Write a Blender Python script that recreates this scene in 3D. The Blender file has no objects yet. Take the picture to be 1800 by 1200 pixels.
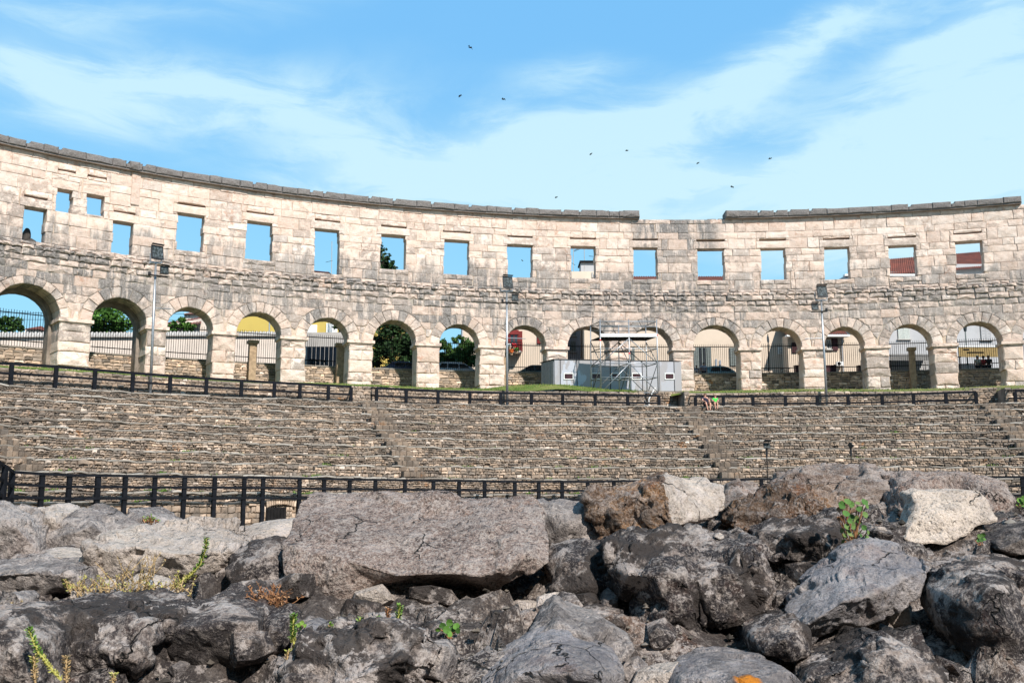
import bpy, math, random
import numpy as np
from mathutils import Vector
R = math.radians
SC = bpy.context.scene
COL = SC.collection
rng = random.Random(7)
nrng = np.random.default_rng(7)

# ------------------------------------------------------------------ camera
F, PITCH = 1600.0, 0.14562          # focal length in photograph pixels (1800 wide)
cam_d = bpy.data.cameras.new('camera'); cam = bpy.data.objects.new('camera', cam_d); COL.objects.link(cam)
cam.location = (0, 0, 0); cam.rotation_euler = (math.pi/2 + PITCH, 0, 0)
cam_d.sensor_width = 36; cam_d.lens = 36*F/1800; cam_d.clip_start = 0.05; cam_d.clip_end = 6000
SC.camera = cam

# ------------------------------------------------------------------ light
SUN_EL, SUN_AZ = R(41), R(27)       # azimuth measured from straight behind the viewer towards the right
sd = Vector((math.sin(SUN_AZ)*math.cos(SUN_EL), -math.cos(SUN_AZ)*math.cos(SUN_EL), math.sin(SUN_EL)))
sun_d = bpy.data.lights.new('sun', 'SUN'); sun = bpy.data.objects.new('sun', sun_d); COL.objects.link(sun)
sun.rotation_euler = sd.to_track_quat('Z', 'Y').to_euler(); sun.location = (20, -20, 40)
sun_d.energy = 5.0; sun_d.angle = R(1.2); sun_d.color = (1.0, 0.945, 0.88)
SC.view_settings.view_transform = 'Standard'; SC.view_settings.look = 'None'
SC.view_settings.exposure = 0.48; SC.view_settings.gamma = 1.0
SC.view_settings.use_curve_mapping = False

# ------------------------------------------------------------------ node helper
class NT:
    def __init__(s, tree): s.t = tree; s.n = tree.nodes; s.n.clear()
    def new(s, typ, **kw):
        nd = s.n.new(typ)
        for k, v in kw.items(): setattr(nd, k, v)
        return nd
    def put(s, sock, v):
        if isinstance(v, bpy.types.NodeSocket): s.t.links.new(v, sock)
        elif isinstance(v, (tuple, list)) and sock.type == 'RGBA' and len(v) == 3: sock.default_value = (*v, 1)
        else: sock.default_value = v
    def math(s, op, a, b=0.0, c=None, clamp=False):
        nd = s.new('ShaderNodeMath', operation=op, use_clamp=clamp)
        s.put(nd.inputs[0], a); s.put(nd.inputs[1], b)
        if c is not None: s.put(nd.inputs[2], c)
        return nd.outputs[0]
    def vmath(s, op, a, b=(0, 0, 0)):
        nd = s.new('ShaderNodeVectorMath', operation=op); s.put(nd.inputs[0], a)
        if op == 'SCALE': s.put(nd.inputs[3], b)
        else: s.put(nd.inputs[1], b)
        return nd.outputs[0]
    def sep(s, v):
        nd = s.new('ShaderNodeSeparateXYZ'); s.put(nd.inputs[0], v); return nd.outputs
    def comb(s, x, y, z):
        nd = s.new('ShaderNodeCombineXYZ')
        for i, v in enumerate((x, y, z)): s.put(nd.inputs[i], v)
        return nd.outputs[0]
    def noise(s, v, scale, detail=4, rough=.55, dist=0.0, col=False):
        nd = s.new('ShaderNodeTexNoise'); s.put(nd.inputs['Vector'], v)
        nd.inputs['Scale'].default_value = scale; nd.inputs['Detail'].default_value = detail
        nd.inputs['Roughness'].default_value = rough; nd.inputs['Distortion'].default_value = dist
        return nd.outputs[1 if col else 0]
    def voro(s, v, scale, feature='F1', rnd=1.0, out=0):
        nd = s.new('ShaderNodeTexVoronoi', feature=feature); s.put(nd.inputs['Vector'], v)
        nd.inputs['Scale'].default_value = scale; nd.inputs['Randomness'].default_value = rnd
        return nd.outputs[out]
    def ramp(s, f, stops, interp='LINEAR'):
        nd = s.new('ShaderNodeValToRGB'); s.put(nd.inputs[0], f); cr = nd.color_ramp; cr.interpolation = interp
        while len(cr.elements) > 1: cr.elements.remove(cr.elements[-1])
        cr.elements[0].position = stops[0][0]; c = stops[0][1]
        cr.elements[0].color = (c, c, c, 1) if not isinstance(c, (tuple, list)) else (*c, 1)
        for p, c in stops[1:]:
            e = cr.elements.new(p); e.color = (c, c, c, 1) if not isinstance(c, (tuple, list)) else (*c, 1)
        return nd.outputs[0]
    def rng(s, f, a, b, c=0.0, d=1.0):
        nd = s.new('ShaderNodeMapRange', interpolation_type='SMOOTHSTEP'); s.put(nd.inputs[0], f)
        for i, v in enumerate((a, b, c, d)): nd.inputs[i+1].default_value = v
        return nd.outputs[0]
    def mix(s, f, a, b, mode='MIX'):
        nd = s.new('ShaderNodeMix', data_type='RGBA', blend_type=mode)
        s.put(nd.inputs[0], f); s.put(nd.inputs[6], a); s.put(nd.inputs[7], b); return nd.outputs[2]
    def attr(s, name, out=2): nd = s.new('ShaderNodeAttribute', attribute_name=name); return nd.outputs[out]
    def bump(s, h, strength=.5, dist=.02, nrm=None):
        nd = s.new('ShaderNodeBump'); nd.inputs['Strength'].default_value = strength
        nd.inputs['Distance'].default_value = dist; s.put(nd.inputs['Height'], h)
        if nrm is not None: s.put(nd.inputs['Normal'], nrm)
        return nd.outputs[0]
    def pos(s): return s.new('ShaderNodeNewGeometry').outputs['Position']
    def objc(s): return s.new('ShaderNodeTexCoord').outputs['Object']
    def out(s, col, rough=.9, nrm=None, metal=0.0, spec=.3, **kw):
        b = s.new('ShaderNodeBsdfPrincipled'); s.put(b.inputs['Base Color'], col); s.put(b.inputs['Roughness'], rough)
        b.inputs['Specular IOR Level'].default_value = spec; s.put(b.inputs['Metallic'], metal)
        if nrm is not None: s.put(b.inputs['Normal'], nrm)
        for k, v in kw.items(): s.put(b.inputs[k], v)
        o = s.new('ShaderNodeOutputMaterial'); s.t.links.new(b.outputs[0], o.inputs[0]); return b
def mat(name):
    m = bpy.data.materials.new(name); m.use_nodes = True; return m, NT(m.node_tree)
def simple(name, col, rough=.7, var=.15, scale=6, metal=0.0, spec=.3, bump=0.0):
    m, t = mat(name); p = t.pos(); n = t.noise(p, scale, 5, .6)
    c = t.mix(t.rng(n, .3, .7), tuple(v*(1-var) for v in col), tuple(min(1, v*(1+var)) for v in col))
    t.out(c, rough, t.bump(n, bump, .02) if bump else None, metal, spec); return m

# ------------------------------------------------------------------ world sky with thin cirrus
w = bpy.data.worlds.new('World'); SC.world = w; w.use_nodes = True
t = NT(w.node_tree)
sky = t.new('ShaderNodeTexSky', sky_type='NISHITA', sun_disc=False)
sky.sun_elevation = SUN_EL; sky.sun_rotation = math.atan2(sd.x, sd.y)
sky.air_density = 1.0; sky.dust_density = 0.4; sky.ozone_density = 1.5; sky.altitude = 0
d = t.new('ShaderNodeTexCoord').outputs['Generated']
dn = t.vmath('NORMALIZE', d); X, Y, Z = t.sep(dn)
az = t.math('ARCTAN2', X, Y); el = t.math('ARCSINE', Z)
uv = t.comb(az, el, 0.0)
wob = t.noise(t.vmath('MULTIPLY', uv, (2.2, 4.5, 1)), 1.0, 4, .5, col=True)
wv = t.vmath('SUBTRACT', wob, (.5, .5, .5))
uvw = t.vmath('ADD', uv, t.vmath('MULTIPLY', wv, (.22, .12, 0)))
def blob(cx, cy, rx, ry, rot, soft=1.0):
    dd = t.vmath('SUBTRACT', uvw, (cx, cy, 0)); x, y, _ = t.sep(dd)
    c, s = math.cos(rot), math.sin(rot)
    u = t.math('ADD', t.math('MULTIPLY', x, c/rx), t.math('MULTIPLY', y, s/rx))
    v = t.math('ADD', t.math('MULTIPLY', x, -s/ry), t.math('MULTIPLY', y, c/ry))
    r2 = t.math('ADD', t.math('MULTIPLY', u, u), t.math('MULTIPLY', v, v))
    return t.math('MULTIPLY', t.math('EXPONENT', t.math('MULTIPLY', r2, -1.0)), soft)
def pxa(px, py): # azimuth/elevation of a point of the sky
    u, v = px-900, 600-py
    dx, dy, dz = u, F*math.cos(PITCH)-v*math.sin(PITCH), F*math.sin(PITCH)+v*math.cos(PITCH)
    return math.atan2(dx, dy), math.atan2(dz, math.hypot(dx, dy))
bl = [(1180, 330, 520, 85, -.05, 1.0), (1650, 330, 330, 160, .15, .9), (1330, 110, 330, 42, .33, .9), (1720, 40, 200, 60, .5, .95), (1020, 140, 110, 40, .0, .45),
      (330, 165, 340, 55, .10, .8), (60, 120, 160, 130, -.3, .45), (640, 300, 170, 70, -.1, .75), (900, 260, 200, 60, .05, .6), (330, 20, 260, 30, .1, .3), (1000, 250, 380, 32, .12, .5)]
acc = None
for (cx, cy, rx, ry, ro, so) in bl:
    a, e = pxa(cx, cy); b = blob(a, e, rx/F, ry/F, ro, so)
    acc = b if acc is None else t.math('ADD', acc, b)
# the same kind of cirrus all round the rest of the sky
gen = t.rng(t.noise(t.vmath('MULTIPLY', dn, (1.5, 1.5, 4)), 1.2, 3, .5), .45, .75, 0, .8)
front = t.math('MULTIPLY', t.rng(Y, .55, .85), t.rng(Z, .75, .5))
acc = t.math('ADD', t.math('MULTIPLY', acc, front), t.math('MULTIPLY', gen, t.math('SUBTRACT', 1.0, front)))
fine = t.noise(t.vmath('MULTIPLY', uvw, (3.0, 10, 1)), 2.2, 7, .62, .4)
mid = t.noise(t.vmath('MULTIPLY', uvw, (2.0, 5.0, 1)), 1.6, 5, .55, .3)
cov = t.math('MULTIPLY', acc, t.math('ADD', .18, t.math('ADD', t.math('MULTIPLY', t.rng(fine, .34, .64), .62), t.math('MULTIPLY', mid, .55))))
cov = t.math('ADD', cov, t.math('MULTIPLY', t.rng(mid, .45, .8), .10))
cov = t.rng(cov, .03, .74, 0.0, .95)
SKY = .105
skyc = t.mix(1.0, sky.outputs[0], (.92, 1.12, 1.12), 'MULTIPLY')
skyc = t.vmath('SCALE', skyc, SKY)
deep = t.mix(t.rng(el, .05, .5), (.34, .72, .95), (.20, .535, .93))
skyc = t.mix(.86, skyc, deep)
cc = t.mix(t.rng(el, .05, .5), (.63, .85, .92), (.54, .79, .91))
final = t.mix(cov, skyc, cc)
bg = t.new('ShaderNodeBackground'); t.put(bg.inputs[0], final); bg.inputs[1].default_value = .80
wo = t.new('ShaderNodeOutputWorld'); t.t.links.new(bg.outputs[0], wo.inputs[0])

# ------------------------------------------------------------------ object helpers
WOFF = {}
def tag(o, label=None, cat=None, group=None, kind=None):
    if label: o['label'] = label
    if cat: o['category'] = cat
    if group: o['group'] = group
    if kind: o['kind'] = kind
    return o
def thing(name, label, cat, loc=(0, 0, 0), group=None):
    o = bpy.data.objects.new(name, None); COL.objects.link(o); o.location = loc; o.empty_display_size = .3
    WOFF[o] = Vector(loc); return tag(o, label, cat, group)
def mesh(name, v, f, m, parent=None, rnd=None, smooth=False, center=True, mats=None, midx=None):
    v = np.asarray(v, dtype=np.float64).reshape(-1, 3)
    c = v.mean(0) if center else np.zeros(3)
    if parent is None and center: c = np.array([v[:, 0].mean(), v[:, 1].mean(), v[:, 2].min()])
    me = bpy.data.meshes.new(name); me.from_pydata((v-c).tolist(), [], f)
    if m: me.materials.append(m)
    if mats:
        for q in mats: me.materials.append(q)
    if midx is not None: me.polygons.foreach_set('material_index', midx)
    if rnd is not None:
        a = me.attributes.new('rnd', 'FLOAT', 'POINT')
        a.data.foreach_set('value', np.full(len(v), rnd, dtype=np.float32) if np.isscalar(rnd) else np.asarray(rnd, dtype=np.float32))
    if smooth: me.polygons.foreach_set('use_smooth', [True]*len(me.polygons))
    me.update()
    o = bpy.data.objects.new(name, me); COL.objects.link(o)
    pw = WOFF[parent] if parent else Vector((0, 0, 0))
    o.location = Vector(c)-pw; o.parent = parent; WOFF[o] = Vector(c)
    return o
class Acc:
    def __init__(s): s.v = []; s.f = []; s.r = []; s.m = []
    def add(s, v, f, r=0.5, mi=0):
        b = len(s.v); s.v.extend(v); s.f.extend([tuple(i+b for i in q) for q in f]); s.r.extend([r]*len(v)); s.m.extend([mi]*len(f))
    def box(s, c, h, rz=0.0, r=.5, mi=0):
        cx, cy, cz = c; hx, hy, hz = h; co, si = math.cos(rz), math.sin(rz); v = []
        for k in range(8):
            x = hx*(1 if k & 1 else -1); y = hy*(1 if k & 2 else -1); z = hz*(1 if k & 4 else -1)
            v.append((cx+x*co-y*si, cy+x*si+y*co, cz+z))
        s.add(v, [(0, 2, 3, 1), (4, 5, 7, 6), (0, 1, 5, 4), (2, 6, 7, 3), (0, 4, 6, 2), (1, 3, 7, 5)], r, mi)
    def bar(s, a, b, w, h=None, r=.5, up=(0, 0, 1), mi=0):
        h = h or w; a = Vector(a); b = Vector(b); d = (b-a).normalized(); u = Vector(up)
        if abs(d.dot(u)) > .98: u = Vector((0, 1, 0))
        x = d.cross(u).normalized()*w/2; y = x.cross(d).normalized()*h/2
        v = [tuple(p+q) for p in (a, b) for q in (-x-y, x-y, x+y, -x+y)]
        s.add(v, [(0, 1, 2, 3), (7, 6, 5, 4), (0, 4, 5, 1), (1, 5, 6, 2), (2, 6, 7, 3), (3, 7, 4, 0)], r, mi)
    def tube(s, pts, rad, k=8, r=.5, caps=True, mi=0):
        pts = [Vector(p) for p in pts]; rads = rad if isinstance(rad, (list, tuple)) else [rad]*len(pts); v = []; f = []
        for i, p in enumerate(pts):
            d = (pts[min(i+1, len(pts)-1)]-pts[max(i-1, 0)]).normalized(); u = Vector((0, 0, 1)) if abs(d.z) < .9 else Vector((0, 1, 0))
            x = d.cross(u).normalized(); y = x.cross(d).normalized()
            for j in range(k):
                a = 2*math.pi*j/k; v.append(tuple(p+(x*math.cos(a)+y*math.sin(a))*rads[i]))
        for i in range(len(pts)-1):
            for j in range(k): f.append((i*k+j, i*k+(j+1) % k, (i+1)*k+(j+1) % k, (i+1)*k+j))
        if caps: f.append(tuple(range(k-1, -1, -1))); f.append(tuple((len(pts)-1)*k+j for j in range(k)))
        s.add(v, f, r, mi)
    def ball(s, c, rad, nu=10, nv=7, r=.5, mi=0):
        rx, ry, rz = rad if isinstance(rad, (tuple, list)) else (rad,)*3; v = []; f = []
        for i in range(nv+1):
            th = math.pi*i/nv
            for j in range(nu):
                a = 2*math.pi*j/nu; v.append((c[0]+rx*math.sin(th)*math.cos(a), c[1]+ry*math.sin(th)*math.sin(a), c[2]+rz*math.cos(th)))
        for i in range(nv):
            for j in range(nu): f.append((i*nu+j, (i+1)*nu+j, (i+1)*nu+(j+1) % nu, i*nu+(j+1) % nu))
        s.add(v, f, r, mi)
    def obj(s, name, m, parent=None, smooth=False, mats=None):
        if not s.v: return None
        return mesh(name, s.v, s.f, m, parent, s.r, smooth, mats=mats, midx=s.m if mats else None)

# ------------------------------------------------------------------ the oval of the arena
EC, EA, EB, ETH = (18.0, 22.0), 64.5, 51.0, R(-8)
def epoint(ph):
    u, v = EA*np.sin(ph), EB*np.cos(ph); ct, st = math.cos(ETH), math.sin(ETH)
    return EC[0]+u*ct-v*st, EC[1]+u*st+v*ct
PH = np.linspace(-math.pi*.62, math.pi*.62, 6000)
CXs, CYs = epoint(PH)
_tx, _ty = np.gradient(CXs), np.gradient(CYs); _l = np.hypot(_tx, _ty)
NXs, NYs = -_ty/_l, _tx/_l                       # outward normal (away from the arena)
Ss = np.concatenate([[0], np.cumsum(np.hypot(np.diff(CXs), np.diff(CYs)))])
Ss -= np.interp(0.0, CXs[1500:4500], Ss[1500:4500])
def P(s, n, z):
    x = np.interp(s, Ss, CXs); y = np.interp(s, Ss, CYs); nx = np.interp(s, Ss, NXs); ny = np.interp(s, Ss, NYs)
    return (float(x+n*nx), float(y+n*ny), float(z))
def PA(s, n, z):
    s = np.asarray(s); x = np.interp(s, Ss, CXs)+n*np.interp(s, Ss, NXs); y = np.interp(s, Ss, CYs)+n*np.interp(s, Ss, NYs)
    return np.stack([x, y, np.broadcast_to(z, x.shape)], -1)
def tang(s): return math.atan2(-float(np.interp(s, Ss, NXs)), float(np.interp(s, Ss, NYs)))
def ray(px, py):
    u, v = px-900.0, 600.0-py
    return u, F*math.cos(PITCH)-v*math.sin(PITCH), F*math.sin(PITCH)+v*math.cos(PITCH)
_fr = slice(1100, 4900)
def hit(px, py, n=0.0):
    """arc position and height where the sight line through photo point (px,py) meets the oval offset n"""
    dx, dy, dz = ray(px, py); X = CXs[_fr]+n*NXs[_fr]; Y = CYs[_fr]+n*NYs[_fr]
    ok = Y > 2; s = float(np.interp(math.atan2(dx, dy), np.arctan2(X[ok], Y[ok]), Ss[_fr][ok]))
    x, y, _ = P(s, n, 0); return s, y/dy*dz
def at(px, py, Yd):
    dx, dy, dz = ray(px, py); return (dx*Yd/dy, Yd, dz*Yd/dy)

def stone(poly, nf, nb, bev=.04, bulge=.03, jit=.02, rn=rng):
    """one dressed or rough stone: outline (s,z), front face near nf, back at nb; returns world verts and faces"""
    k = len(poly); cs = sum(p[0] for p in poly)/k; cz = sum(p[1] for p in poly)/k; S = []; N = []; Zz = []
    q = [(s+rn.uniform(-jit, jit), z+rn.uniform(-jit, jit)) for s, z in poly]
    for s, z in poly: S.append(s); N.append(nb); Zz.append(z)
    for s, z in q: S.append(s); N.append(nf+bev); Zz.append(z)
    tx, tz = rn.uniform(-bulge, bulge), rn.uniform(-bulge, bulge)
    for s, z in q:
        d = math.hypot(cs-s, cz-z)+1e-6; e = min(.45, bev*1.3/d); s2 = s+(cs-s)*e; z2 = z+(cz-z)*e
        S.append(s2); Zz.append(z2); N.append(nf+rn.uniform(-.5, .5)*bulge+(tx if s < cs else -tx)*.5+(tz if z < cz else -tz)*.5)
    S.append(cs); Zz.append(cz); N.append(nf-bulge)
    v = PA(np.array(S), np.array(N), np.array(Zz)); f = []
    for i in range(k):
        j = (i+1) % k
        f += [(i, j, k+j, k+i), (k+i, k+j, 2*k+j, 2*k+i), (2*k+i, 2*k+j, 3*k)]
    return v, f
def emit(items, name, m, parent, limit=300, stuffname=None):
    """items: (verts, faces, rnd); the ones that show largest become parts, the rest one joined part"""
    sc = []
    for v, f, r in items:
        x, y, z = v[:, 0], v[:, 1], v[:, 2]; c = v.mean(0); d2 = c@c
        vis = 1.0 if abs(c[0]) < .62*c[1] and c[1] > 0 else .01
        sc.append(-vis*max(math.hypot(np.ptp(x), np.ptp(y)), .02)*max(np.ptp(z), .02)/d2)
    order = sorted(range(len(items)), key=lambda i: sc[i]); rest = Acc()
    for q, i in enumerate(order):
        v, f, r = items[i]
        if q < limit: mesh(name, v, f, m, parent, r)
        else: rest.add([tuple(a) for a in v], f, r)
    if rest.v:
        o = rest.obj(stuffname or name+'s', m, parent); o['kind'] = 'stuff'
def rect(s0, s1, z0, z1, sub=True):
    if not sub: return [(s0, z0), (s1, z0), (s1, z1), (s0, z1)]
    a, b = (s0+s1)/2+rng.uniform(-.15, .15)*(s1-s0), (z0+z1)/2
    return [(s0, z0), (a, z0), (s1, z0), (s1, b), (s1, z1), (a, z1), (s0, z1), (s0, b)]
def cbox(A, s0, s1, n0, n1, z0, z1, r=.5, seg=1.5, z0b=None, z1b=None):
    """box that follows the curve"""
    k = max(1, int(abs(s1-s0)/seg+.999)); ss = np.linspace(s0, s1, k+1)
    za = np.linspace(z0, z0 if z0b is None else z0b, k+1); zb = np.linspace(z1, z1 if z1b is None else z1b, k+1)
    v = np.concatenate([PA(ss, n0, za), PA(ss, n1, za), PA(ss, n1, zb), PA(ss, n0, zb)]); m = k+1; f = []
    for i in range(k):
        for a in range(4): b = (a+1) % 4; f.append((a*m+i, a*m+i+1, b*m+i+1, b*m+i))
    f += [(0, m, 2*m, 3*m), (k, 3*m+k, 2*m+k, m+k)]
    A.add([tuple(q) for q in v], f, r)

# ------------------------------------------------------------------ materials
def wall_mat():
    m, t = mat('weathered limestone'); p = t.pos(); x, y, z = t.sep(p); r = t.attr('rnd')
    n1 = t.noise(p, .35, 5, .6); n2 = t.noise(p, 2.2, 7, .66); n3 = t.noise(p, 9, 6, .7); n4 = t.noise(p, 30, 4, .7)
    base = t.ramp(r, [(0, (.55, .425, .34)), (.25, (.66, .53, .43)), (.5, (.71, .565, .455)), (.75, (.64, .54, .45)), (1, (.75, .64, .54))])
    base = t.mix(t.rng(n2, .35, .7, 0, .55), base, (.50, .35, .245))
    base = t.mix(t.rng(n3, .45, .75, 0, .45), base, (.72, .65, .55))
    rust = t.math('MULTIPLY', t.math('MAXIMUM', t.rng(n1, .54, .64), t.math('MULTIPLY', t.rng(z, 19.9, 20.7), .8)), t.rng(t.noise(p, 2.6, 5, .65), .53, .63))
    base = t.mix(t.math('MULTIPLY', rust, .55), base, (.38, .17, .085))
    # dark weathering: the projecting middle courses, the crown, and rain streaks below them
    streak = t.noise(t.comb(t.math('MULTIPLY', x, 1.7), t.math('MULTIPLY', y, 1.7), t.math('MULTIPLY', z, .22)), 1.0, 5, .6)
    zw = t.math('ADD', z, t.math('MULTIPLY', t.math('SUBTRACT', streak, .5), 3.6))
    band = t.math('MULTIPLY', t.rng(zw, 10.2, 12.2), t.rng(zw, 16.3, 15.2))
    capz = t.math('MULTIPLY', t.rng(z, 20.93, 20.97), 1.0)
    gapx = t.math('MULTIPLY', t.rng(x, 9.0, 11.0), t.rng(x, 18.2, 16.0))
    gap = t.math('MULTIPLY', gapx, t.rng(zw, 13.0, 20.5, .35, 1.0))
    sill = t.math('MULTIPLY', t.math('MULTIPLY', t.rng(zw, 14.8, 15.2), t.rng(zw, 17.0, 16.2)), .85)
    dark = t.math('MAXIMUM', t.math('MAXIMUM', band, capz), t.math('MAXIMUM', gap, sill))
    blk = t.math('MULTIPLY', dark, t.rng(t.math('ADD', t.math('MULTIPLY', r, .60), t.math('MULTIPLY', n2, .8)), .42, .74, .18, 1.0))
    low = t.math('MULTIPLY', t.rng(t.math('ADD', t.math('MULTIPLY', t.math('FRACT', t.math('MULTIPLY', r, 7.3)), .5), n2), .80, .95), t.rng(z, 16.5, 19.5, .60, .28))
    blk = t.math('MULTIPLY', blk, t.math('MULTIPLY', t.rng(t.noise(p, .16, 3, .5), .34, .58, .72, 1.0), t.rng(x, 18, 30, 1.0, .85)))
    blk = t.math('MULTIPLY', blk, t.rng(t.noise(t.comb(t.math('MULTIPLY', x, 2.6), t.math('MULTIPLY', y, 2.6), t.math('MULTIPLY', z, .35)), 1.0, 5, .7), .60, .50, .40, 1.0))
    blk = t.math('MAXIMUM', t.math('MAXIMUM', blk, low), t.math('MULTIPLY', capz, .9))
    grey = t.mix(t.rng(n3, .35, .7), (.085, .082, .077), (.25, .235, .215))
    base = t.mix(t.math('MULTIPLY', blk, .93), base, grey)
    base = t.mix(t.math('MULTIPLY', capz, .55), base, (.115, .11, .105))
    base = t.mix(t.math('MULTIPLY', t.rng(n4, .52, .7), t.math('MULTIPLY', blk, .45)), base, (.52, .50, .46))
    base = t.mix(t.rng(t.noise(p, 5, 8, .75), .585, .66, 0, .6), base, (.24, .19, .15))
    base = t.mix(1.0, base, (1.0, .978, 1.0), 'MULTIPLY')
    h = t.math('ADD', t.math('MULTIPLY', n2, 1.0), t.math('ADD', t.math('MULTIPLY', n3, .5), t.math('MULTIPLY', n4, .25)))
    pit = t.rng(t.voro(t.vmath('ADD', p, t.vmath('SCALE', t.noise(p, 6, 2, col=True), .3)), 5.0), .0, .16)
    h = t.math('ADD', h, t.math('MULTIPLY', pit, .35))
    t.out(base, .95, t.bump(h, .9, .10), spec=.15); return m
def rubble_mat(name='rubble stone', k=1.0, w_=1.0):
    m, t = mat(name); p = t.pos(); r = t.attr('rnd'); n = t.noise(p, 3, 6, .7); n2 = t.noise(p, 14, 5, .7); n0 = t.noise(p, .22, 3, .5)
    K_ = lambda *c: tuple(min(.8, q*k) for q in c)
    base = t.ramp(r, [(0, (.10, .088, .075)), (.2, (.22, .18, .14)), (.38, (.40, .31, .225)), (.52, (.24, .215, .185)), (.68, (.50, .39, .285)), (.82, (.38, .32, .26)), (.92, (.66, .51, .37)), (1, (.72, .63, .53))])
    base = t.mix(t.rng(n, .4, .7, 0, .6), base, (.15, .135, .11))
    base = t.mix(t.rng(n2, .5, .75, 0, .5), base, (.40, .36, .30))
    org = t.math('MULTIPLY', t.rng(t.noise(p, .5, 3, .5), .60, .72), t.rng(t.noise(p, 2.5, 4, .7), .52, .62))
    base = t.mix(t.math('MULTIPLY', org, .7), base, (.40, .17, .04))
    base = t.mix(t.rng(n0, .4, .65, 0, .45*w_), base, (.12, .105, .09)); base = t.mix(t.rng(t.noise(p, 1.1, 4, .6), .48, .62, 0, .55*w_), base, (.13, .115, .10))
    base = t.mix(1.0, base, (1.02*k, .952*k, .925*k), 'MULTIPLY')
    t.out(base, .95, t.bump(t.math('ADD', n, n2), .8, .04), spec=.12); return m
def coping_mat():
    m, t = mat('worn pale slab'); p = t.pos(); r = t.attr('rnd'); n = t.noise(p, 2.5, 6, .7); n2 = t.noise(p, 20, 5, .7)
    base = t.ramp(r, [(0, (.17, .145, .12)), (.5, (.26, .23, .195)), (1, (.38, .345, .30))])
    base = t.mix(t.rng(n, .4, .7, 0, .75), base, (.17, .15, .125)); base = t.mix(t.rng(n2, .5, .7, 0, .3), base, (.5, .48, .44))
    t.out(base, .95, t.bump(n2, .6, .03), spec=.12); return m
M = {}
M['wall'] = wall_mat(); M['rubble'] = rubble_mat(); M['coping'] = coping_mat(); M['parapet'] = rubble_mat('tan parapet rubble', 1.3, .2); M['stair'] = rubble_mat('worn stair stone', .74, .8)
M['mortar'] = simple('earthy mortar', (.14, .118, .098), .95, .4, 5, bump=.6)
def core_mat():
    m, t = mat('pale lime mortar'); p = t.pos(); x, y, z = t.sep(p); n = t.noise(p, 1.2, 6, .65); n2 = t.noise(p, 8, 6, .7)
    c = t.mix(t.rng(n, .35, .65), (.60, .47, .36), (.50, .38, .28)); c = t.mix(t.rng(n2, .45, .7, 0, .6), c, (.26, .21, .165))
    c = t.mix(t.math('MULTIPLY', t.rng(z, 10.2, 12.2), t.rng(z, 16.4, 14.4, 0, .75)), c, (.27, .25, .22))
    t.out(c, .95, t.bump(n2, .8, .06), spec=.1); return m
M['core'] = core_mat()
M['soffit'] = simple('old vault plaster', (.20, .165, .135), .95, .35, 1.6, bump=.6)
def grass_mat():
    m, t = mat('short turf'); p = t.pos(); n = t.noise(p, .5, 5, .6); n2 = t.noise(p, 9, 5, .7); x, y, z = t.sep(p)
    c = t.mix(t.rng(n, .35, .65), (.075, .125, .022), (.16, .17, .05)); c = t.mix(t.rng(x, 12, 22, 0, .5), c, (.22, .19, .085)); c = t.mix(t.rng(n2, .45, .75, 0, .5), c, (.19, .17, .075))
    t.out(c, .95, t.bump(n2, .8, .05), spec=.1); return m
M['grass'] = grass_mat()
def blade_mat():
    m, t = mat('grass blades'); r = t.attr('rnd'); t.out(t.ramp(r, [(0, (.05, .11, .015)), (.5, (.10, .17, .03)), (1, (.24, .22, .08))]), .8, spec=.2); return m
M['blade'] = blade_mat()
M['sand'] = simple('arena sand', (.34, .29, .22), .95, .2, .8)
M['earth'] = simple('dry earth', (.20, .17, .12), .95, .3, 1.5)
M['asphalt'] = simple('asphalt', (.055, .055, .055), .9, .2, 5)
M['black'] = simple('black painted timber', (.007, .008, .011), .75, .35, 3, spec=.10)
M['iron'] = simple('dark iron', (.012, .011, .011), .8, .3, 4, spec=.1)
M['steel'] = simple('galvanised steel', (.36, .37, .38), .42, .15, 8, metal=.75)
M['darksteel'] = simple('dull scaffold steel', (.14, .145, .14), .5, .3, 8, metal=.5)
M['lampblack'] = simple('lamp housing', (.014, .016, .019), .6, .2, 8, spec=.2)

# ================================================================== GROUND
A = Acc()
N_ = 96
def ring_sheet(A, pts_in, pts_out):
    v = list(pts_in)+list(pts_out); k = len(pts_in)
    A.add(v, [(i, i+1, k+i+1, k+i) for i in range(k-1)])
# one ground sheet: the town level outside the oval, spreading to the horizon
Z_ST = 7.95
def full_oval(n, z, k=160):
    ph = np.linspace(0, 2*math.pi, k+1); x, y = epoint(ph); tx, ty = np.gradient(x), np.gradient(y); l = np.hypot(tx, ty)
    nx, ny = (x-EC[0]), (y-EC[1]); q = np.hypot(nx, ny)
    return [(float(a+n*b/c), float(b2+n*d/c), z) for a, b2, b, d, c in zip(x, y, nx, ny, q)]
A = Acc(); ring_sheet(A, full_oval(3.9, Z_ST), full_oval(3000, Z_ST)); o = A.obj('ground', M['asphalt']); tag(o, kind='structure')
A = Acc(); k = full_oval(2.0, -4.6); A.add(k[:-1], [tuple(range(len(k)-1))]); o = A.obj('arena_floor', M['sand']); tag(o, kind='structure')

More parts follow.
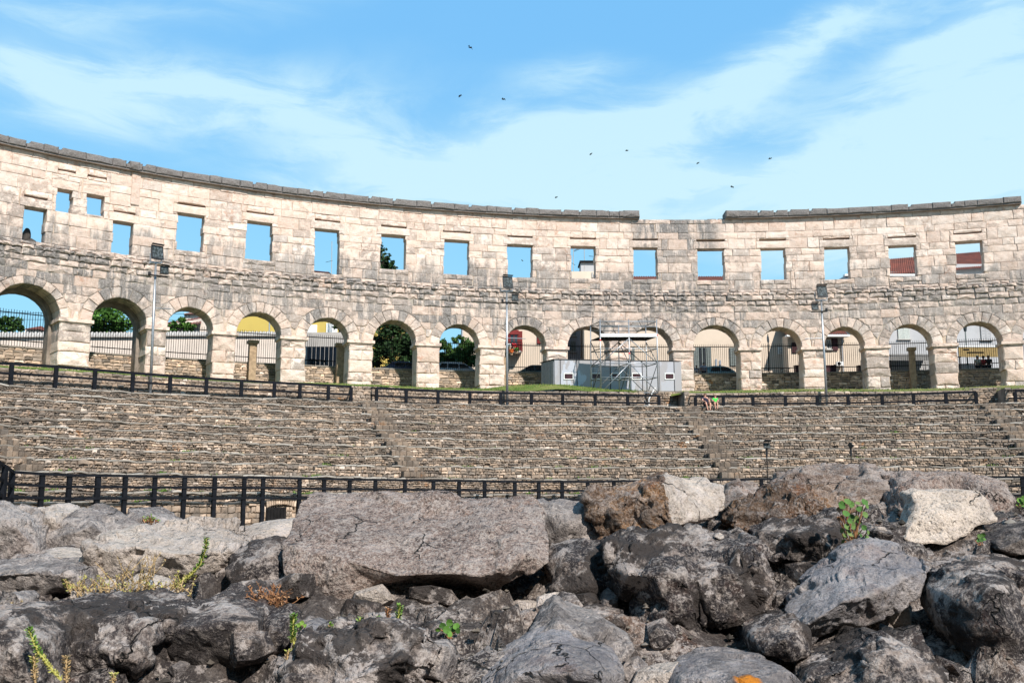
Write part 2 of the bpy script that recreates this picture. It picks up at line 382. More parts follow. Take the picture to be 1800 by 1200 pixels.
# ================================================================== ARENA WALL (outer shell of the amphitheatre)
ZT, ZIMP, ZB = 20.95, 10.16, 6.2
arch_px = [(-20, 106), (160, 258), (293, 375), (415, 495), (538, 613), (655, 732), (772, 843), (887, 960), (997, 1072), (1107, 1183), (1218, 1300), (1336, 1410), (1449, 1521), (1562, 1640), (1681, 1763), (1797, 1880)]
imp_py = [560, 570, 582, 590, 596, 603, 607, 610, 611, 611, 609, 609, 608, 606, 602, 596]
ARCH = []
for (a, b), iy in zip(arch_px, imp_py):
    s0, _ = hit(a, iy); s1, _ = hit(b, iy); ARCH.append([(s0+s1)/2, min((s1-s0)/2, 1.95)])
ARCH[0][1] = 2.0; s1, _ = hit(106, 560); ARCH[0][0] = s1-2.0
sp = 5.2
for k in range(2): ARCH.insert(0, [ARCH[0][0]-sp, 1.85])
for k in range(2): ARCH.append([ARCH[-1][0]+sp, 1.85])
win_px = [(44, 82, 365, 440), (101, 129, 333, 372), (154, 184, 343, 378), (200, 235, 390, 462), (313, 359, 376, 441), (434, 480, 390, 456), (554, 597, 403, 480), (670, 713, 413, 473), (781, 825, 422, 482), (892, 936, 430, 487), (1004, 1046, 433, 489), (1113, 1155, 435, 490), (1226, 1273, 437, 492), (1337, 1380, 436, 491), (1448, 1492, 434, 490), (1562, 1609, 431, 486), (1678, 1726, 424, 481)]
WIN = []
for l, r_, t_, b_ in win_px:
    s0, z1 = hit(l, t_); s1, z2 = hit(r_, t_); _, z3 = hit((l+r_)/2, b_); WIN.append((s0, s1, z3, (z1+z2)/2))
for k in (1, 2): WIN.append((WIN[0][0]-sp*k, WIN[0][1]-sp*k, 15.9, 18.5)); WIN.append((ARCH[-3+k][0]-1, ARCH[-3+k][0]+1, 15.9, 18.5))
SLOT = [(a-.05, b+.05, t_+.62, t_+.74) for a, b, bt, t_ in WIN]
SLOT[1] = (SLOT[1][0], SLOT[1][1], SLOT[1][2]+.6, SLOT[1][3]+.6); SLOT[2] = (SLOT[2][0], SLOT[2][1], SLOT[2][2]+.6, SLOT[2][3]+.6)
S_L, S_R = ARCH[0][0]-3, ARCH[-1][0]+3
S_G0, _ = hit(1123, 384); S_G1, _ = hit(1274, 384)           # the stretch whose crowning course is lost
S_END, _ = hit(1795, 366)
def rext(k): return 2.52 if ARCH[k][1] > 1.7 else 2.4
def top_at(s): return ZT-.06 if S_G0 < s < S_G1 else ZT
def core(A, s0, s1, n0, n1, zb, zt, arches, rects, grow=.05):
    br = {s0, s1}
    for sc, r_ in arches:
        r_ += grow
        for a in np.linspace(0, math.pi, 15): br.add(sc+r_*math.cos(a))
    for a, b, c, d in rects: br.add(a-grow); br.add(b+grow)
    br |= set(np.arange(s0, s1, 1.0)); br = sorted(b for b in br if s0-1e-6 <= b <= s1+1e-6)
    for a, b in zip(br[:-1], br[1:]):
        if b-a < 1e-4: continue
        mdl = (a+b)/2; lo = (zb, zb)
        for sc, r_ in arches:
            r_ += grow
            if abs(mdl-sc) < r_:
                f = lambda q: ZIMP+.05+math.sqrt(max(0, r_*r_-(q-sc)**2)); lo = (f(a), f(b))
        segs = [(c-grow, d+grow) for e, g, c, d in rects if e-grow < mdl < g+grow]; segs.sort(); z = None
        cur = lo; parts = []
        for c, d in segs: parts.append((cur, (c, c))); cur = (d, d)
        parts.append((cur, (zt, zt)))
        for (p0, p1), (q0, q1) in parts:
            if q0-p0 < .02 and q1-p1 < .02: continue
            cbox(A, a, b, n0, n1, p0, q0, seg=9, z0b=p1, z1b=q1)
wall = thing('amphitheatre_wall', 'tall curved ancient limestone wall with a row of round arches below square windows', 'ruin', P(0, 0, ZB))
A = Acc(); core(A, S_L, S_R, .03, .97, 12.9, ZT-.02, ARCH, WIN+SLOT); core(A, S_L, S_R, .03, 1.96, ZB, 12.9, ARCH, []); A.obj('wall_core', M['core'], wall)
# deeper passage behind the two arches at the left
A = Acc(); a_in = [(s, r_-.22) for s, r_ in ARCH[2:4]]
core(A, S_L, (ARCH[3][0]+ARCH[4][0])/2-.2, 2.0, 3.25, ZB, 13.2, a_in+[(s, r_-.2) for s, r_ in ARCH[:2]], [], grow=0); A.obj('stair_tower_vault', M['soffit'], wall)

items = {'wall_stone': [], 'voussoir': [], 'pier_stone': [], 'string_course_stone': [], 'cornice_stone': [], 'lintel_stone': [], 'sill_stone': []}
def arch_low(s, z0):
    z = z0
    for k, (sc, r_) in enumerate(ARCH):
        Re = rext(k)
        if abs(s-sc) < Re: z = max(z, ZIMP+.05+math.sqrt(Re*Re-(s-sc)**2))
    return z
def course(z0, z1, rects, key='wall_stone', lw=(.75, 1.9), nf=0.0, proj=.03, bev=.022, depth=.22, bulge=.03, archclip=False, s0=S_L, s1=S_R, jit=.022, nfj=.03):
    br = [s0]; rn = rng
    while br[-1] < s1: br.append(br[-1]+rn.uniform(*lw))
    edges = []
    for a, b, c, d in rects:
        if d > z0+.02 and c < z1-.02: edges += [a, b]
    if edges:
        br = [q for q in br if min(abs(q-e) for e in edges) > .28]
    br = sorted(set(br+edges))
    for a, b in zip(br[:-1], br[1:]):
        if b-a < .08: continue
        mdl = (a+b)/2; free = [(z0, z1)]
        touch = any(abs(a-e) < .01 or abs(b-e) < .01 for e in edges)
        for e, g, c, d in rects:
            if e-.01 < mdl < g+.01:
                nfree = []
                for p, q in free:
                    if c > p: nfree.append((p, min(q, c)))
                    if d < q: nfree.append((max(p, d), q))
                    if c >= q or d <= p: nfree = nfree if nfree else [(p, q)]
                free = [(p, q) for p, q in nfree if q-p > .1]
        for p, q in free:
            g_ = .009
            if archclip:
                ss = np.linspace(a, b, 6); lows = [max(p, arch_low(x, p)) for x in ss]
                pts = [(x, l) for x, l in zip(ss, lows) if l < q-.04]
                if len(pts) < 2: continue
                xs = [x for x, l in pts]
                if pts[-1][0]-pts[0][0] < .12: continue
                aa, bb = pts[0][0], pts[-1][0]
                poly = [(x, l) for x, l in pts]+[(bb, q-g_), ((aa+bb)/2, q-g_), (aa, q-g_)]
                cs = sum(x for x, _ in poly)/len(poly)
            else:
                ea = rng.uniform(-.045, .06) if any(abs(a-e) < .01 for e in edges) else 0; eb = rng.uniform(-.045, .06) if any(abs(b-e) < .01 for e in edges) else 0
                poly = rect(a+g_+ea, b-g_-eb, p+g_, q-g_)
            f0 = nf-rn.uniform(0, proj)+rn.uniform(-nfj, nfj)*.5
            v, f = stone(poly, f0, .95 if touch and not archclip else f0+depth, bev*rn.uniform(.7, 1.5), bulge, jit)
            items[key].append((v, f, rn.random()))
# upper storey courses, from the string course to the crown
zc = 15.02; hs = []
while zc < ZT-.35:
    h = rng.choice([.55, .66, .76, .84, .9]); h = min(h, ZT-zc); 
    if ZT-zc-h < .35: h = ZT-zc
    hs.append((zc, zc+h)); zc += h
LINT = [(a-.35, b+.35, t_, t_+.60) for a, b, bt, t_ in WIN]
SILL = [(a-.15, b+.3, bt-.42, bt) for a, b, bt, t_ in WIN[3:]]
OPEN = [w_ for w_ in WIN]
for z0, z1 in hs: course(z0, z1, OPEN+SLOT+LINT+SILL, lw=(.7, 2.1))
for a, b, c, d in LINT:
    v, f = stone(rect(a+.01, b-.01, c+.005, d-.005), -.03, .95, .03, .03); items['lintel_stone'].append((v, f, rng.uniform(.3, .8)))
for a, b, c, d in SILL:
    m_ = (a+b)/2+rng.uniform(-.3, .3)
    for p, q in ((a, m_), (m_, b)):
        v, f = stone(rect(p+.01, q-.01, c+.005, d-.005-rng.uniform(0, .06)), -.05, .95, .05, .04); items['sill_stone'].append((v, f, rng.uniform(0, 1)))
# projecting, broken string course between the storeys
for z0, z1, nf, lw, pj, key in ((14.74, 15.02, .0, (.5, 1.3), .06, 0), (14.50, 14.74, -.11, (.3, .8), .13, 1), (14.08, 14.50, -.06, (.4, 1.2), .12, 1), (13.66, 14.08, -.03, (.5, 1.4), .07, 1), (13.12, 13.66, -.0, (.6, 1.7), .04, 0)):
    course(z0, z1, [], key='string_course_stone' if key else 'wall_stone', lw=lw, nf=nf, proj=pj, bev=.05, depth=.4, bulge=.06, jit=.035)
# spandrels
zz = [ZIMP, 10.75, 11.3, 11.85, 12.45, 13.12]
for z0, z1 in zip(zz[:-1], zz[1:]): course(z0, z1, [], lw=(.7, 1.5), archclip=True)
# arch rings
for k, (sc, r_) in enumerate(ARCH):
    nv = 11 if k % 3 else 10; Re = rext(k)-.03; an = np.linspace(0, math.pi, nv+1)
    for i in range(nv):
        a0, a1 = an[i]+.006, an[i+1]-.006; am = (a0+a1)/2; r0 = r_-rng.uniform(0, .03); R1 = Re
        pl = [(sc+r0*math.cos(a0), r0*math.sin(a0)), (sc+(r0)*math.cos(am), r0*math.sin(am)), (sc+r0*math.cos(a1), r0*math.sin(a1)), (sc+R1*math.cos(a1), R1*math.sin(a1)), (sc+R1*math.cos(am), R1*math.sin(am)), (sc+R1*math.cos(a0), R1*math.sin(a0))]
        poly = [(x, z+ZIMP+.05) for x, z in pl][::-1]
        v, f = stone(poly, -.03-rng.uniform(0, .03), 1.98, .035, .03, .015); items['voussoir'].append((v, f, rng.random()))
# piers
imps = []
for k in range(len(ARCH)-1):
    a = ARCH[k][0]+ARCH[k][1]; b = ARCH[k+1][0]-ARCH[k+1][1]
    z = ZB; 
    while z < 9.8:
        h = rng.uniform(.62, .95); 
        if 9.86-z-h < .4: h = 9.86-z
        cut = [(a, b)]
        if rng.random() < .38: m_ = a+(b-a)*rng.uniform(.35, .65); cut = [(a, m_), (m_, b)]
        for p, q in cut:
            jl, jr = rng.uniform(-.05, .06), rng.uniform(-.05, .06)
            v, f = stone(rect(p+(jl if p == a else .008), q-(jr if q == b else .008), z+.008, z+h-.008), -.04-rng.uniform(0, .08), 1.98, .06, .06, .035); items['pier_stone'].append((v, f, rng.random()))
        z += h
    A = Acc(); cbox(A, a-.02, b+.02, -.10, 2.0, 9.86, 9.98, .5); cbox(A, a-.14, b+.14, -.22, 2.0, 9.98, ZIMP+.045, .5); imps.append(A)
    items['_'] = None; del items['_']
for A in imps: A.obj('impost_moulding', M['wall'], wall)
# crown
s = S_L
A = Acc(); cbox(A, S_L, S_G0, -.34, 1.0, ZT+.0, ZT+.10, .2); cbox(A, S_G1, S_END, -.34, 1.0, ZT, ZT+.10, .2); A.obj('cornice_ledge', M['wall'], wall)
while s < S_END:
    L = rng.uniform(.75, 1.9)
    if not (S_G0-.3 < s+L/2 < S_G1+.3):
        e = min(s+L, S_END)
        if s < S_G0 < e: e = S_G0
        h = rng.uniform(.44, .52); nx = (s, e)
        top = [(e-.01, ZT+.1+h), (e-.16, ZT+.1+h+rng.uniform(-.05, .02))]
        if rng.random() < .45: top += [(s+.26, ZT+.1+h), (s+.2, ZT+.1+h-.17), (s+.01, ZT+.1+h-.18)]
        else: top += [((s+e)/2, ZT+.1+h+rng.uniform(-.02, .04)), (s+.01, ZT+.1+h)]
        v, f = stone([(s+.01, ZT+.1), ((s+e)/2, ZT+.1), (e-.01, ZT+.1)]+top, -.42-rng.uniform(0, .05), .98, .05, .03, .012); items['cornice_stone'].append((v, f, rng.random()))
    s += L
for e, (p, q) in enumerate(((S_G0-1.35, S_G0-.02), (S_G1, S_G1+1.1), (hit(235, 290)[0]-.35, hit(235, 290)[0]+.35))):
    v, f = stone(rect(p, q, ZT+.08, ZT+.62), -.5, .98, .06, .05); items['cornice_stone'].append((v, f, .3))
# the bare top of the gap and a few leftover lumps
for a in np.arange(S_G0+.3, S_G1-.4, .9):
    v, f = stone(rect(a, a+rng.uniform(.5, .85), ZT-.1, ZT+rng.uniform(-.02, .09)), .1, .9, .05, .04); items['cornice_stone'].append((v, f, .3))
# the squared post standing on the wall near the left
v, f = stone(rect(hit(240, 300)[0]-.3, hit(240, 300)[0]+.3, 18.6, ZT), -.10, .3, .04, .03)
items['wall_stone'].append((v, f, .05))
for k_, it in items.items(): emit(it, k_, M['wall'], wall, 300)

# end face of the wall at the right of the picture is a straight joint: the wall goes on lower behind it
# ================================================================== the opposite side of the oval (behind the viewer)
A = Acc(); ph = np.linspace(R(135), R(245), 70); x, y = epoint(ph); cx, cy = EC
def bp(i, n, z): dx, dy = x[i]-cx, y[i]-cy; q = math.hypot(dx, dy); return (float(x[i]+dx/q*n), float(y[i]+dy/q*n), z)
BACK_TOP = 20.9
for i in range(69):
    v = [bp(j, n, z) for j in (i, i+1) for n, z in ((0, -4.6), (1.0, -4.6), (1.0, BACK_TOP), (0, BACK_TOP))]
    A.add(v, [(0, 4, 5, 1), (1, 5, 6, 2), (2, 6, 7, 3), (3, 7, 4, 0)]+([(0, 1, 2, 3)] if i == 0 else [])+([(4, 7, 6, 5)] if i == 68 else []))
o = A.obj('amphitheatre_rear_wall', M['wall']); tag(o, 'tall curved stone wall closing the oval behind the viewpoint', 'ruin wall')

# ================================================================== GRASS BANK, RETAINING WALL, SEATING
def lerp_px(px, xs, ys): return float(np.interp(px, xs, ys))
s_at = lambda px, n, py=750: hit(px, py, n)[0]
def px_of(s, n): x, y, _ = P(s, n, 0); return 900+F*x/y/ (math.cos(PITCH)) if y > 5 else (-900 if x < 0 else 2700)
RW_N = -8.0
gaps = [(s_at(1132, RW_N, 700), s_at(1203, RW_N, 700)), (s_at(1722, RW_N, 700), s_at(1768, RW_N, 700))]
def ret_top(s): return 5.86+.06*math.sin(s*.35)
ss = np.arange(-66, 66, .8)
ns = [RW_N+.15, -6.4, -5.0, -3.4, -1.8, -.6, .6, 2.0, 3.3]; zs = [0, .18, .38, .58, .72, .80, .82, .82, .82]
v = []; f = []
for i, s in enumerate(ss):
    ing = any(a < s < b for a, b in gaps[:2]); hump = 0.38*math.exp(-((s-s_at(960, -5, 690))/4.0)**2)
    for n, z in zip(ns, zs):
        if ing and n < -5.5: n = -5.5
        wgt = 1 if n > -7.5 else .35
        v.append(P(s, n, ret_top(s)-.02+z+.05*math.sin(s*1.3+n)+hump*(wgt if n < -2 else .3)))
for i in range(len(ss)-1):
    for j in range(len(ns)-1): f.append((i*9+j, (i+1)*9+j, (i+1)*9+j+1, i*9+j+1))
o = mesh('grass_bank', v, f, M['grass'], smooth=True); tag(o, kind='structure')
# blades along the lip of the bank
A = Acc()
for i in range(15000):
    s = rng.uniform(-48, 48); n = RW_N+.18+abs(rng.gauss(0, 1.0))**1.5*2.2
    if n > -.8 or any(a < s < b for a, b in gaps) and n < -5.3: continue
    z = ret_top(s)+float(np.interp(n, ns, zs))-.04+.05*math.sin(s*1.3+n)+.38*math.exp(-((s-s_at(960, -5, 690))/4.0)**2)*(.35 if n < -7.5 else 1 if n < -2 else .3); h = rng.uniform(.05, .13)
    p = P(s, n, z); a = rng.uniform(0, 6.3); dx, dy = .03*math.cos(a), .03*math.sin(a)
    A.add([(p[0]-dx, p[1]-dy, z), (p[0]+dx, p[1]+dy, z), (p[0]+rng.uniform(-.04, .04), p[1]+rng.uniform(-.04, .04), z+h)], [(0, 1, 2)], rng.random())
o = A.obj('grass', M['blade']); tag(o, 'short green and straw coloured grass along the bank above the seating', 'grass', kind='stuff')

def rubble(items, s0, s1, zlo, zhi, n, hmin=.08, hmax=.22, wmin=.14, wmax=.50, nj=.08, gap=.012, big=0.0):
    """a strip of rough rubble between heights zlo(s), zhi(s)"""
    H = zhi((s0+s1)/2)-zlo((s0+s1)/2); rows = []; z = 0
    while z < H-.03:
        h = rng.uniform(hmin, hmax)
        if H-z-h < hmin*.6: h = H-z
        rows.append((z/H, min(1, (z+h)/H))); z += h
    for r0, r1 in rows:
        s = s0+rng.uniform(-.3, 0)
        while s < s1:
            w_ = rng.uniform(wmin, wmax)*(1.5 if rng.random() < .12 else 1); a, b = max(s, s0), min(s+w_, s1); s += w_
            if b-a < .06: continue
            la, lb = zlo(a), zlo(b); ha, hb = zhi(a), zhi(b); lo_, hi_ = la+(ha-la)*r0, la+(ha-la)*r1; hj = min(.04, (hi_-lo_)*.16) ; j = lambda: rng.uniform(-hj, hj)
            g = gap
            if r1 < .99 and (b-a) < .4 and rng.random() < .10: ha, hb = ha+(ha-la)*0, hb; r1_ = min(1, r1+(r1-r0)*.55)
            else: r1_ = r1
            r0_, r1 = r0, r1
            p = [(a+g, la+(ha-la)*r0+g+j()), ((a+b)/2+j()*2, la+(ha-la)*r0+g+j()), (b-g, lb+(hb-lb)*r0+g+j()), (b-g+j(), lb+(hb-lb)*r1-g+j()), ((a+b)/2, lb+(hb-lb)*r1-g+j()), (a+g+j(), la+(ha-la)*r1-g+j())]
            nf = n-rng.uniform(0, nj)*(1.8 if rng.random() < .15 else 1)
            v, f = stone(p, nf, n+.10, .03, .02, .012); items.append((v, f, min(1, max(0, rng.gauss(.5, .27)))))
# walkway level and rows
PXK = [0, 120, 480, 850, 1250, 1700]
Z0 = lambda s: 4.79
ZK = [4.81, 4.31, 3.83, 3.23, 2.65, 2.14, 1.575, .97, .42, -.22]; TK = [(z-ZK[-1])/(ZK[0]-ZK[-1]) for z in ZK]
NK = [-9.2-1.35*k for k in range(10)]
_sb = [s_at(px, NK[-1], 835) for px in (0, 300, 600, 900, 1240, 1662)]; _zb = [hit(px, py, NK[-1])[1] for px, py in ((0, 826), (300, 832), (600, 837.5), (900, 841), (1240, 840), (1662, 839))]
def zrow(k, s):
    return zrow0(k, s)+.030*math.sin(s*.9+k*2.1)+.022*math.sin(s*2.7+k*4.3)
def zrow0(k, s):
    zb = float(np.interp(s, _sb, _zb)); return zb+(4.81-zb)*TK[k]
SL, SR = -52, 54
vis0, vis1 = -45, 47
seat = thing('seating_terrace', 'ruined stepped stone seating of rubble risers curving across the whole arena', 'terrace', P(0, -16, -4.6))
rub, cop, stp = [], [], []
rows = [(NK[k], (lambda s, k=k: zrow(k, s)), (lambda s, k=k: zrow(k+1, s)) if k < 9 else (lambda s: zrow(9, s)-.82)) for k in range(10)]
rows.append((NK[9]-.75, lambda s: zrow(9, s)-.82, lambda s: zrow(9, s)-1.25))
rows.append((NK[9]-1.5, lambda s: zrow(9, s)-1.25, lambda s: -3.6))
step_s = [s_at(-75, -12, 760), s_at(655, -9.6, 725), s_at(1212, -9.6, 725), s_at(1752, -9.6, 720)]
SW = .85
for k, (n, zt, zl) in enumerate(rows):
    A = Acc(); br = np.arange(SL, SR, 2.0)
    nb = RW_N-.1 if k == 0 else rows[k-1][0]+.35
    for a, b in zip(br[:-1], br[1:]): cbox(A, a, b, n+.055, nb, -4.6 if k >= 10 else zl(a)-.6, zt(a)-.03, seg=3, z0b=-4.6 if k >= 10 else zl(b)-.6, z1b=zt(b)-.03)
    A.obj('tread', M['mortar'], seat)
    low = (lambda s, zl=zl: zl(s)) ; hi = (lambda s, zt=zt: zt(s)-.09)
    if k < 10: rubble(rub, SL, SR, low, hi, n+.02)
    elif k == 10: rubble(rub, SL, SR, low, hi, n+.02)
    else: rubble(rub, SL, SR, low, hi, n+.02, .16, .3, .25, .7)
    s = SL
    while s < SR:
        w_ = rng.uniform(.45, 1.5); e = min(s+w_, SR); h = .085
        if rng.random() < .80:
            dz = rng.uniform(-.02, .012); a, b = s+.012, e-.012
            v, f = stone([(a, zt(a)-.085+dz), ((a+b)/2, zt(a)-.085+dz), (b, zt(b)-.085+dz), (b, zt(b)+dz), ((a+b)/2, zt(a)+dz+.01), (a, zt(a)+dz)], n-.005-rng.uniform(0, .04), n+.62, .02, .015, .012)
            cop.append((v, f, rng.random()))
        s = e
    # flights of half-height steps
    if k < 9:
        zn = rows[k+1][1]
        for sc in step_s:
            for (off, fr) in ((.0, .5),):
                zc_ = lambda s: zn(s)+(zt(s)-zn(s))*fr; m_ = sc+rng.uniform(-.3, .3)
                for a, b in ((sc-SW, (sc-SW+m_)/2), ((sc-SW+m_)/2, m_), (m_, (m_+sc+SW)/2), ((m_+sc+SW)/2, sc+SW)):
                    v, f = stone([(a+.01, zn(a)), ((a+b)/2, zn(a)), (b-.01, zn(b)), (b-.01, zc_(b)), ((a+b)/2, zc_(a)), (a+.01, zc_(a))], n-.62, n+.06, .02, .012, .012); stp.append((v, f, rng.uniform(0, .55)))
                    v, f = stone([(a+.01, zc_(a)+.01), ((a+b)/2, zc_(a)+.01), (b-.01, zc_(b)+.01), (b-.01, zt(b)), ((a+b)/2, zt(a)), (a+.01, zt(a))], n-.03, n+.2, .02, .012, .012); stp.append((v, f, rng.uniform(0, .5)))
emit(rub, 'rubble_stone', M['rubble'], seat, 300); emit(cop, 'coping_slab', M['coping'], seat, 300); emit(stp, 'step_stone', M['stair'], seat, 300)
for sc in step_s[1:]:
    for k in range(0, 8):
        A = Acc(); z = zrow(k+1, sc); cbox(A, sc-SW-.24, sc-SW-.08, NK[k]-.2, NK[k]-.02, z+.04, z+.20); A.obj('step_light', M['lampblack'], seat)
# grass along the foot of the risers
A = Acc()
for i in range(2600):
    k = rng.choice([2, 3, 5, 6, 7, 8, 9, 9, 10]); c = rng.random(); s = rng.uniform(SL+5, SR-5)
    if math.sin(s*1.7+k*2.3)+math.sin(s*.61+k) < .75: continue
    n = (NK[k]-.03) if k < 10 else rows[10][0]-.03
    z = (zrow(k+1, s) if k < 9 else zrow(9, s)-.82 if k == 9 else zrow(9, s)-1.25)
    for q in range(5):
        s2 = s+rng.uniform(-.25, .25); p = P(s2, n-rng.uniform(0, .15), z-.02); h = rng.uniform(.06, .17); a = rng.uniform(0, 6.3); dx, dy = .035*math.cos(a), .035*math.sin(a)
        A.add([(p[0]-dx, p[1]-dy, p[2]), (p[0]+dx, p[1]+dy, p[2]), (p[0]+rng.uniform(-.06, .06), p[1]+rng.uniform(-.06, .06), p[2]+h)], [(0, 1, 2)], rng.uniform(0, .7))
o = A.obj('weeds', M['blade']); tag(o, 'green weeds and grass growing at the foot of the seating rows', 'weeds', kind='stuff')

# retaining wall behind the walkway
rw = thing('retaining_wall', 'low rough rubble wall holding the grass bank behind the upper railing', 'retaining wall', P(0, RW_N, 4.7))
it = []; edges = sorted([SL]+[q for g in gaps for q in g]+[SR])
A = Acc()
for a, b in zip(edges[::2], edges[1::2]):
    rubble(it, a, b, lambda s: 4.76, ret_top, RW_N, .12, .22, .2, .6, .05); cbox(A, a, b, RW_N+.06, RW_N+.5, 4.2, 5.84)
for g in gaps:
    d_ = 2.4
    rubble(it, g[0], g[1], lambda s: 4.76, lambda s: ret_top(s)+.3, RW_N+d_, .12, .22, .2, .6)
    cbox(A, g[0]-.4, g[1]+.4, RW_N+d_+.06, RW_N+d_+.5, 4.2, 6.2)
    cbox(A, g[0]-.4, g[0], RW_N+.02, RW_N+d_+.2, 4.2, 5.95); cbox(A, g[1], g[1]+.4, RW_N+.02, RW_N+d_+.2, 4.2, 5.95)
emit(it, 'rubble_stone', M['rubble'], rw, 300); A.obj('wall_core', M['soffit'], rw)

# street parapet beyond the arches
pw = thing('street_parapet_wall', 'rough stone parapet wall seen through the arches below the iron railings', 'parapet wall', P(0, 3.4, 6.3))
PT = lambda s: 8.5
it = []; rubble(it, -46, 47, lambda s: 6.55, lambda s: 8.42, 3.4, .13, .24, .2, .62, .04)
it2 = []
s = -46
while s < 47: e = s+rng.uniform(.7, 1.5); v, f = stone(rect(s+.01, e-.01, 8.42, 8.54), 3.33, 3.95, .02, .01, .01); it2.append((v, f, rng.random()*.5)); s = e
emit(it, 'rubble_stone', M['parapet'], pw, 300); emit(it2, 'coping_slab', M['coping'], pw, 120)
A = Acc(); cbox(A, -50, 50, 3.46, 3.9, 5.9, 8.42); A.obj('wall_core', M['mortar'], pw)

# ================================================================== UPPER RAILING along the walkway
FN = -8.95
def sz(px, py, n): return hit(px, py, n)
up_y = ([0, 17, 96, 165, 232, 298, 362, 424, 482, 527, 585, 667, 714, 826, 934, 1046, 1103, 1160, 1221, 1271, 1323, 1380, 1436, 1490, 1550, 1605, 1662, 1717, 1738, 1800],
        [633, 635.5, 643, 650, 656, 661, 665, 669, 672, 675, 678, 681, 685, 690, 691, 693, 695.5, 697, 694, 697, 697.5, 696, 695.5, 695.5, 694, 693, 691, 688, 687, 684])
def rail_z(s, n=FN):
    x, y, _ = P(s, n, 0); px = 900+F*x/(y*math.cos(PITCH)+5.6*math.sin(PITCH)); py = float(np.interp(px, *up_y)); return hit(px, py, n)[1]
_rs = np.linspace(-50, 52, 60); _rz = np.array([rail_z(s) for s in _rs])
_rz = np.convolve(np.pad(_rz, 3, mode='edge'), np.ones(7)/7, 'valid')
def fence(label, posts, end_l=None, end_r=None, group='black railings along the upper walkway'):
    S = [s_at(px, FN, 690) for px in posts]
    t_ = thing('walkway_railing', label, 'railing', P(S[len(S)//2], FN, 4.8), group)
    zt = lambda s: float(np.interp(s, _rs, _rz))
    for s in S:
        A = Acc(); zb = zrow(0, s)-.0; x, y, _ = P(s, FN, 0); th = tang(s); A.box((x, y, (zb+zt(s)-.06)/2), (.10, .10, (zt(s)-.06-zb)/2), th); A.obj('post', M['black'], t_)
    for a, b in zip(S[:-1], S[1:]):
        for dz, hh in ((0, .13), (-.52, .105)):
            A = Acc(); A.bar(P(a, FN-.05, zt(a)+dz), P(b, FN-.05, zt(b)+dz), .07, hh*1.15); A.obj('rail', M['black'], t_)
    for e, S0, dr in ((end_l, S[0], -1), (end_r, S[-1], 1)):
        if not e: continue
        n2 = RW_N+e; z2 = zt(S0)+.12
        A = Acc(); x, y, _ = P(S0+dr*.25, n2, 0); A.box((x, y, 5.3), (.08, .08, (z2-4.8)/2), tang(S0)); A.obj('post', M['black'], t_)
        for dz in (0, -.52, -.95):
            A = Acc(); A.bar(P(S0, FN-.05, zt(S0)+dz), P(S0+dr*.25, n2, z2+dz), .07, .09); A.obj('rail', M['black'], t_)
fence('black two-rail railing along the walkway left of the first stair gap', [-70, 17, 96, 165, 232, 298, 362, 424, 482, 527, 577, 617], None, .3)
fence('black two-rail railing along the walkway in front of the grey site cabin', [662, 714, 770, 826, 880, 934, 989, 1046, 1103, 1158], .2, .3)
fence('black two-rail railing behind the two seated people, right of the cabin', [1222, 1271, 1323, 1380, 1436, 1490, 1550, 1605, 1662, 1715], .2, .3)
fence('short black two-rail railing at the far right end of the walkway', [1784, 1840, 1900], .2, None)

# ================================================================== LOWER FENCE on the podium edge
LN = NK[9]-1.68
lo_y = ([0, 22, 100, 298, 475, 600, 760, 900, 1033, 1250, 1500, 1700, 1800], [828, 828, 833, 836, 838, 841, 843, 845, 845, 842, 839, 837, 837])
posts = [22, 75, 123, 173, 221, 273, 325, 378, 430, 463, 527, 570, 615, 660, 712, 762, 807, 852, 905, 947, 988, 1033, 1079, 1120, 1163, 1207, 1250, 1294, 1338, 1383, 1428, 1473, 1518, 1564, 1610, 1656, 1702, 1748, 1797, 1850]
lf = thing('podium_fence', 'long black three-rail fence with tall posts in front of the lowest stone wall', 'fence', P(0, LN, -3.2))
PS = [(px,)+hit(px, float(np.interp(px, *lo_y)), LN) for px in posts]
for i, (px, s, z) in enumerate(PS):
    A = Acc(); x, y, _ = P(s, LN, 0); wd = .10 if px in (173, 1797) else .085; jx = rng.uniform(-.01, .01)
    A.box((x, y, (z-2.95+z)/2), (wd, .09, (2.95)/2), tang(s)+jx); A.obj('post', M['black'], lf)
for (p0, s0, z0), (p1, s1, z1) in zip(PS[:-1], PS[1:]):
    for dz in (-.03, -.50, -.98):
        A = Acc(); A.bar(P(s0, LN-.10, z0+dz), P(s1, LN-.10, z1+dz), .05, .11); A.obj('rail', M['black'], lf)
# the piece that turns towards the viewer at the left
q0 = Vector(P(PS[0][1], LN-.1, PS[0][2])); q1 = Vector(at(-4, 809, 34.0)); q2 = Vector(at(-60, 792, 30.0)); ql = thing('ramp_fence', 'black fence rising towards the viewer at the left edge of the arena', 'fence', tuple((q0+q1)/2-Vector((0, 0, 3))))
for a, b in ((q0, q1), (q1, q2)):
    for dz in (-.03, -.60, -1.15):
        A = Acc(); A.bar(a+Vector((0, 0, dz)), b+Vector((0, 0, dz)), .06, .12); A.obj('rail', M['black'], ql)
for q in (q1, q2, q0+(q1-q0)*.55):
    A = Acc(); A.box((q.x, q.y, q.z-1.5), (.09, .09, 1.5)); A.obj('post', M['black'], ql)

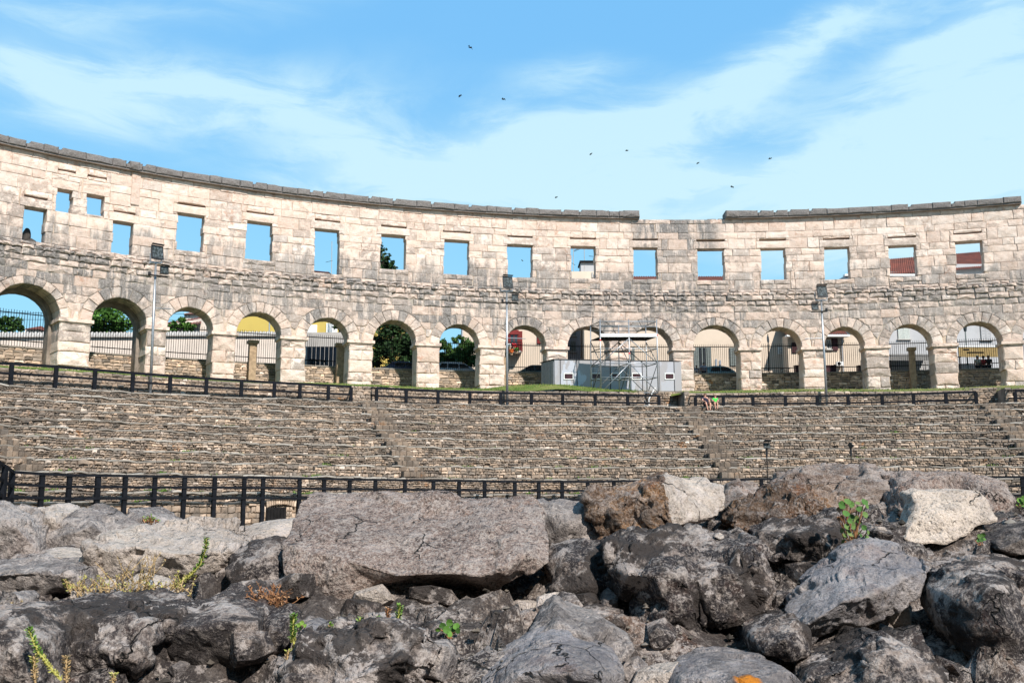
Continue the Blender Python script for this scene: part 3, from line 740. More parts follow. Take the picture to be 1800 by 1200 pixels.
# arched drain doorway in the podium wall
gs, gz = hit(489, 888, LN+.15); ag = thing('arched_opening', 'small dark arched doorway with iron bars in the lowest stone wall', 'doorway', P(gs, LN+.1, -3.6))
s0g, _ = hit(466, 905, LN+.2); s1g, _ = hit(517, 905, LN+.2); zg = hit(490, 891, LN+.2)[1]; wg = s1g-s0g
A = Acc(); cbox(A, s0g+.02, s0g+wg*.68, LN+.02, LN+.14, -3.6, zg, .5); A.obj('recess_shade_slab', M['iron'], ag)  # black slab stands in for the shade inside the doorway
for i in range(6):
    A = Acc(); x = s0g+.1+i*wg*.66/6; A.bar(P(x, LN-.03, -3.6), P(x, LN-.03, zg-.03), .03); A.obj('bar', M['iron'], ag)
nv = 13
for i in range(nv):
    a0 = s0g+wg*i/nv; a1 = s0g+wg*(i+1)/nv; b0 = .16*(1-((i)/nv*2-1)**2); b1 = .16*(1-((i+1)/nv*2-1)**2)
    v, f = stone([(a0+.01, zg+b0-.02), (a1-.01, zg+b1-.02), (a1+(i-nv/2)*.01, zg+b1+.30), (a0+(i-nv/2)*.01, zg+b0+.30)], LN-.04, LN+.14, .03, .02, .01); mesh('voussoir', v, f, M['rubble'], ag, rng.uniform(.62, .95))
for j in range(5):
    for c in range(2):
        a0 = s0g+wg*.68+c*.24; v, f = stone(rect(a0+.01, a0+.23, zg-.2-j*.22, zg+.0-j*.22), LN-.02, LN+.14, .03, .03, .012); mesh('jamb_stone', v, f, M['rubble'], ag, rng.uniform(.55, .9))

# ================================================================== FLOODLIGHT POLES
def flood(A, G, c, w_, h, dep, th, tilt):
    """lamp housing facing the arena; c centre; A housing, G glass"""
    ct, st = math.cos(th), math.sin(th)
    def tr(x, y, z):
        y2 = y*math.cos(tilt)-z*math.sin(tilt); z2 = y*math.sin(tilt)+z*math.cos(tilt)
        return (c[0]+x*ct-y2*st, c[1]+x*st+y2*ct, c[2]+z2)
    v = [tr(x*w_/2*(1 if y < 0 else .7), y*dep/2, z*h/2*(1 if y < 0 else .7)) for y in (-1, 1) for x, z in ((-1, -1), (1, -1), (1, 1), (-1, 1))]
    A.add(v, [(0, 1, 2, 3), (7, 6, 5, 4), (0, 4, 5, 1), (1, 5, 6, 2), (2, 6, 7, 3), (3, 7, 4, 0)])
    v = [tr(x*w_*.42, -dep/2-.012, z*h*.40) for x, z in ((-1, -1), (1, -1), (1, 1), (-1, 1))]; G.add(v, [(0, 1, 2, 3)])
    v = [tr(x*w_*.5, -dep/2-.05-(.18 if z < 0 else 0), z*.0+h*.5+(.0 if z > 0 else 0)) for x, z in ((-1, -1), (1, -1), (1, 1), (-1, 1))]; A.add(v+[(a, b, q+.02) for a, b, q in v], [(0, 1, 2, 3), (4, 7, 6, 5), (0, 4, 5, 1), (1, 5, 6, 2), (2, 6, 7, 3), (3, 7, 4, 0)])
def glass_mat():
    m, t = mat('lamp glass'); p = t.pos(); n = t.noise(p, 9, 2, .5); t.out(t.mix(t.rng(n, .4, .6), (.015, .02, .02), (.07, .085, .09)), .6, spec=.15); return m
M['lampglass'] = glass_mat()
def pole(px_b, py_b, px_t, py_t, side, label, arm_py):
    n = RW_N-.55; s, zb = hit(px_b, py_b, n); x, y, _ = P(s, n, 0); st_, zt = hit(px_t, py_t, n)
    t_ = thing('floodlight_pole', label, 'floodlight', (x, y, 4.8), 'floodlight poles on the walkway'); lean = (st_-s)*.55; th = tang(s)
    top = Vector((x+lean*math.cos(th), y+lean*math.sin(th), zt)); bot = Vector((x, y, 4.75)); ax = (top-bot)
    A = Acc(); A.tube([bot, bot+ax*.5, top], [.095, .08, .062], 10); A.obj('pole', M['steel'], t_, smooth=True)
    A = Acc(); A.tube([bot-Vector((0, 0, .05)), bot+Vector((0, 0, .06))], .2, 8); A.obj('base_plate', M['steel'], t_)
    A = Acc(); G = Acc(); c = top+Vector((.02, -.05, .62)); flood(A, G, c, .74, .92, .35, th+.15, -.25); h = A.obj('lamp_housing', M['lampblack'], t_); G.obj('lamp_glass', M['lampglass'], h)
    A = Acc(); A.box((top.x, top.y, top.z+.05), (.30, .05, .04), th)
    for q in (-1, 1): A.bar((top.x+q*.42*math.cos(th), top.y, top.z+.05), (top.x+q*.45*math.cos(th), top.y, top.z+.65), .04)
    A.bar((top.x-.42, top.y, top.z+.05), (top.x+.42, top.y, top.z+.05), .05)
    A.obj('bracket', M['steel'], t_)
    cb = top+Vector((0, -.02, -.78)); A = Acc(); A.box((cb.x+.22*side, cb.y-.06, cb.z), (.55, .06, .035), th); A.obj('crossbar', M['iron'], t_)
    A = Acc(); G = Acc(); flood(A, G, cb+Vector((.55*side, -.1, .30)), .5, .5, .28, th+.1, -.2); h = A.obj('lamp_housing', M['lampblack'], t_); G.obj('lamp_glass', M['lampglass'], h)
    A = Acc(); A.box((cb.x-.30*side, cb.y-.1, cb.z+.12), (.07, .07, .12), th); A.obj('sensor_box', M['lampblack'], t_)
    _, za = hit(px_b, arm_py, n); k = (za-4.75)/(zt-4.75); c = bot+ax*k; A = Acc(); A.tube([c, c+Vector((1.35*side*math.cos(th), -.1, -.06))], .028, 6); A.obj('side_arm', M['steel'], t_)
pole(264.5, 684, 272, 463, 1, 'leftmost of the three tall steel floodlight poles, before the second arch pier', 541)
pole(891.5, 713, 890.3, 513, 1, 'middle of the three tall steel floodlight poles, just left of the grey cabin', 594)
pole(1454, 718, 1443, 529, -1, 'rightmost of the three tall steel floodlight poles, before a stone pier', 594)

# ================================================================== SITE CABIN
def panel_mat():
    m, t = mat('grey cabin panels'); p = t.pos(); r = t.attr('rnd'); x, y, z = t.sep(p); n = t.noise(t.comb(x, y, t.math('MULTIPLY', z, .5)), 1.1, 5, .6)
    n2 = t.noise(p, 7, 5, .6)
    c = t.ramp(r, [(0, (.30, .295, .31)), (.5, (.36, .36, .39)), (1, (.42, .45, .50))])
    old = t.rng(n, .5, .52); c = t.mix(old, c, (.31, .295, .30)); c = t.mix(t.rng(n2, .5, .8, 0, .35), c, (.25, .24, .24)); t.out(c, .6, spec=.3); return m
M['panel'] = panel_mat(); M['panelshade'] = simple('shade-toned cabin cladding', (.20, .21, .23), .6, .15, 5); M['trim'] = simple('black joint strip', (.03, .03, .035), .6)  # side cladding is a darker panel grey, its shade put into the colour
M['white'] = simple('white paint', (.74, .73, .70), .6, .08, 4); M['pane'] = simple('dark maroon window film', (.045, .018, .02), .2, .3, 3, spec=.6)
CN = -3.0
c_l, ct_ = hit(974, 634, CN); c_r, ct2 = hit(1198, 634, CN); ctop = hit(974, 632, CN)[1]; ctopr = hit(1197, 636, CN)[1]; cb0 = 6.05
cab = thing('site_cabin', 'grey panelled site cabin with five tiny white-framed windows beneath the scaffold', 'cabin', P((c_l+c_r)/2, CN, cb0))
pa, pb = Vector(P(c_l, CN, 0)), Vector(P(c_r, CN, 0)); dv = (pb-pa); LC = dv.length; dv.normalize(); _q = Vector(at(951, 660, pa.y+2.2)); nv_ = Vector((_q.x-pa.x, _q.y-pa.y, 0)).normalized()
def cab_pt(u, d_, z): q = pa+dv*u+nv_*d_; return (q.x, q.y, z)
def cab_box(A, u0, u1, d0, d1, z0, z1, r=.5, z1b=None):
    z1b = z1 if z1b is None else z1b
    v = [cab_pt(u, d_, z) for u, zz in ((u0, z1), (u1, z1b)) for d_, z in ((d0, z0), (d1, z0), (d1, zz), (d0, zz))]
    A.add(v, [(0, 3, 2, 1), (4, 5, 6, 7), (0, 1, 5, 4), (1, 2, 6, 5), (2, 3, 7, 6), (3, 0, 4, 7)], r)
def ux(px): s, _ = hit(px, 660, CN); return (Vector(P(s, CN, 0))-pa).dot(dv)
A = Acc(); cab_box(A, .03, LC-.03, .03, 2.3, cb0-.4, ctop-.03, .5, ctopr-.03); A.obj('cabin_body', M['panelshade'], cab)
ed = [974, 984.5, 1013.5, 1042, 1072, 1100, 1128, 1158, 1184.5, 1198]; rr = [.2, .75, .95, .1, .35, .6, .2, .4, .0]
for k in range(9):
    u0, u1 = ux(ed[k])+.025, ux(ed[k+1])-.025; A = Acc(); zz = lambda u: ctop+(ctopr-ctop)*u/LC
    cab_box(A, u0, u1, -.03, .03, cb0-.3, zz(u0), rr[k], zz(u1)); A.obj('wall_panel', M['panel'], cab)
for k in (1, 2, 8, 4, 6): A = Acc(); u = ux(ed[k]); cab_box(A, u-.03, u+.03, -.045, -.0, cb0-.3, ctop-.02); A.obj('joint_strip', M['trim'], cab)
A = Acc(); cab_box(A, -.08, LC+.05, -.08, 2.4, ctop, ctop+.06, .5, ctopr+.06)
v = A.v; A.obj('roof_edge', M['trim'], cab)
for k in range(4):
    A = Acc(); cab_box(A, -.03, .03, .10+k*.56, .10+k*.56+.5, cb0-.3, ctop-.02); A.obj('side_panel', M['panelshade'], cab)
for px in (998.5, 1046.5, 1081.5, 1117.5, 1175.5):
    u = ux(px); zc_ = hit(px, 661.5, CN)[1]; A = Acc(); hw, hh = .38, .25
    for a, b, c, d_ in ((-hw, hw, hh-.06, hh), (-hw, hw, -hh, -hh+.06), (-hw, -hw+.06, -hh+.06, hh-.06), (hw-.06, hw, -hh+.06, hh-.06)): cab_box(A, u+a, u+b, -.09, -.032, zc_+c, zc_+d_)
    wf = A.obj('window_frame', M['white'], cab); A = Acc(); cab_box(A, u-hw+.062, u+hw-.062, -.05, -.033, zc_-hh+.062, zc_+hh-.062); A.obj('pane', M['pane'], wf)
# steel steps in front of the cabin
stp_ = thing('metal_steps', 'short grey metal stair with handrail dropping from the cabin to the walkway', 'stairs', P(s_at(1120, -7, 705), -7, 4.8))
for i in range(6):
    A = Acc(); s = s_at(1118, -6.5, 705); z = 6.0-.2*i; cbox(A, s-.55+i*.06, s+.35+i*.06, -5.2-.42*i-.4, -5.2-.42*i, z-.05, z); A.obj('tread', M['steel'], stp_)
A = Acc(); s = s_at(1118, -6.5, 705); A.bar(P(s+.75, -7.8, 5.4), P(s+1.9, -5.0, 6.5), .05); A.bar(P(s+.75, -7.8, 4.8), P(s+.75, -7.8, 5.4), .05); A.bar(P(s+1.9, -5, 5.7), P(s+1.9, -5.0, 6.5), .05); A.obj('handrail', M['white'], stp_)
A = Acc(); s = s_at(1118, -6.5, 705)
for q in (-.58, .42): A.bar(P(s+q, -5.2, 6.0), P(s+q+.36, -7.8, 4.85), .05, .2)
A.obj('stringer', M['steel'], stp_)

# ================================================================== SCAFFOLD TOWER
sc_n = -5.6
scf = thing('scaffold_tower', 'grey tube scaffold tower with one white-edged deck in front of the cabin', 'scaffold', P(s_at(1105, sc_n, 690), sc_n, 6.1))
fU = [at(px, 690, 66.2) for px in (1056.5, 1107.5, 1157)]; bU = [at(px, 690, 68.1) for px in (1039.5, 1089, 1137.5)]
zy = lambda py, Yd: at(1100, py, Yd)[2]
ztopF, ztopB = zy(561, 66.2), zy(571, 68.1)
def vp(u, z): return (u[0], u[1], z)
for u, zt in [(q, ztopF) for q in fU]+[(q, ztopB) for q in bU]:
    A = Acc(); A.tube([vp(u, 6.0), vp(u, zt)], .042, 6); A.obj('upright', M['steel'], scf, smooth=True)
lev = [zy(p, 66.2) for p in (565, 574, 612.5, 638.5, 663, 690)]
def tb(a, b, m='steel', r_=.034, nm='ledger'): A = Acc(); A.tube([a, b], r_, 6); A.obj(nm, M[m], scf, smooth=True)
for i, z in enumerate(lev):
    for row in (fU, bU): tb(vp(row[0], z), vp(row[2], z), 'steel' if row is fU else 'darksteel')
    for u, v2 in zip(fU, bU):
        if i in (0, 2, 3, 4, 5) and not (i == 0 and u is fU[1]): tb(vp(u, z), vp(v2, z), 'darksteel', nm='transom')
pairs = [(0, 3, 1, 2), (1, 2, 2, 99), (0, 5, 1, 3), (1, 3, 2, 5)]
zd = zy(590, 66.2); L = lev
for row, dy in ((fU, 0), (bU, .0)):
    mt = 'steel' if row is fU else 'darksteel'
    tb(vp(row[0], L[3]), vp(row[1], zd-.2), mt, nm='brace'); tb(vp(row[2], L[3]), vp(row[1], zd-.2), mt, nm='brace')
    tb(vp(row[0], L[5]), vp(row[1], L[3]), mt, nm='brace'); tb(vp(row[2], L[5]), vp(row[1], L[3]), mt, nm='brace')
for u, v2 in zip(fU, bU):
    tb(vp(u, L[3]), vp(v2, zd-.2), 'darksteel', nm='brace'); tb(vp(v2, L[5]), vp(u, L[3]), 'darksteel', nm='brace')
# deck: two bays of planks with white toe boards
for a, b in ((0, 1), (1, 2)):
    for k in range(4):
        q0, q1 = k/4+.01, (k+1)/4-.01; A = Acc(); f0, f1, b0, b1 = (Vector(x) for x in (fU[a], fU[b], bU[a], bU[b]))
        c = [f0.lerp(b0, q0), f1.lerp(b1, q0), f1.lerp(b1, q1), f0.lerp(b0, q1)]
        A.add([(p.x, p.y, zd-.10) for p in c]+[(p.x, p.y, zd-.05) for p in c], [(3, 2, 1, 0), (4, 5, 6, 7), (0, 1, 5, 4), (1, 2, 6, 5), (2, 3, 7, 6), (3, 0, 4, 7)]); A.obj('deck_plank', M['iron'], scf)
    A = Acc(); f0, f1 = Vector(fU[a]), Vector(fU[b]); A.bar((f0.x+.03, f0.y-.06, zd+.03), (f1.x-.03, f1.y-.06, zd+.03), .04, .24); A.obj('toe_board', M['white'], scf)
M['red'] = simple('red plastic', (.62, .03, .03), .4)
for u, z in ((fU[0], zd-.33), (fU[2], zd+.05), (fU[1], L[2]-.35)):
    A = Acc(); A.tube([vp(u, z-.05), vp(u, z+.05)], .06, 8); A.obj('red_clamp', M['red'], scf)

# ================================================================== IRON RAILINGS on the parapet
RN = 3.66
labs = ['iron bar railing seen through the leftmost arch against a pale wall', 'iron bar railing seen through the second arch from the left', 'iron bar railing before the plastered wall, under the red roof', 'iron bar railing with a stone post before the yellow house', 'iron bar railing before the dark gate with graffiti', 'iron bar railing before the dark evergreen trees', 'iron bar railing above the parked silver estate car', 'iron bar railing below the red-shuttered balcony', 'iron bar railing seen left of the scaffold above the cabin', 'iron bar railing seen behind the scaffold above the cabin', 'iron bar railing beside the two standing pedestrians', 'iron bar railing with bicycles leaning behind it', 'iron bar railing before the wall with an air conditioner', 'iron bar railing before the grey shuttered house', 'iron bar railing in front of the market canopy', 'iron bar railing in the last arch at the right edge']
for k in range(16):
    sc, r_ = ARCH[k+2]
    a, b = sc-2.6+.0, sc+2.6
    off = -.9*((k-10)/10) # seen obliquely
    t_ = thing('iron_railing', labs[k], 'railing', P(sc, RN, 8.54), 'iron railings on the street parapet')
    A = Acc(); s = a+.05
    while s < b-.02: x, y, _ = P(s, RN, 0); A.bar((x, y, 8.5), (x, y, 11.02+.02*math.sin(s*9)), .026); s += .155
    o = A.obj('bars', M['iron'], t_); o['kind'] = 'stuff'
    for z in (8.95, 10.80): A = Acc(); cbox(A, a, b, RN-.03, RN+.03, z-.025, z+.035); A.obj('rail', M['iron'], t_)
# leaning props / posts of the old fence
M['sandstone'] = simple('brownish stone post', (.33, .235, .15), .9, .25, 4, bump=.4)
for (px, w_, t0, lab) in ((444.5, .26, 603, 'square brown stone post beyond the fourth arch, before the yellow house'), (598.5, .28, 608, 'square brown stone post beyond the arch with the graffiti gate'), (884, .3, 622, 'square brown stone post half hidden behind the middle floodlight pole'), (1602, .22, 615, 'thick stone gate post with wide head before the grey shuttered house')):
    s, zt = hit(px, t0, 2.75); A = Acc(); x, y, _ = P(s, 2.75, 0); th = tang(s); t_ = thing('stone_post', lab, 'post', (x, y, 6.4), 'stone posts beyond the arches')
    A.box((x, y, (6.4+zt)/2), (w_, w_, (zt-6.4)/2), th); A.obj('shaft', M['sandstone'], t_); A = Acc(); A.box((x, y, zt+.07), (w_*1.5, w_*1.5, .12), th); A.obj('cap', M['sandstone'], t_)

# ================================================================== PEOPLE
def skin_mesh(name, verts, edges, radii, m, parent=None, sub=1, root=0):
    me = bpy.data.meshes.new(name); c = Vector(WOFF[parent]) if parent else Vector(verts[0])
    me.from_pydata([tuple(Vector(v)-c) for v in verts], edges, []); o = bpy.data.objects.new(name, me); COL.objects.link(o); me.materials.append(m)
    md = o.modifiers.new('skin', 'SKIN'); md.use_smooth_shade = True
    sv = me.skin_vertices[0].data
    for i, r_ in enumerate(radii): sv[i].radius = (r_, r_) if not isinstance(r_, tuple) else r_
    sv[root].use_root = True; o.modifiers.new('sub', 'SUBSURF').levels = sub; o.modifiers['sub'].render_levels = sub
    dg = bpy.context.evaluated_depsgraph_get(); dg.update(); me2 = bpy.data.meshes.new_from_object(o.evaluated_get(dg)); o.modifiers.clear(); o.data = me2
    if parent: o.parent = parent
    else: o.location = c
    WOFF[o] = c
    return o
def cloth(name, col): return simple(name, col, .85, .12, 20)
M['skin'] = simple('skin', (.50, .27, .19), .6, .08, 12); M['hair'] = simple('dark blond hair', (.10, .055, .03), .7); M['hairdark'] = simple('dark hair', (.02, .015, .012), .7)
def person(label, base, face, H, pose, top, bottom, hair, group=None, hat=None):
    """base: ground point under the pelvis; face: direction the body looks; pose: joint table in body units (x right, y forward, z up)"""
    root = thing('person', label, 'person', base, group); ca, sa = math.cos(face), math.sin(face)
    T = lambda p: (base[0]+(p[0]*ca-p[1]*sa)*H, base[1]+(p[0]*sa+p[1]*ca)*H, base[2]+p[2]*H)
    J = pose
    names = ['pelvis', 'waist', 'chest', 'neck', 'headb', 'headt', 'shL', 'elL', 'wrL', 'haL', 'shR', 'elR', 'wrR', 'haR', 'hipL', 'knL', 'anL', 'toL', 'hipR', 'knR', 'anR', 'toR']
    rad = {'pelvis': .075, 'waist': .068, 'chest': .082, 'neck': .032, 'headb': .045, 'headt': .05, 'sh': .040, 'el': .026, 'wr': .017, 'ha': .02, 'hip': .058, 'kn': .036, 'an': .022, 'to': .02}
    vv = [T(J[n]) for n in names]; rr_ = [rad.get(n, rad.get(n[:-1], .03))*H for n in names]; ix = {n: i for i, n in enumerate(names)}
    ed_ = [('pelvis', 'waist'), ('waist', 'chest'), ('chest', 'neck'), ('neck', 'headb'), ('headb', 'headt'), ('chest', 'shL'), ('shL', 'elL'), ('elL', 'wrL'), ('wrL', 'haL'), ('chest', 'shR'), ('shR', 'elR'), ('elR', 'wrR'), ('wrR', 'haR'), ('pelvis', 'hipL'), ('hipL', 'knL'), ('knL', 'anL'), ('anL', 'toL'), ('pelvis', 'hipR'), ('hipR', 'knR'), ('knR', 'anR'), ('anR', 'toR')]
    skin_mesh('body', vv, [(ix[a], ix[b]) for a, b in ed_], rr_, M['skin'], root)
    hc = (Vector(J['headb'])+Vector(J['headt']))/2
    A = Acc(); q = T(hc+Vector((0, .048, -.005))); A.ball(q, .012*H, 6, 4)
    for sx in (-1, 1): q = T(hc+Vector((sx*.05, 0, 0))); A.ball(q, (.008*H, .008*H, .015*H), 6, 4)
    A.obj('face', M['skin'], root, smooth=True)
    A = Acc()
    for sx in (-1, 1): q = T(hc+Vector((sx*.018, .047, .008))); A.ball(q, .006*H, 6, 4)
    A.obj('eyes', M['hairdark'], root)
    A = Acc(); q = T(hc+Vector((0, -.012, .03))); A.ball(q, (.056*H, .056*H, .046*H), 12, 8); A.obj('hair', hair, root, smooth=True)
    # shirt: torso and upper sleeves, a little larger than the body
    ns_ = ['pelvis', 'waist', 'chest', 'shL', 'shR']; mid = lambda a, b, k: tuple(Vector(J[a]).lerp(Vector(J[b]), k))
    pts = [T(J['pelvis']), T(J['waist']), T(J['chest']), T(J['shL']), T(mid('shL', 'elL', .6)), T(J['shR']), T(mid('shR', 'elR', .6))]
    skin_mesh('shirt', pts, [(0, 1), (1, 2), (2, 3), (3, 4), (2, 5), (5, 6)], [.088*H, .080*H, .094*H, .050*H, .042*H, .050*H, .042*H], top, root)
    k_ = .55 if bottom[1] else .97
    pts = [T(J['pelvis']), T(J['hipL']), T(mid('hipL', 'knL', k_)), T(J['hipR']), T(mid('hipR', 'knR', k_))]; e_ = [(0, 1), (1, 2), (0, 3), (3, 4)]; r2 = [.086*H, .068*H, .053*H, .068*H, .053*H]
    if not bottom[1]: pts += [T(mid('knL', 'anL', .9)), T(mid('knR', 'anR', .9))]; e_ += [(2, 5), (4, 6)]; r2 += [.035*H, .035*H]
    skin_mesh('shorts' if bottom[1] else 'trousers', pts, e_, r2, bottom[0], root)
    for sd_ in 'LR':
        A = Acc(); q = T((Vector(J['an'+sd_])+Vector(J['to'+sd_]))/2+Vector((0, .01, -.012))); A.ball(q, (.035*H, .035*H, .02*H), 8, 5); A.obj('shoe', M['lampblack'], root, smooth=True)
    if hat is not None:
        A = Acc(); q = T(hc+Vector((0, 0, .045))); A.ball(q, (.10*H, .10*H, .012*H), 12, 5); A.ball((q[0], q[1], q[2]+.02*H), (.058*H, .058*H, .04*H), 12, 6); A.obj('hat', hat, root, smooth=True)
    return root
SIT = {'pelvis': (0, 0, .30), 'waist': (0, .01, .38), 'chest': (0, .03, .48), 'neck': (0, .045, .56), 'headb': (0, .055, .60), 'headt': (0, .06, .665),
       'shL': (-.10, .03, .515), 'elL': (-.13, .10, .40), 'wrL': (-.06, .22, .36), 'haL': (-.03, .26, .36), 'shR': (.10, .03, .515), 'elR': (.13, .10, .40), 'wrR': (.05, .22, .365), 'haR': (.02, .26, .365),
       'hipL': (-.055, .02, .29), 'knL': (-.07, .27, .30), 'anL': (-.05, .30, .05), 'toL': (-.05, .38, .02), 'hipR': (.055, .02, .29), 'knR': (.06, .27, .305), 'anR': (.05, .29, .05), 'toR': (.06, .37, .02)}
STAND = {'pelvis': (0, 0, .52), 'waist': (0, 0, .62), 'chest': (0, .0, .74), 'neck': (0, .0, .83), 'headb': (0, .005, .87), 'headt': (0, .01, .94),
         'shL': (-.11, 0, .79), 'elL': (-.14, .01, .62), 'wrL': (-.14, .05, .48), 'haL': (-.135, .07, .43), 'shR': (.11, 0, .79), 'elR': (.14, .01, .62), 'wrR': (.14, .05, .48), 'haR': (.135, .07, .43),
         'hipL': (-.055, 0, .50), 'knL': (-.06, .02, .27), 'anL': (-.065, -.01, .045), 'toL': (-.07, .07, .02), 'hipR': (.055, 0, .50), 'knR': (.065, .03, .27), 'anR': (.07, 0, .045), 'toR': (.08, .08, .02)}
# the pair sitting on the topmost row (feet on the row below)
for px, H, top, bot, hr, lab, dr in ((1242, 1.82, cloth('navy shirt', (.02, .02, .04)), (cloth('dark shorts', (.02, .02, .03)), True), M['hair'], 'adult in a dark top and shorts sitting on the top row beside a child', .12), (1257.5, 1.5, cloth('vivid green shirt', (.05, .62, .08)), (cloth('beige shorts', (.3, .2, .14)), True), M['hair'], 'child in a bright green shirt sitting beside an adult on the top row', -.05)):
    s, _ = hit(px, 715, NK[0]); zz = zrow(0, s)+.02; hs_ = .30*H-.05; x, y, _ = P(s, NK[0]+.03, 0)
    pz = dict(SIT)
    if H > 1.5:
        pz = {k: (v[0]+(.10*max(0, v[2]-.3)*2 if k not in ('knL', 'anL', 'toL', 'knR', 'anR', 'toR') else 0), v[1], v[2]) for k, v in SIT.items()}
        pz['knR'] = (.10, .25, .33); pz['elR'] = (.2, .12, .42); pz['wrR'] = (.13, .22, .38); pz['haR'] = (.12, .26, .37)
    pz = {k: (v[0], v[1], v[2]) for k, v in pz.items()}
    low_ = (zrow(0, s)-zrow(1, s))
    person(lab, (x, y, zz+.085*H-.30*H), tang(s)+math.pi+dr, H, pz, top, bot, hr, 'the pair sitting on the top row')
for px, py, H, top, lab in ((1236.5, 633, 1.75, cloth('pale shirt', (.42, .42, .48)), 'tall pedestrian in a pale shirt and dark trousers standing behind the railing'), (1224, 641, 1.5, cloth('white blouse', (.55, .5, .52)), 'shorter pedestrian in a whitish top standing left of the tall one')):
    s, z = hit(px, py, 5.2); x, y, _ = P(s, 5.2, 0); person(lab, (x, y, Z_ST), tang(s)+math.pi, H, STAND, top, (cloth('dark trousers', (.02, .02, .025)), False), M['hairdark'], 'pedestrians by the parked car')
for px, H, top, hat, lab in ((1719, 1.72, cloth('cream shirt', (.5, .45, .36)), cloth('straw hat', (.62, .55, .42)), 'passer-by in a pale sun hat under the market canopy'), (1729, 1.68, cloth('red shirt', (.35, .04, .04)), cloth('dark hat', (.03, .03, .03)), 'passer-by in a red top and dark hat under the market canopy'), (1738, 1.7, cloth('black shirt', (.02, .02, .02)), cloth('tan hat', (.5, .3, .18)), 'passer-by in black with a tan hat at the right of the market canopy')):
    s, z = hit(px, 640, 4.9); x, y, _ = P(s, 4.9, 0); person(lab, (x, y, Z_ST), tang(s)+math.pi, H+.1, STAND, top, (M['lampblack'], False), M['hairdark'], 'passers-by under the market canopy', hat)

# ================================================================== CARS
def paint(name, col): m, t = mat(name); t.out(col, .25, spec=.6, **{'Coat Weight': .6}); return m
M['carglass'] = simple('car glass', (.015, .02, .024), .08, .1, 2, spec=.9); M['tyre'] = simple('tyre rubber', (.015, .015, .015), .8); M['rim'] = simple('wheel rim', (.4, .4, .42), .35, metal=.6); M['tail'] = simple('red tail lamp', (.45, .01, .015), .25, spec=.6)
def car(label, pos, rz, body, estate=False):
    L_, W_ = 4.4, 1.74; t_ = thing('parked_car', label, 'car', pos, 'cars parked beyond the parapet')
    ca, sa = math.cos(rz), math.sin(rz); T = lambda x, y, z: (pos[0]+x*ca-y*sa, pos[1]+x*sa+y*ca, pos[2]+z)
    low_ = [(-2.2, .30), (-2.2, .72), (-2.12, .92), (-1.0 if not estate else -2.0, .95), (.95, .93), (1.9, .80), (2.18, .62), (2.2, .30)]
    k = len(low_)
    def loft(prof, w0, w1, split):
        v = []; 
        for sy in (-1, 1):
            for x, z in prof: v.append(T(x, sy*(w0 if z < split else w1), z))
        n = len(prof); f = [tuple(range(n-1, -1, -1)), tuple(range(n, 2*n))]+[(i, (i+1) % n, n+(i+1) % n, n+i) for i in range(n)]; return v, f
    A = Acc(); A.add(*loft(low_, W_/2, W_/2-.03, .9))
    o = A.obj('body', body, t_)
    rf = [(-1.95 if estate else -1.75, .93), (-1.7 if estate else -1.2, 1.38), (-1.1 if estate else -.7, 1.46), (.15, 1.45), (.45, 1.36), (1.15, .93)]
    A = Acc(); n = len(rf); v = []
    for sy in (-1, 1):
        for x, z in rf: v.append(T(x, sy*((W_/2-.06)-(z-.93)*.32), z))
    A.add(v, [tuple(range(n-1, -1, -1)), tuple(range(n, 2*n))]+[(i, (i+1) % n, n+(i+1) % n, n+i) for i in range(n)]); A.obj('cabin_shell', body, t_)
    for sy in (-1, 1):
        for x0, x1, x2, x3 in ((-.05, .98, .36, -.05), (-1.0 if not estate else -1.05, -.12, -.12, -.8 if not estate else -1.0))+(((-1.8, -1.12, -1.07, -1.55),) if estate else ()):
            A = Acc(); yb, yt = sy*(W_/2-.06+.006), sy*((W_/2-.06)-.42*.32+.012); q = [T(x0, yb, .97), T(x1, yb, .97), T(x2, yt, 1.36), T(x3, yt, 1.36)]; q2 = [T(x0, yb-sy*.02, .97), T(x1, yb-sy*.02, .97), T(x2, yt-sy*.02, 1.36), T(x3, yt-sy*.02, 1.36)]
            A.add(q+q2, [(0, 1, 2, 3), (7, 6, 5, 4), (0, 4, 5, 1), (1, 5, 6, 2), (2, 6, 7, 3), (3, 7, 4, 0)]); A.obj('side_window', M['carglass'], t_)
        A = Acc(); A.add([T(-2.205, sy*.82, .70), T(-2.205, sy*.55, .70), T(-2.12, sy*.55, .90), T(-2.12, sy*.82, .90), T(-2.0, sy*.875, .72), T(-1.95, sy*.875, .88)], [(0, 1, 2, 3), (0, 3, 5, 4)]); A.obj('tail_lamp', M['tail'], t_)
        A = Acc(); A.box(T(.85, sy*.93, .98), (.08, .1, .07), rz); A.obj('wing_mirror', body, t_)
        for x in (-1.35, 1.35):
            A = Acc(); A.tube([T(x, sy*.66, .31), T(x, sy*.88, .31)], .31, 16); wh = A.obj('wheel', M['tyre'], t_); A = Acc(); A.tube([T(x, sy*.86, .31), T(x, sy*.89, .31)], .2, 12); A.obj('rim', M['rim'], wh)
    A = Acc(); w_ = W_/2-.12; A.add([T(1.10, -w_, .98), T(1.10, w_, .98), T(.50, w_-.1, 1.36), T(.50, -w_+.1, 1.36)], [(0, 1, 2, 3)]); A.add([T(1.12, -w_, .99), T(1.12, w_, .99), T(.52, w_-.1, 1.37), T(.52, -w_+.1, 1.37)], [(3, 2, 1, 0)]); A.obj('windscreen', M['carglass'], t_)
    if estate:
        for sy in (-1, 1): A = Acc(); A.bar(T(-1.6, sy*.62, 1.49), T(.2, sy*.62, 1.5), .04); A.obj('roof_bar', M['rim'], t_)
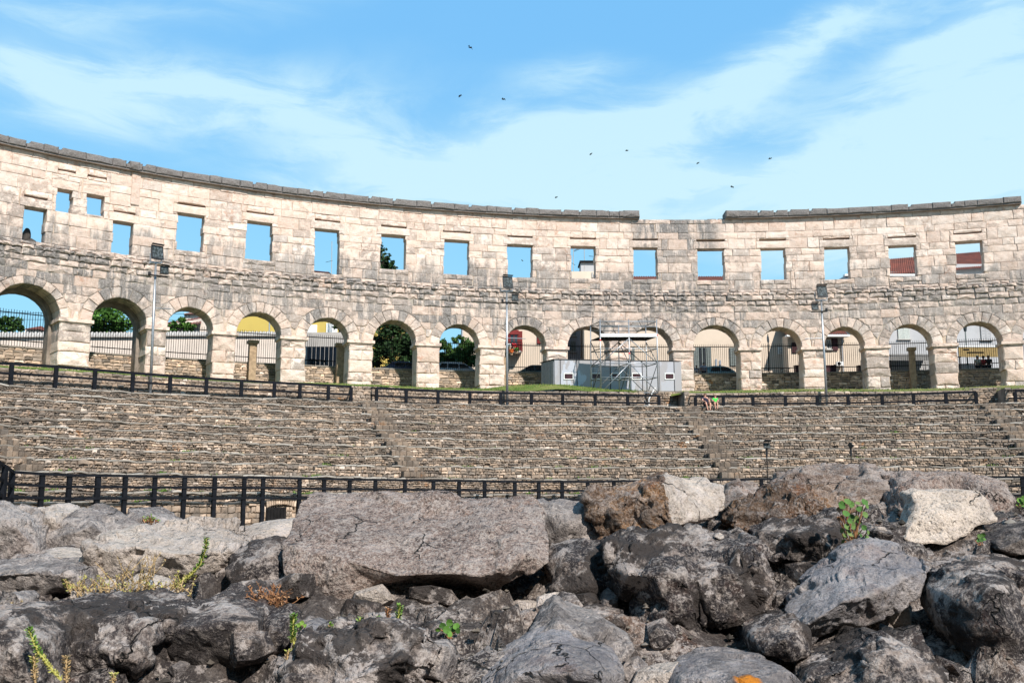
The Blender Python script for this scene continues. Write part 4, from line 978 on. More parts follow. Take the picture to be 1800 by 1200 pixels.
def carat(px, n, lab, body, estate=False, rz=0.0):
    s, _ = hit(px, 650, n); x, y, _ = P(s, n, 0); car(lab, (x, y, Z_ST+.02), tang(s)+rz, body, estate)
carat(712, 6.2, 'dark blue saloon with a red tail lamp parked before the evergreen trees', paint('navy car paint', (.06, .07, .12)))
carat(806, 6.0, 'silver grey estate car with roof bars parked beside the shrubs', paint('silver car paint', (.55, .57, .60)), True)
carat(936, 6.4, 'dark car parked below the red-shuttered balcony', paint('dark green car paint', (.07, .11, .11)), rz=math.pi)
carat(1266, 6.4, 'blue green hatchback parked behind the two pedestrians', paint('teal car paint', (.22, .38, .42)))

# ================================================================== TOWN BEYOND THE WALL
def plaster(name, col, stain=.3):
    m, t = mat(name); p = t.pos(); x, y, z = t.sep(p); n = t.noise(p, .45, 6, .65); n2 = t.noise(t.comb(x, y, t.math('MULTIPLY', z, .25)), 1.5, 5, .6); n3 = t.noise(p, 12, 4, .6)
    c = t.mix(t.rng(n, .42, .7, 0, stain), col, tuple(v*.62 for v in col)); c = t.mix(t.rng(n2, .5, .75, 0, stain), c, tuple(min(1, v*.75+.04) for v in col))
    t.out(c, .92, t.bump(n3, .3, .02), spec=.1); return m
M['beige'] = plaster('beige plaster', (.60, .49, .385)); M['greyp'] = plaster('grey plaster', (.42, .41, .41), .35); M['yellow'] = plaster('ochre yellow render', (.50, .37, .10), .15)
M['pink'] = plaster('pale pinkish plaster', (.66, .56, .48), .5); M['greywall'] = plaster('weathered concrete wall', (.40, .37, .34), .6)
M['bluep'] = plaster('cool grey render', (.30, .32, .36), .3); M['shut'] = simple('grey green shutter paint', (.16, .18, .17), .6); M['redshut'] = simple('red shutter paint', (.17, .018, .016), .5)
M['shutpale'] = simple('pale shutter paint', (.46, .48, .44), .6); M['winglass'] = simple('window glass', (.03, .035, .04), .1, .2, 1, spec=.8); M['maroon'] = simple('maroon shutter paint', (.06, .018, .022), .5)
M['gatemetal'] = simple('dull violet grey sheet metal', (.085, .078, .088), .6, .2, 3)
def tile_mat():
    m, t = mat('clay roof tiles'); p = t.pos(); n = t.noise(p, 1.1, 5, .7); n2 = t.noise(p, 7, 5, .8)
    c = t.mix(t.rng(n, .35, .65), (.20, .062, .042), (.10, .042, .034)); c = t.mix(t.rng(n2, .5, .7, 0, .5), c, (.30, .15, .10)); t.out(c, .85, spec=.15); return m
M['tile'] = tile_mat()
def tiled_roof(root, x0, x1, ya, za, yb, zb, th=.18, nm='roof', zo0=0.0, zo1=0.0, hip=0.0):
    """ribbed tile slope from eave (ya,za) up to ridge (yb,zb)"""
    A = Acc(); W_ = x1-x0; k = max(2, int(W_/.24)); rows_ = max(2, int(math.hypot(yb-ya, zb-za)/.38)); v = []; f = []
    xs = [x0+W_*i/(k*2) for i in range(k*2+1)]
    for j in range(rows_+1):
        for h in ((0, .05) if j else (0,)):
            q = j/rows_
            for i, x in enumerate(xs): v.append((x+hip*q*(1-i/(2*k)), ya+(yb-ya)*q, za+(zb-za)*q+(.10 if i % 2 else 0)-(h)+(zo0+(zo1-zo0)*i/(2*k))))
    n = len(xs); R_ = len(v)//n
    for j in range(R_-1):
        for i in range(n-1): f.append((j*n+i, j*n+i+1, (j+1)*n+i+1, (j+1)*n+i))
    o = mesh(nm, v, f, M['tile'], root)
    return o
def house(name, label, cat, pxa_, pxb, py_top, Yd, m, depth=9.0, group=None, zbot=Z_ST-.1, front_m=None):
    a, b = at(pxa_, py_top, Yd), at(pxb, py_top, Yd); t_ = thing(name, label, cat, ((a[0]+b[0])/2, Yd+depth/2, Z_ST), group)
    A = Acc(); A.box(((a[0]+b[0])/2, Yd+depth/2, (zbot+a[2])/2), ((b[0]-a[0])/2, depth/2, (a[2]-zbot)/2)); A.obj('wall', m, t_); return t_
def window(root, a, b, t_, b_, Yd, shut=None, mode='closed', frame='white', split=True, sill=True):
    p, q = at(a, t_, Yd), at(b, b_, Yd); x0, x1, z1, z0 = p[0], q[0], p[2], q[2]; fw = .09; A = Acc()
    for (u0, u1, w0, w1) in ((x0, x1, z1-fw, z1), (x0, x1, z0, z0+fw), (x0, x0+fw, z0+fw, z1-fw), (x1-fw, x1, z0+fw, z1-fw)): A.box(((u0+u1)/2, Yd-.04, (w0+w1)/2), ((u1-u0)/2, .06, (w1-w0)/2))
    if split: A.box(((x0+x1)/2, Yd-.05, (z0+z1)/2), (.04, .05, (z1-z0)/2-fw))
    wf = A.obj('window', M[frame], root); A = Acc(); A.box(((x0+x1)/2, Yd-.015, (z0+z1)/2), ((x1-x0)/2-fw*.9, .02, (z1-z0)/2-fw*.9)); A.obj('pane', M['winglass'], wf)
    if sill: A = Acc(); A.box(((x0+x1)/2, Yd-.1, z0-.05), ((x1-x0)/2+.12, .12, .05)); A.obj('sill', M['greywall'], wf)
    if shut:
        w2 = (x1-x0)/2
        for sx in (-1, 1):
            A = Acc()
            cx = (x0+x1)/2+sx*w2/2 if mode == 'closed' else (x0-w2/2 if sx < 0 else x1+w2/2)
            n_ = 12; hw = w2/2-.02; A.box((cx-hw+.03, Yd-.13, (z0+z1)/2), (.035, .03, (z1-z0)/2)); A.box((cx+hw-.03, Yd-.13, (z0+z1)/2), (.035, .03, (z1-z0)/2))
            for i in range(n_): z = z0+(z1-z0)*(i+.5)/n_; A.box((cx, Yd-.12, z), (hw-.05, .02, (z1-z0)/n_*.42))
            A.obj('shutter', M[shut], wf)
    return wf
# --- far street wall at the left (pale plaster with slab top) and its yellow house
PWY = 84.0
def lowwall(label, pa_, pb_, pyt, pyc, Yd, m, cap):
    a, b = at(pa_, pyt, Yd), at(pb_, pyt, Yd); zc_ = at(pa_, pyc, Yd)[2]; t_ = thing('street_wall', label, 'wall', ((a[0]+b[0])/2, Yd, Z_ST), 'walls along the street')
    A = Acc(); A.box(((a[0]+b[0])/2, Yd+.25, (zc_+Z_ST-.1)/2), ((b[0]-a[0])/2, .25, (zc_-Z_ST+.1)/2)); A.obj('wall', m, t_)
    if cap:
        A = Acc(); n = int((b[0]-a[0])/.35)
        for i in range(n):
            x = a[0]+(b[0]-a[0])*(i+.5)/n; A.add([(x-.17, Yd-.25, zc_), (x+.17, Yd-.25, zc_), (x+.17, Yd+.5, a[2]), (x-.17, Yd+.5, a[2]), (x, Yd-.25, zc_+.10), (x, Yd+.5, a[2]+.1)], [(0, 1, 4), (0, 4, 5, 3), (1, 2, 5, 4), (3, 5, 2)])
        A.box(((a[0]+b[0])/2, Yd+.1, zc_-.03), ((b[0]-a[0])/2, .36, .03)); A.obj('wall_cap', M['greywall'], t_)
    return t_
lowwall('pale plastered street wall seen through the two leftmost arches', -90, 262, 583, 592, PWY-6, M['pink'], True)
lowwall('pale plastered street wall with grey tile capping below the yellow house', 280, 505, 582, 590, PWY, M['pink'], True)
sw = lowwall('grey street wall with a pale dusty patch above the graffiti gate', 508, 640, 581, 584, PWY, M['greywall'], False)
# sheet metal gate with graffiti
g0, g1 = at(541, 609, 80), at(607, 655, 80); gt = thing('sheet_gate', 'dark violet sheet metal gate with black and white graffiti', 'gate', ((g0[0]+g1[0])/2, 80, Z_ST))
for i in range(9):
    A = Acc(); x = g0[0]+(g1[0]-g0[0])*(i+.5)/9; A.box((x, 80, (g0[2]+Z_ST)/2), ((g1[0]-g0[0])/18-.02, .03, (g0[2]-Z_ST)/2)); A.obj('gate_panel', M['gatemetal'], gt)
A = Acc(); A.box((g0[0]-.12, 80, (g0[2]+Z_ST)/2), (.12, .12, (g0[2]-Z_ST)/2)); A.obj('gate_post', M['greywall'], gt)
M['sprayblack'] = simple('black spray paint', (.008, .008, .008), .6); M['spraywhite'] = simple('white spray paint', (.55, .55, .58), .6)
def graffiti(strokes, m, nm, w_):
    A = Acc()
    for st in strokes:
        pts = [at(x, y, 79.955) for x, y in st]
        for a, b in zip(pts[:-1], pts[1:]): A.bar(a, b, .006, w_, up=(0, 1, 0)) if False else A.add([(a[0]-w_/2, 79.955, a[2]-w_/2), (a[0]+w_/2, 79.955, a[2]+w_/2), (b[0]+w_/2, 79.955, b[2]+w_/2), (b[0]-w_/2, 79.955, b[2]-w_/2)], [(0, 1, 2, 3)])
    A.obj(nm, m, gt)
graffiti([[(543, 633), (548, 635), (547, 641), (545, 636)], [(549, 634), (553, 633), (553, 640), (549, 640), (549, 634)], [(555, 633), (558, 636), (555, 638), (559, 640)], [(560, 633), (561, 640), (565, 636)], [(564, 634), (568, 635), (566, 641), (570, 637)], [(570, 633), (572, 639)], [(544, 631), (572, 634)]], M['sprayblack'], 'graffiti_tag', .09)
graffiti([[(549, 649), (553, 643), (557, 649)], [(551, 646.5), (555, 646.5)], [(567, 642), (567, 646), (570, 646), (570, 642)], [(578, 649), (576, 645), (579, 644), (580, 648)], [(582, 649), (586, 645)], [(585, 649), (591, 645)]], M['spraywhite'], 'graffiti_letters', .10)
yh = house('yellow_house', 'ochre yellow house with white shuttered windows seen through two arches', 'house', 412, 700, 512, 100, M['yellow'], 8)
window(yh, 536, 557, 571, 592, 100, 'white', 'closed'); window(yh, 574, 593, 568, 592, 100, 'white', 'closed')
for py in (563, 570): pass
A = Acc(); p = at(474, 561, 88); q = at(474, 590, 88); A.tube([(q[0], 88, Z_ST), (p[0], 88, p[2])], .07, 8); dp = thing('street_pole', 'thin pale metal pole standing before the yellow house', 'pole', (q[0], 88, Z_ST)); A.obj('pole', M['steel'], dp)
A = Acc(); A.box((q[0], 88, Z_ST+.05), (.15, .15, .05)); A.obj('base', M['steel'], dp)
# roof and stubby dark block seen through the upper windows above it
a, b = at(556, 477, 104), at(576, 477, 104); t_ = thing('rooftop_shed', 'dark low rooftop hut seen in the corner of an upper window', 'rooftop', ((a[0]+b[0])/2, 104, a[2]-3)); A = Acc(); A.box(((a[0]+b[0])/2-.3, 105.5, a[2]-1.5), (1.0, 1.4, 1.5)); A.obj('wall', M['greywall'], t_)
A = Acc(); A.add([(a[0]-.4, 103.9, a[2]-.05), (b[0]+.2, 103.9, a[2]-.25), (b[0]+.2, 107, a[2]), (a[0]-.4, 107, a[2]+.3), (a[0]-.4, 103.9, a[2]+.1), (b[0]+.2, 103.9, a[2]-.1)], [(0, 1, 5, 4), (4, 5, 2, 3)]); A.obj('roof', M['maroon'], t_)
def antenna(px, pt, pb, Yd, label, bars):
    p, q = at(px, pt, Yd), at(px, pb, Yd); t_ = thing('roof_antenna', label, 'antenna', q, 'antennas on the roofs'); A = Acc(); A.tube([(q[0], Yd, q[2]-2.5), p], .035, 5); A.obj('mast', M['greywall'], t_)
    for (dx0, dy0, dx1, dy1) in bars:
        A = Acc(); A.bar(at(px+dx0, pt+dy0, Yd), at(px+dx1, pt+dy1, Yd), .04); A.obj('element', M['iron'], t_)
antenna(583.5, 424, 484, 103, 'thin tall television antenna in the third large window', [(-11, 37, 1, 34)])
antenna(695, 466, 478, 103, 'small roof antenna beside the cypress in an upper window', [(-6, 5, 5, 5), (-4, 8, 4, 8)])
antenna(1027, 434, 462, 98, 'roof antenna standing over the concrete chimney', [(-18, 8, -4, 2), (8, 16, 18, 17)])
antenna(1008, 436, 480, 98, 'leaning cable mast left of the concrete chimney', [(0, 5, 18, -3), (-3, 26, 3, 30)])
# --- church-like tower with red roof, stone gable below (third arch)
tw = house('small_tower', 'small pale tower with red tiled roof above the stone gable', 'tower', 324, 372, 550, 120, M['pink'], 5)
a, b = at(321, 552, 119.5), at(376, 552, 119.5); mx = (a[0]+b[0])/2; zt = at(346, 541, 122)[2]; v = [(a[0], 119.5, a[2]), (b[0], 119.5, a[2]), (b[0], 125.5, a[2]), (a[0], 125.5, a[2]), (mx, 122.5, zt)]
mesh('roof', v, [(0, 1, 4), (1, 2, 4), (2, 3, 4), (3, 0, 4), (3, 2, 1, 0)], M['tile'], tw)
for px in (326.5, 332.5, 349.5): window(tw, px-1, px+1, 554, 558, 120, None, frame='greywall', split=False, sill=False)
gb = thing('stone_gable_house', 'rough stone house gable with sloping red tiled roof below the small tower', 'house', at(330, 600, 108)); gp = [at(288, 600, 108), at(388, 600, 108), at(388, 562, 108), at(353, 560, 108), at(288, 571, 108)]
k = len(gp); v = [tuple(p) for p in gp]+[(p[0], p[1]+5, p[2]) for p in gp]; mesh('wall', v, [tuple(range(k)), tuple(range(2*k-1, k-1, -1))]+[(i, k+i, k+(i+1) % k, (i+1) % k) for i in range(k)], M['pink'], gb)
a, b = at(286, 577, 106.5), at(353, 569, 106.5); c_, d_ = at(286, 568, 111), at(356, 557.5, 111); A = Acc(); n = 26; v = []
for i in range(n+1):
    q = i/n; v.append((a[0]+(b[0]-a[0])*q, 106.5, a[2]+(b[2]-a[2])*q+(.08 if i % 2 else 0))); v.append((c_[0]+(d_[0]-c_[0])*q, 111, c_[2]+(d_[2]-c_[2])*q+(.08 if i % 2 else 0)))
mesh('roof', v, [(2*i, 2*i+2, 2*i+3, 2*i+1) for i in range(n)], M['tile'], gb)
# far roofs and cables in the leftmost arch
fh = house('far_house', 'tiny far pink house behind the leftmost street wall', 'house', 44, 66, 578, 150, M['pink'], 5); a, b = at(42, 578, 149), at(68, 578, 149); v = [(a[0], 149, a[2]), (b[0], 149, a[2]), (b[0], 156, a[2]), (a[0], 156, a[2]), ((a[0]+b[0])/2, 152, a[2]+1.0)]; mesh('roof', v, [(0, 1, 4), (1, 2, 4), (2, 3, 4), (3, 0, 4)], M['tile'], fh)
for i, (y0, y1, lab) in enumerate(((549, 552, 'upper overhead cable crossing the leftmost arch'), (561, 563, 'lower overhead cable crossing the leftmost arch'))):
    t_ = thing('overhead_cable', lab, 'cable', at(40, 556, 95), 'overhead cables'); A = Acc(); p = [Vector(at(x, y0+(y1-y0)*(x+60)/400, 95)) for x in (-120, 40, 200, 380)]; A.tube(p, .02, 4); A.obj('cable', M['iron'], t_)
# --- beige house with red shutters and balcony (eighth arch), its cool side wall, and the long beige house
bh = house('balcony_house', 'beige house with red shutters and a flowered balcony behind the middle pole', 'house', 811, 997, 520, 92, M['beige'], 8)
A = Acc(); p = at(813, 570, 91.9); A.tube([(p[0], 91.85, Z_ST), (p[0], 91.85, at(813, 521, 91.9)[2])], .09, 8); A.obj('downpipe', M['greyp'], bh)
wf = window(bh, 896, 911, 582, 618, 92, 'redshut', 'open', frame='redshut', split=True, sill=False); A = Acc(); p, q = at(895, 580, 91.9), at(912, 588, 91.9); A.box(((p[0]+q[0])/2, 91.86, (p[2]+q[2])/2), ((q[0]-p[0])/2, .08, (p[2]-q[2])/2)); A.obj('roller_box', M['redshut'], wf)
window(bh, 944, 956, 582, 604, 92, 'redshut', 'closed', frame='redshut', sill=False)
p, q = at(883, 621, 92), at(916, 625, 92); bl_ = Acc(); bl_.box(((p[0]+q[0])/2, 91.2, p[2]), ((q[0]-p[0])/2, .8, .08)); bo = bl_.obj('balcony', M['greywall'], bh); A = Acc(); n = 16
for i in range(n+1): x = p[0]+(q[0]-p[0])*i/n; A.bar((x, 90.45, p[2]), (x, 90.45, p[2]+.95), .025)
A.bar((p[0], 90.45, p[2]+.95), (q[0], 90.45, p[2]+.95), .05); A.obj('balustrade', M['iron'], bo)
M['leafy'] = simple('green leaf', (.05, .13, .02), .7, .4, 9); M['flower'] = simple('red blossom', (.6, .03, .04), .7); M['flower2'] = simple('orange blossom', (.65, .16, .03), .7)
for i, (px, py, m_, rr0, lab) in enumerate(((904, 607, 'flower', .28, 'red flowering pot on the balcony railing'), (899, 617, 'flower2', .25, 'orange flowering pot on the balcony edge'), (887, 612, 'leafy', .42, 'leafy green pot plant at the left end of the balcony'), (908, 614, 'leafy', .28, 'small green pot plant at the right of the balcony'), (896, 607, 'white', .22, 'white flowering pot on the balcony'))):
    c = Vector(at(px, py, 90.3)); t_ = thing('flower_pot', lab, 'pot plant', c-Vector((0, 0, .4)), 'pots on the balcony'); A = Acc(); A.tube([c-Vector((0, 0, .4)), c-Vector((0, 0, .15))], [.12, .16], 8); A.obj('pot', M['sandstone'], t_); A = Acc()
    for k in range(60):
        d_ = Vector((rng.gauss(0, 1), rng.gauss(0, 1), rng.gauss(0, 1))).normalized()*rr0*rng.uniform(.5, 1); u = Vector((rng.gauss(0, 1), rng.gauss(0, 1), rng.gauss(0, 1))).normalized()*.09; w_ = d_.cross(u).normalized()*.09; A.add([tuple(c+d_-u), tuple(c+d_+w_), tuple(c+d_+u), tuple(c+d_-w_)], [(0, 1, 2, 3)])
    A.obj('blossom' if m_ != 'leafy' else 'leaves', M[m_], t_)
lb = house('long_beige_house', 'long beige rendered house with dark doors behind the scaffold and pedestrians', 'house', 1026, 1382, 497, 90, M['beige'], 9)
a, b = at(1024, 498, 89.4), at(1384, 498, 89.4); c_ = at(1100, 486.5, 94); a, b = at(1082, 498, 89.4), at(1296, 498, 89.4); tiled_roof(lb, a[0], b[0], 89.4, a[2], 94, c_[2])
for (p0, p1, y0, y1) in ((1109, 1116, 610, 655), (1226, 1243, 610, 658), (1282, 1297, 611, 643)):
    wf = window(lb, p0, p1, y0, y1, 90, 'shut', 'open' if p0 == 1226 else 'closed', frame='shut', sill=False)
A = Acc(); p, q = at(1379, 622, 89.95), at(1367, 610, 89.95); A.box(((p[0]+q[0])/2, 89.93, (p[2]+q[2])/2), ((p[0]-q[0])/2, .02, (q[2]-p[2])/2)); A.obj('notice_board', M['white'], lb)
A = Acc()
for k, (x0, x1, yy) in enumerate(((1370, 1376, 612.5), (1369, 1378, 615), (1369, 1373, 617.5), (1374, 1378, 617.5), (1370, 1377, 620))):
    p, q = at(x0, yy, 89.9), at(x1, yy+.6, 89.9); A.box(((p[0]+q[0])/2, 89.9, (p[2]+q[2])/2), ((q[0]-p[0])/2, .006, .02))
A.obj('notice_text', M['shut'], lb)
A = Acc()
for px, py0, py1 in ((1259, 631, 643), (1266, 633, 641)): p, q = at(px, py0, 89.9), at(px, py1, 89.9); A.box((p[0], 89.93, (p[2]+q[2])/2), (.09, .05, (p[2]-q[2])/2))
A.obj('wall_niche', M['bluep'], lb)
cs = house('cool_side_house', 'cool grey house side with two grey shuttered windows left of the scaffold', 'house', 960, 1023, 500, 95, M['bluep'], 7)
for (y0, y1) in ((574, 590), (600, 618)): window(cs, 1003, 1012, y0, y1, 95, 'shut', 'closed', frame='shut')
A = Acc(); p = at(1028, 570, 89.8); A.tube([(p[0]-.3, 89.7, Z_ST), (p[0]-.3, 89.7, at(1028, 500, 89.8)[2])], .08, 8); A.obj('downpipe', M['iron'], lb)
ch = house('chimney_block', 'square concrete chimney block with a flat slab seen through an upper window', 'chimney', 1021, 1052, 461, 98, M['greyp'], 2.4, zbot=12)
a, b = at(1019, 459.5, 97.8), at(1055, 459.5, 97.8); A = Acc(); A.box(((a[0]+b[0])/2, 99.2, a[2]), ((b[0]-a[0])/2, 1.5, .09)); A.obj('slab', M['iron'], ch); A = Acc(); 
hb = house('attic_wall', 'low beige attic wall under the concrete chimney block', 'wall', 990, 1060, 477, 97, M['beige'], 3, zbot=12)
window(hb, 1040, 1043, 479, 488, 97, None, frame='greywall', split=False, sill=False)
# --- right: red roofed houses
rh = house('red_roof_house', 'house with a red tiled roof, white eaves and an air conditioner beyond the arches', 'house', 1384, 1520, 588, 88, M['beige'], 8)
a, b = at(1382, 588, 87.2), at(1492, 588, 87.2); c_ = at(1440, 566, 91); tiled_roof(rh, a[0], b[0], 87.2, a[2], 91, c_[2]); A = Acc(); A.box(((a[0]+b[0])/2, 87.3, a[2]-.12), ((b[0]-a[0])/2, .35, .09)); A.obj('eave', M['white'], rh)
window(rh, 1452, 1461, 597, 614, 88, None, frame='white'); A = Acc(); p, q = at(1462, 595, 87.9), at(1473, 616, 87.9); A.box(((p[0]+q[0])/2, 87.9, (p[2]+q[2])/2), ((q[0]-p[0])/2, .05, (p[2]-q[2])/2)); A.obj('shutter', M['maroon'], rh)
wf = window(rh, 1391, 1401, 602, 620, 88, 'maroon', 'closed', frame='shut', sill=False)
A = Acc(); p = at(1480, 600, 87.8); A.tube([(p[0], 87.8, Z_ST), (p[0], 87.8, a[2]-.2)], .08, 8); A.obj('downpipe', M['greyp'], rh)
p, q = at(1469, 636, 87.7), at(1481, 643, 87.7); ac = thing('air_conditioner', 'white air conditioner box on the wall beside the rightmost pole', 'air conditioner', (p[0], 87.6, q[2])); A = Acc(); A.box(((p[0]+q[0])/2, 87.6, (p[2]+q[2])/2), ((q[0]-p[0])/2, .2, (p[2]-q[2])/2)); A.obj('case', M['white'], ac); A = Acc(); cx = (p[0]*.65+q[0]*.35); A.tube([(cx, 87.42, (p[2]+q[2])/2), (cx, 87.38, (p[2]+q[2])/2)], .17, 12); A.obj('fan', M['iron'], ac)
for x_, w_, lab in ((1459, .45, 'dark crate standing on the parapet right of the rightmost pole'), (1516, .4, 'small dark box at the right foot of the thirteenth arch'), (1403, .3, 'small dark box right of the leaning bicycles')):
    c = at(x_, 650, 80.0); o = Acc(); o.box((c[0], 80, c[2]), (w_, .3, .33)); o.box((c[0], 80, c[2]+.36), (w_+.04, .34, .03)); o = o.obj('crate', M['maroon'], None); tag(o, lab, 'crate')
gh = house('grey_shuttered_house', 'tall grey house with pale shuttered windows and red tiled roof at the right', 'house', 1496, 1850, 478, 96, M['greyp'], 10)
a, b = at(1484, 478, 95.2), at(1870, 478, 95.2); c_ = at(1600, 448, 101); tiled_roof(gh, a[0], b[0], 95.2, a[2]-.3, 101, c_[2]-.5, zo0=-.35, zo1=1.3, hip=3.4); A = Acc(); A.box(((a[0]+b[0])/2, 95.35, a[2]-.35), ((b[0]-a[0])/2, .3, .10)); A.obj('eave', M['white'], gh)
A = Acc(); p, q = at(1640, 464, 95.9), at(1850, 464, 95.9); A.box(((p[0]+q[0])/2, 97.5, p[2]-1.2), ((q[0]-p[0])/2, 1.6, 1.2)); A.obj('wall', M['greyp'], gh)
window(gh, 1577, 1599, 573, 596, 96, 'shutpale', 'closed', frame='beige'); window(gh, 1722, 1742, 566, 598, 96, 'greyp', 'closed', frame='beige'); window(gh, 1503, 1514, 586, 606, 96, 'shutpale', 'closed', frame='white')
# street lamp, awning, market stall
p = at(1696, 572, 84); q = (p[0], 84, Z_ST); sl = thing('street_lamp', 'grey street lamp with a lantern head before the grey house', 'street lamp', q); A = Acc(); A.tube([q, (p[0], 84, p[2]-.5)], [.08, .06], 8); A.obj('pole', M['shut'], sl); A = Acc(); A.tube([(p[0], 84, p[2]-.55), (p[0], 84, p[2]-.05)], [.12, .2], 8); A.obj('lantern', M['lampglass'], sl); A = Acc(); A.tube([(p[0], 84, p[2]-.05), (p[0], 84, p[2]+.12)], [.24, .05], 8); A.obj('lantern_cap', M['white'], sl)
M['canvas'] = simple('grey canvas', (.17, .165, .16), .8); M['canvasy'] = simple('ochre signboard', (.26, .18, .07), .7)
for (x0, x1, yt, lab) in ((1556, 1648, 622, 'grey canvas canopy over the street behind the fourteenth arch'), (1676, 1765, 607, 'market canopy with ochre fascia behind the fifteenth arch')):
    a, b = at(x0, yt, 83.5), at(x1, yt, 83.5); t_ = thing('street_canopy', lab, 'canopy', ((a[0]+b[0])/2, 84, Z_ST)); A = Acc(); A.add([(a[0], 82.5, a[2]-.15), (b[0], 82.5, a[2]-.15), (b[0], 86, a[2]+.3), (a[0], 86, a[2]+.3), (a[0], 82.5, a[2]-.27), (b[0], 82.5, a[2]-.27), (b[0], 86, a[2]+.2), (a[0], 86, a[2]+.2)], [(0, 1, 2, 3), (7, 6, 5, 4), (0, 4, 5, 1), (1, 5, 6, 2), (2, 6, 7, 3), (3, 7, 4, 0)]); A.obj('roof_sheet', M['canvas'] if x0 < 1600 else M['white'], t_)
    A = Acc(); A.box(((a[0]+b[0])/2, 82.6, a[2]-(.75 if x0 > 1600 else .5)), ((b[0]-a[0])/2, .03, .45 if x0 > 1600 else .22)); A.obj('fascia', M['canvasy'] if x0 > 1600 else M['canvas'], t_)
    for x in (a[0]+.1, b[0]-.1): A = Acc(); A.tube([(x, 82.7, Z_ST), (x, 82.7, a[2]-.2)], .05, 6); A.obj('post', M['iron'], t_)
    if x0 > 1600:
        A = Acc(); 
        for (u0, u1, yy) in ((1694, 1704, 613), (1700, 1730, 618), (1676, 1690, 626)):
            u, w_ = at(u0, yy, 82.5), at(u1, yy+2, 82.5); A.box(((u[0]+w_[0])/2, 82.54, (u[2]+w_[2])/2), ((w_[0]-u[0])/2, .012, .05))
        A.obj('sign_strip', M['iron'], t_)
        A = Acc()
        for k in range(16): x = a[0]+.2+k*(b[0]-a[0]-.4)/16; A.box((x, 85.5, Z_ST+1.2), ((b[0]-a[0])/36, .03, 1.2))
        A.obj('curtain', M['greyp'], t_)
bk = house('white_slat_fence', 'pale slatted hoarding behind the stone gate post', 'hoarding', 1550, 1660, 633, 86, M['white'], .1)
A = Acc()
for k in range(26): p = at(1552+k*4.2, 633, 85.95); A.box((p[0], 85.95, (p[2]+Z_ST)/2), (.05, .03, (p[2]-Z_ST)/2))
A.obj('slats', M['greyp'], bk)['kind'] = 'stuff'
# traffic sign on a post (seen from behind) and bicycles
s, z = hit(1350, 597, 4.3); x, y, _ = P(s, 4.3, 0); ts = thing('traffic_sign', 'round traffic sign seen edge-on from behind on a dark post', 'traffic sign', (x, y, Z_ST)); A = Acc(); A.tube([(x, y, Z_ST), (x, y, z+.5)], .04, 6); A.obj('post', M['iron'], ts); A = Acc(); th = tang(s)+1.15
A.tube([(x-.02*math.sin(th), y+.02*math.cos(th), z+.02), (x+.02*math.sin(th), y-.02*math.cos(th), z+.02)], .33, 20); A.obj('disc', M['greyp'], ts); A = Acc(); A.box((x, y, z-.62), (.12, .03, .22), th); A.obj('plate', M['shut'], ts)
def bicycle(px, lab):
    s, _ = hit(px, 652, 4.2); th = tang(s)+.25; x, y, _ = P(s, 4.2, 0); c, d_ = math.cos(th), math.sin(th); T = lambda u, z: (x+u*c, y+u*d_, Z_ST+z); t_ = thing('bicycle', lab, 'bicycle', (x, y, Z_ST), 'bicycles leaning behind the railing')
    for u in (-.52, .52):
        A = Acc(); pts = [T(u+.33*math.cos(a), .34+.33*math.sin(a)) for a in np.linspace(0, 2*math.pi, 21)]; A.tube(pts, .018, 5, caps=False); wh = A.obj('wheel', M['tyre'], t_)
        A = Acc()
        for a in np.linspace(0, 2*math.pi, 9)[:-1]: A.bar(T(u, .34), T(u+.32*math.cos(a), .34+.32*math.sin(a)), .006)
        A.obj('spokes', M['steel'], wh)
    A = Acc()
    for p, q in (((-.52, .34), (-.1, .34)), ((-.52, .34), (-.18, .82)), ((-.1, .34), (-.2, .9)), ((-.1, .34), (.36, .82)), ((-.18, .80), (.36, .85)), ((.36, .95), (.52, .34))): A.bar(T(*p), T(*q), .032)
    A.obj('frame', M['iron'], t_); A = Acc(); A.bar(T(.30, .98), T(.46, .98), .03); A.bar((x+.38*c-.25*d_, y+.38*d_+.25*c, Z_ST+1.0), (x+.38*c+.25*d_, y+.38*d_-.25*c, Z_ST+1.0), .028); A.obj('handlebar', M['iron'], t_); A = Acc(); A.box(T(-.21, .95), (.12, .06, .025), th); A.obj('saddle', M['lampblack'], t_)
bicycle(1343, 'bicycle leaning behind the railing beside the traffic sign'); bicycle(1379, 'bicycle leaning behind the railing below the notice board')
# weathered bust-shaped masonry remnant standing in the leftmost window
def blobmesh(A, c, rx, ry, rz, seed, amp=.12, nu=16, nv=12):
    v = []; rr0 = random.Random(seed); ph_ = [rr0.uniform(0, 6) for _ in range(6)]
    for i in range(nv+1):
        th = math.pi*i/nv
        for j in range(nu):
            a = 2*math.pi*j/nu; k = 1+amp*(math.sin(3*a+ph_[0])*math.sin(2*th+ph_[1])+.6*math.sin(5*a+ph_[2])*math.sin(4*th+ph_[3])); v.append((c[0]+rx*k*math.sin(th)*math.cos(a), c[1]+ry*k*math.sin(th)*math.sin(a), c[2]+rz*k*math.cos(th)))
    A.add(v, [(i*nu+j, (i+1)*nu+j, (i+1)*nu+(j+1) % nu, i*nu+(j+1) % nu) for i in range(nv) for j in range(nu)])
s, zb_ = hit(52, 440, 1.6); x, y, _ = P(s, 1.6, 0); bs = thing('stone_remnant', 'dark weathered stone remnant with a rounded head standing in the leftmost window', 'stone', (x, y, zb_)); A = Acc()
hh = hit(47, 400, 1.6)[1]-zb_; x -= .05
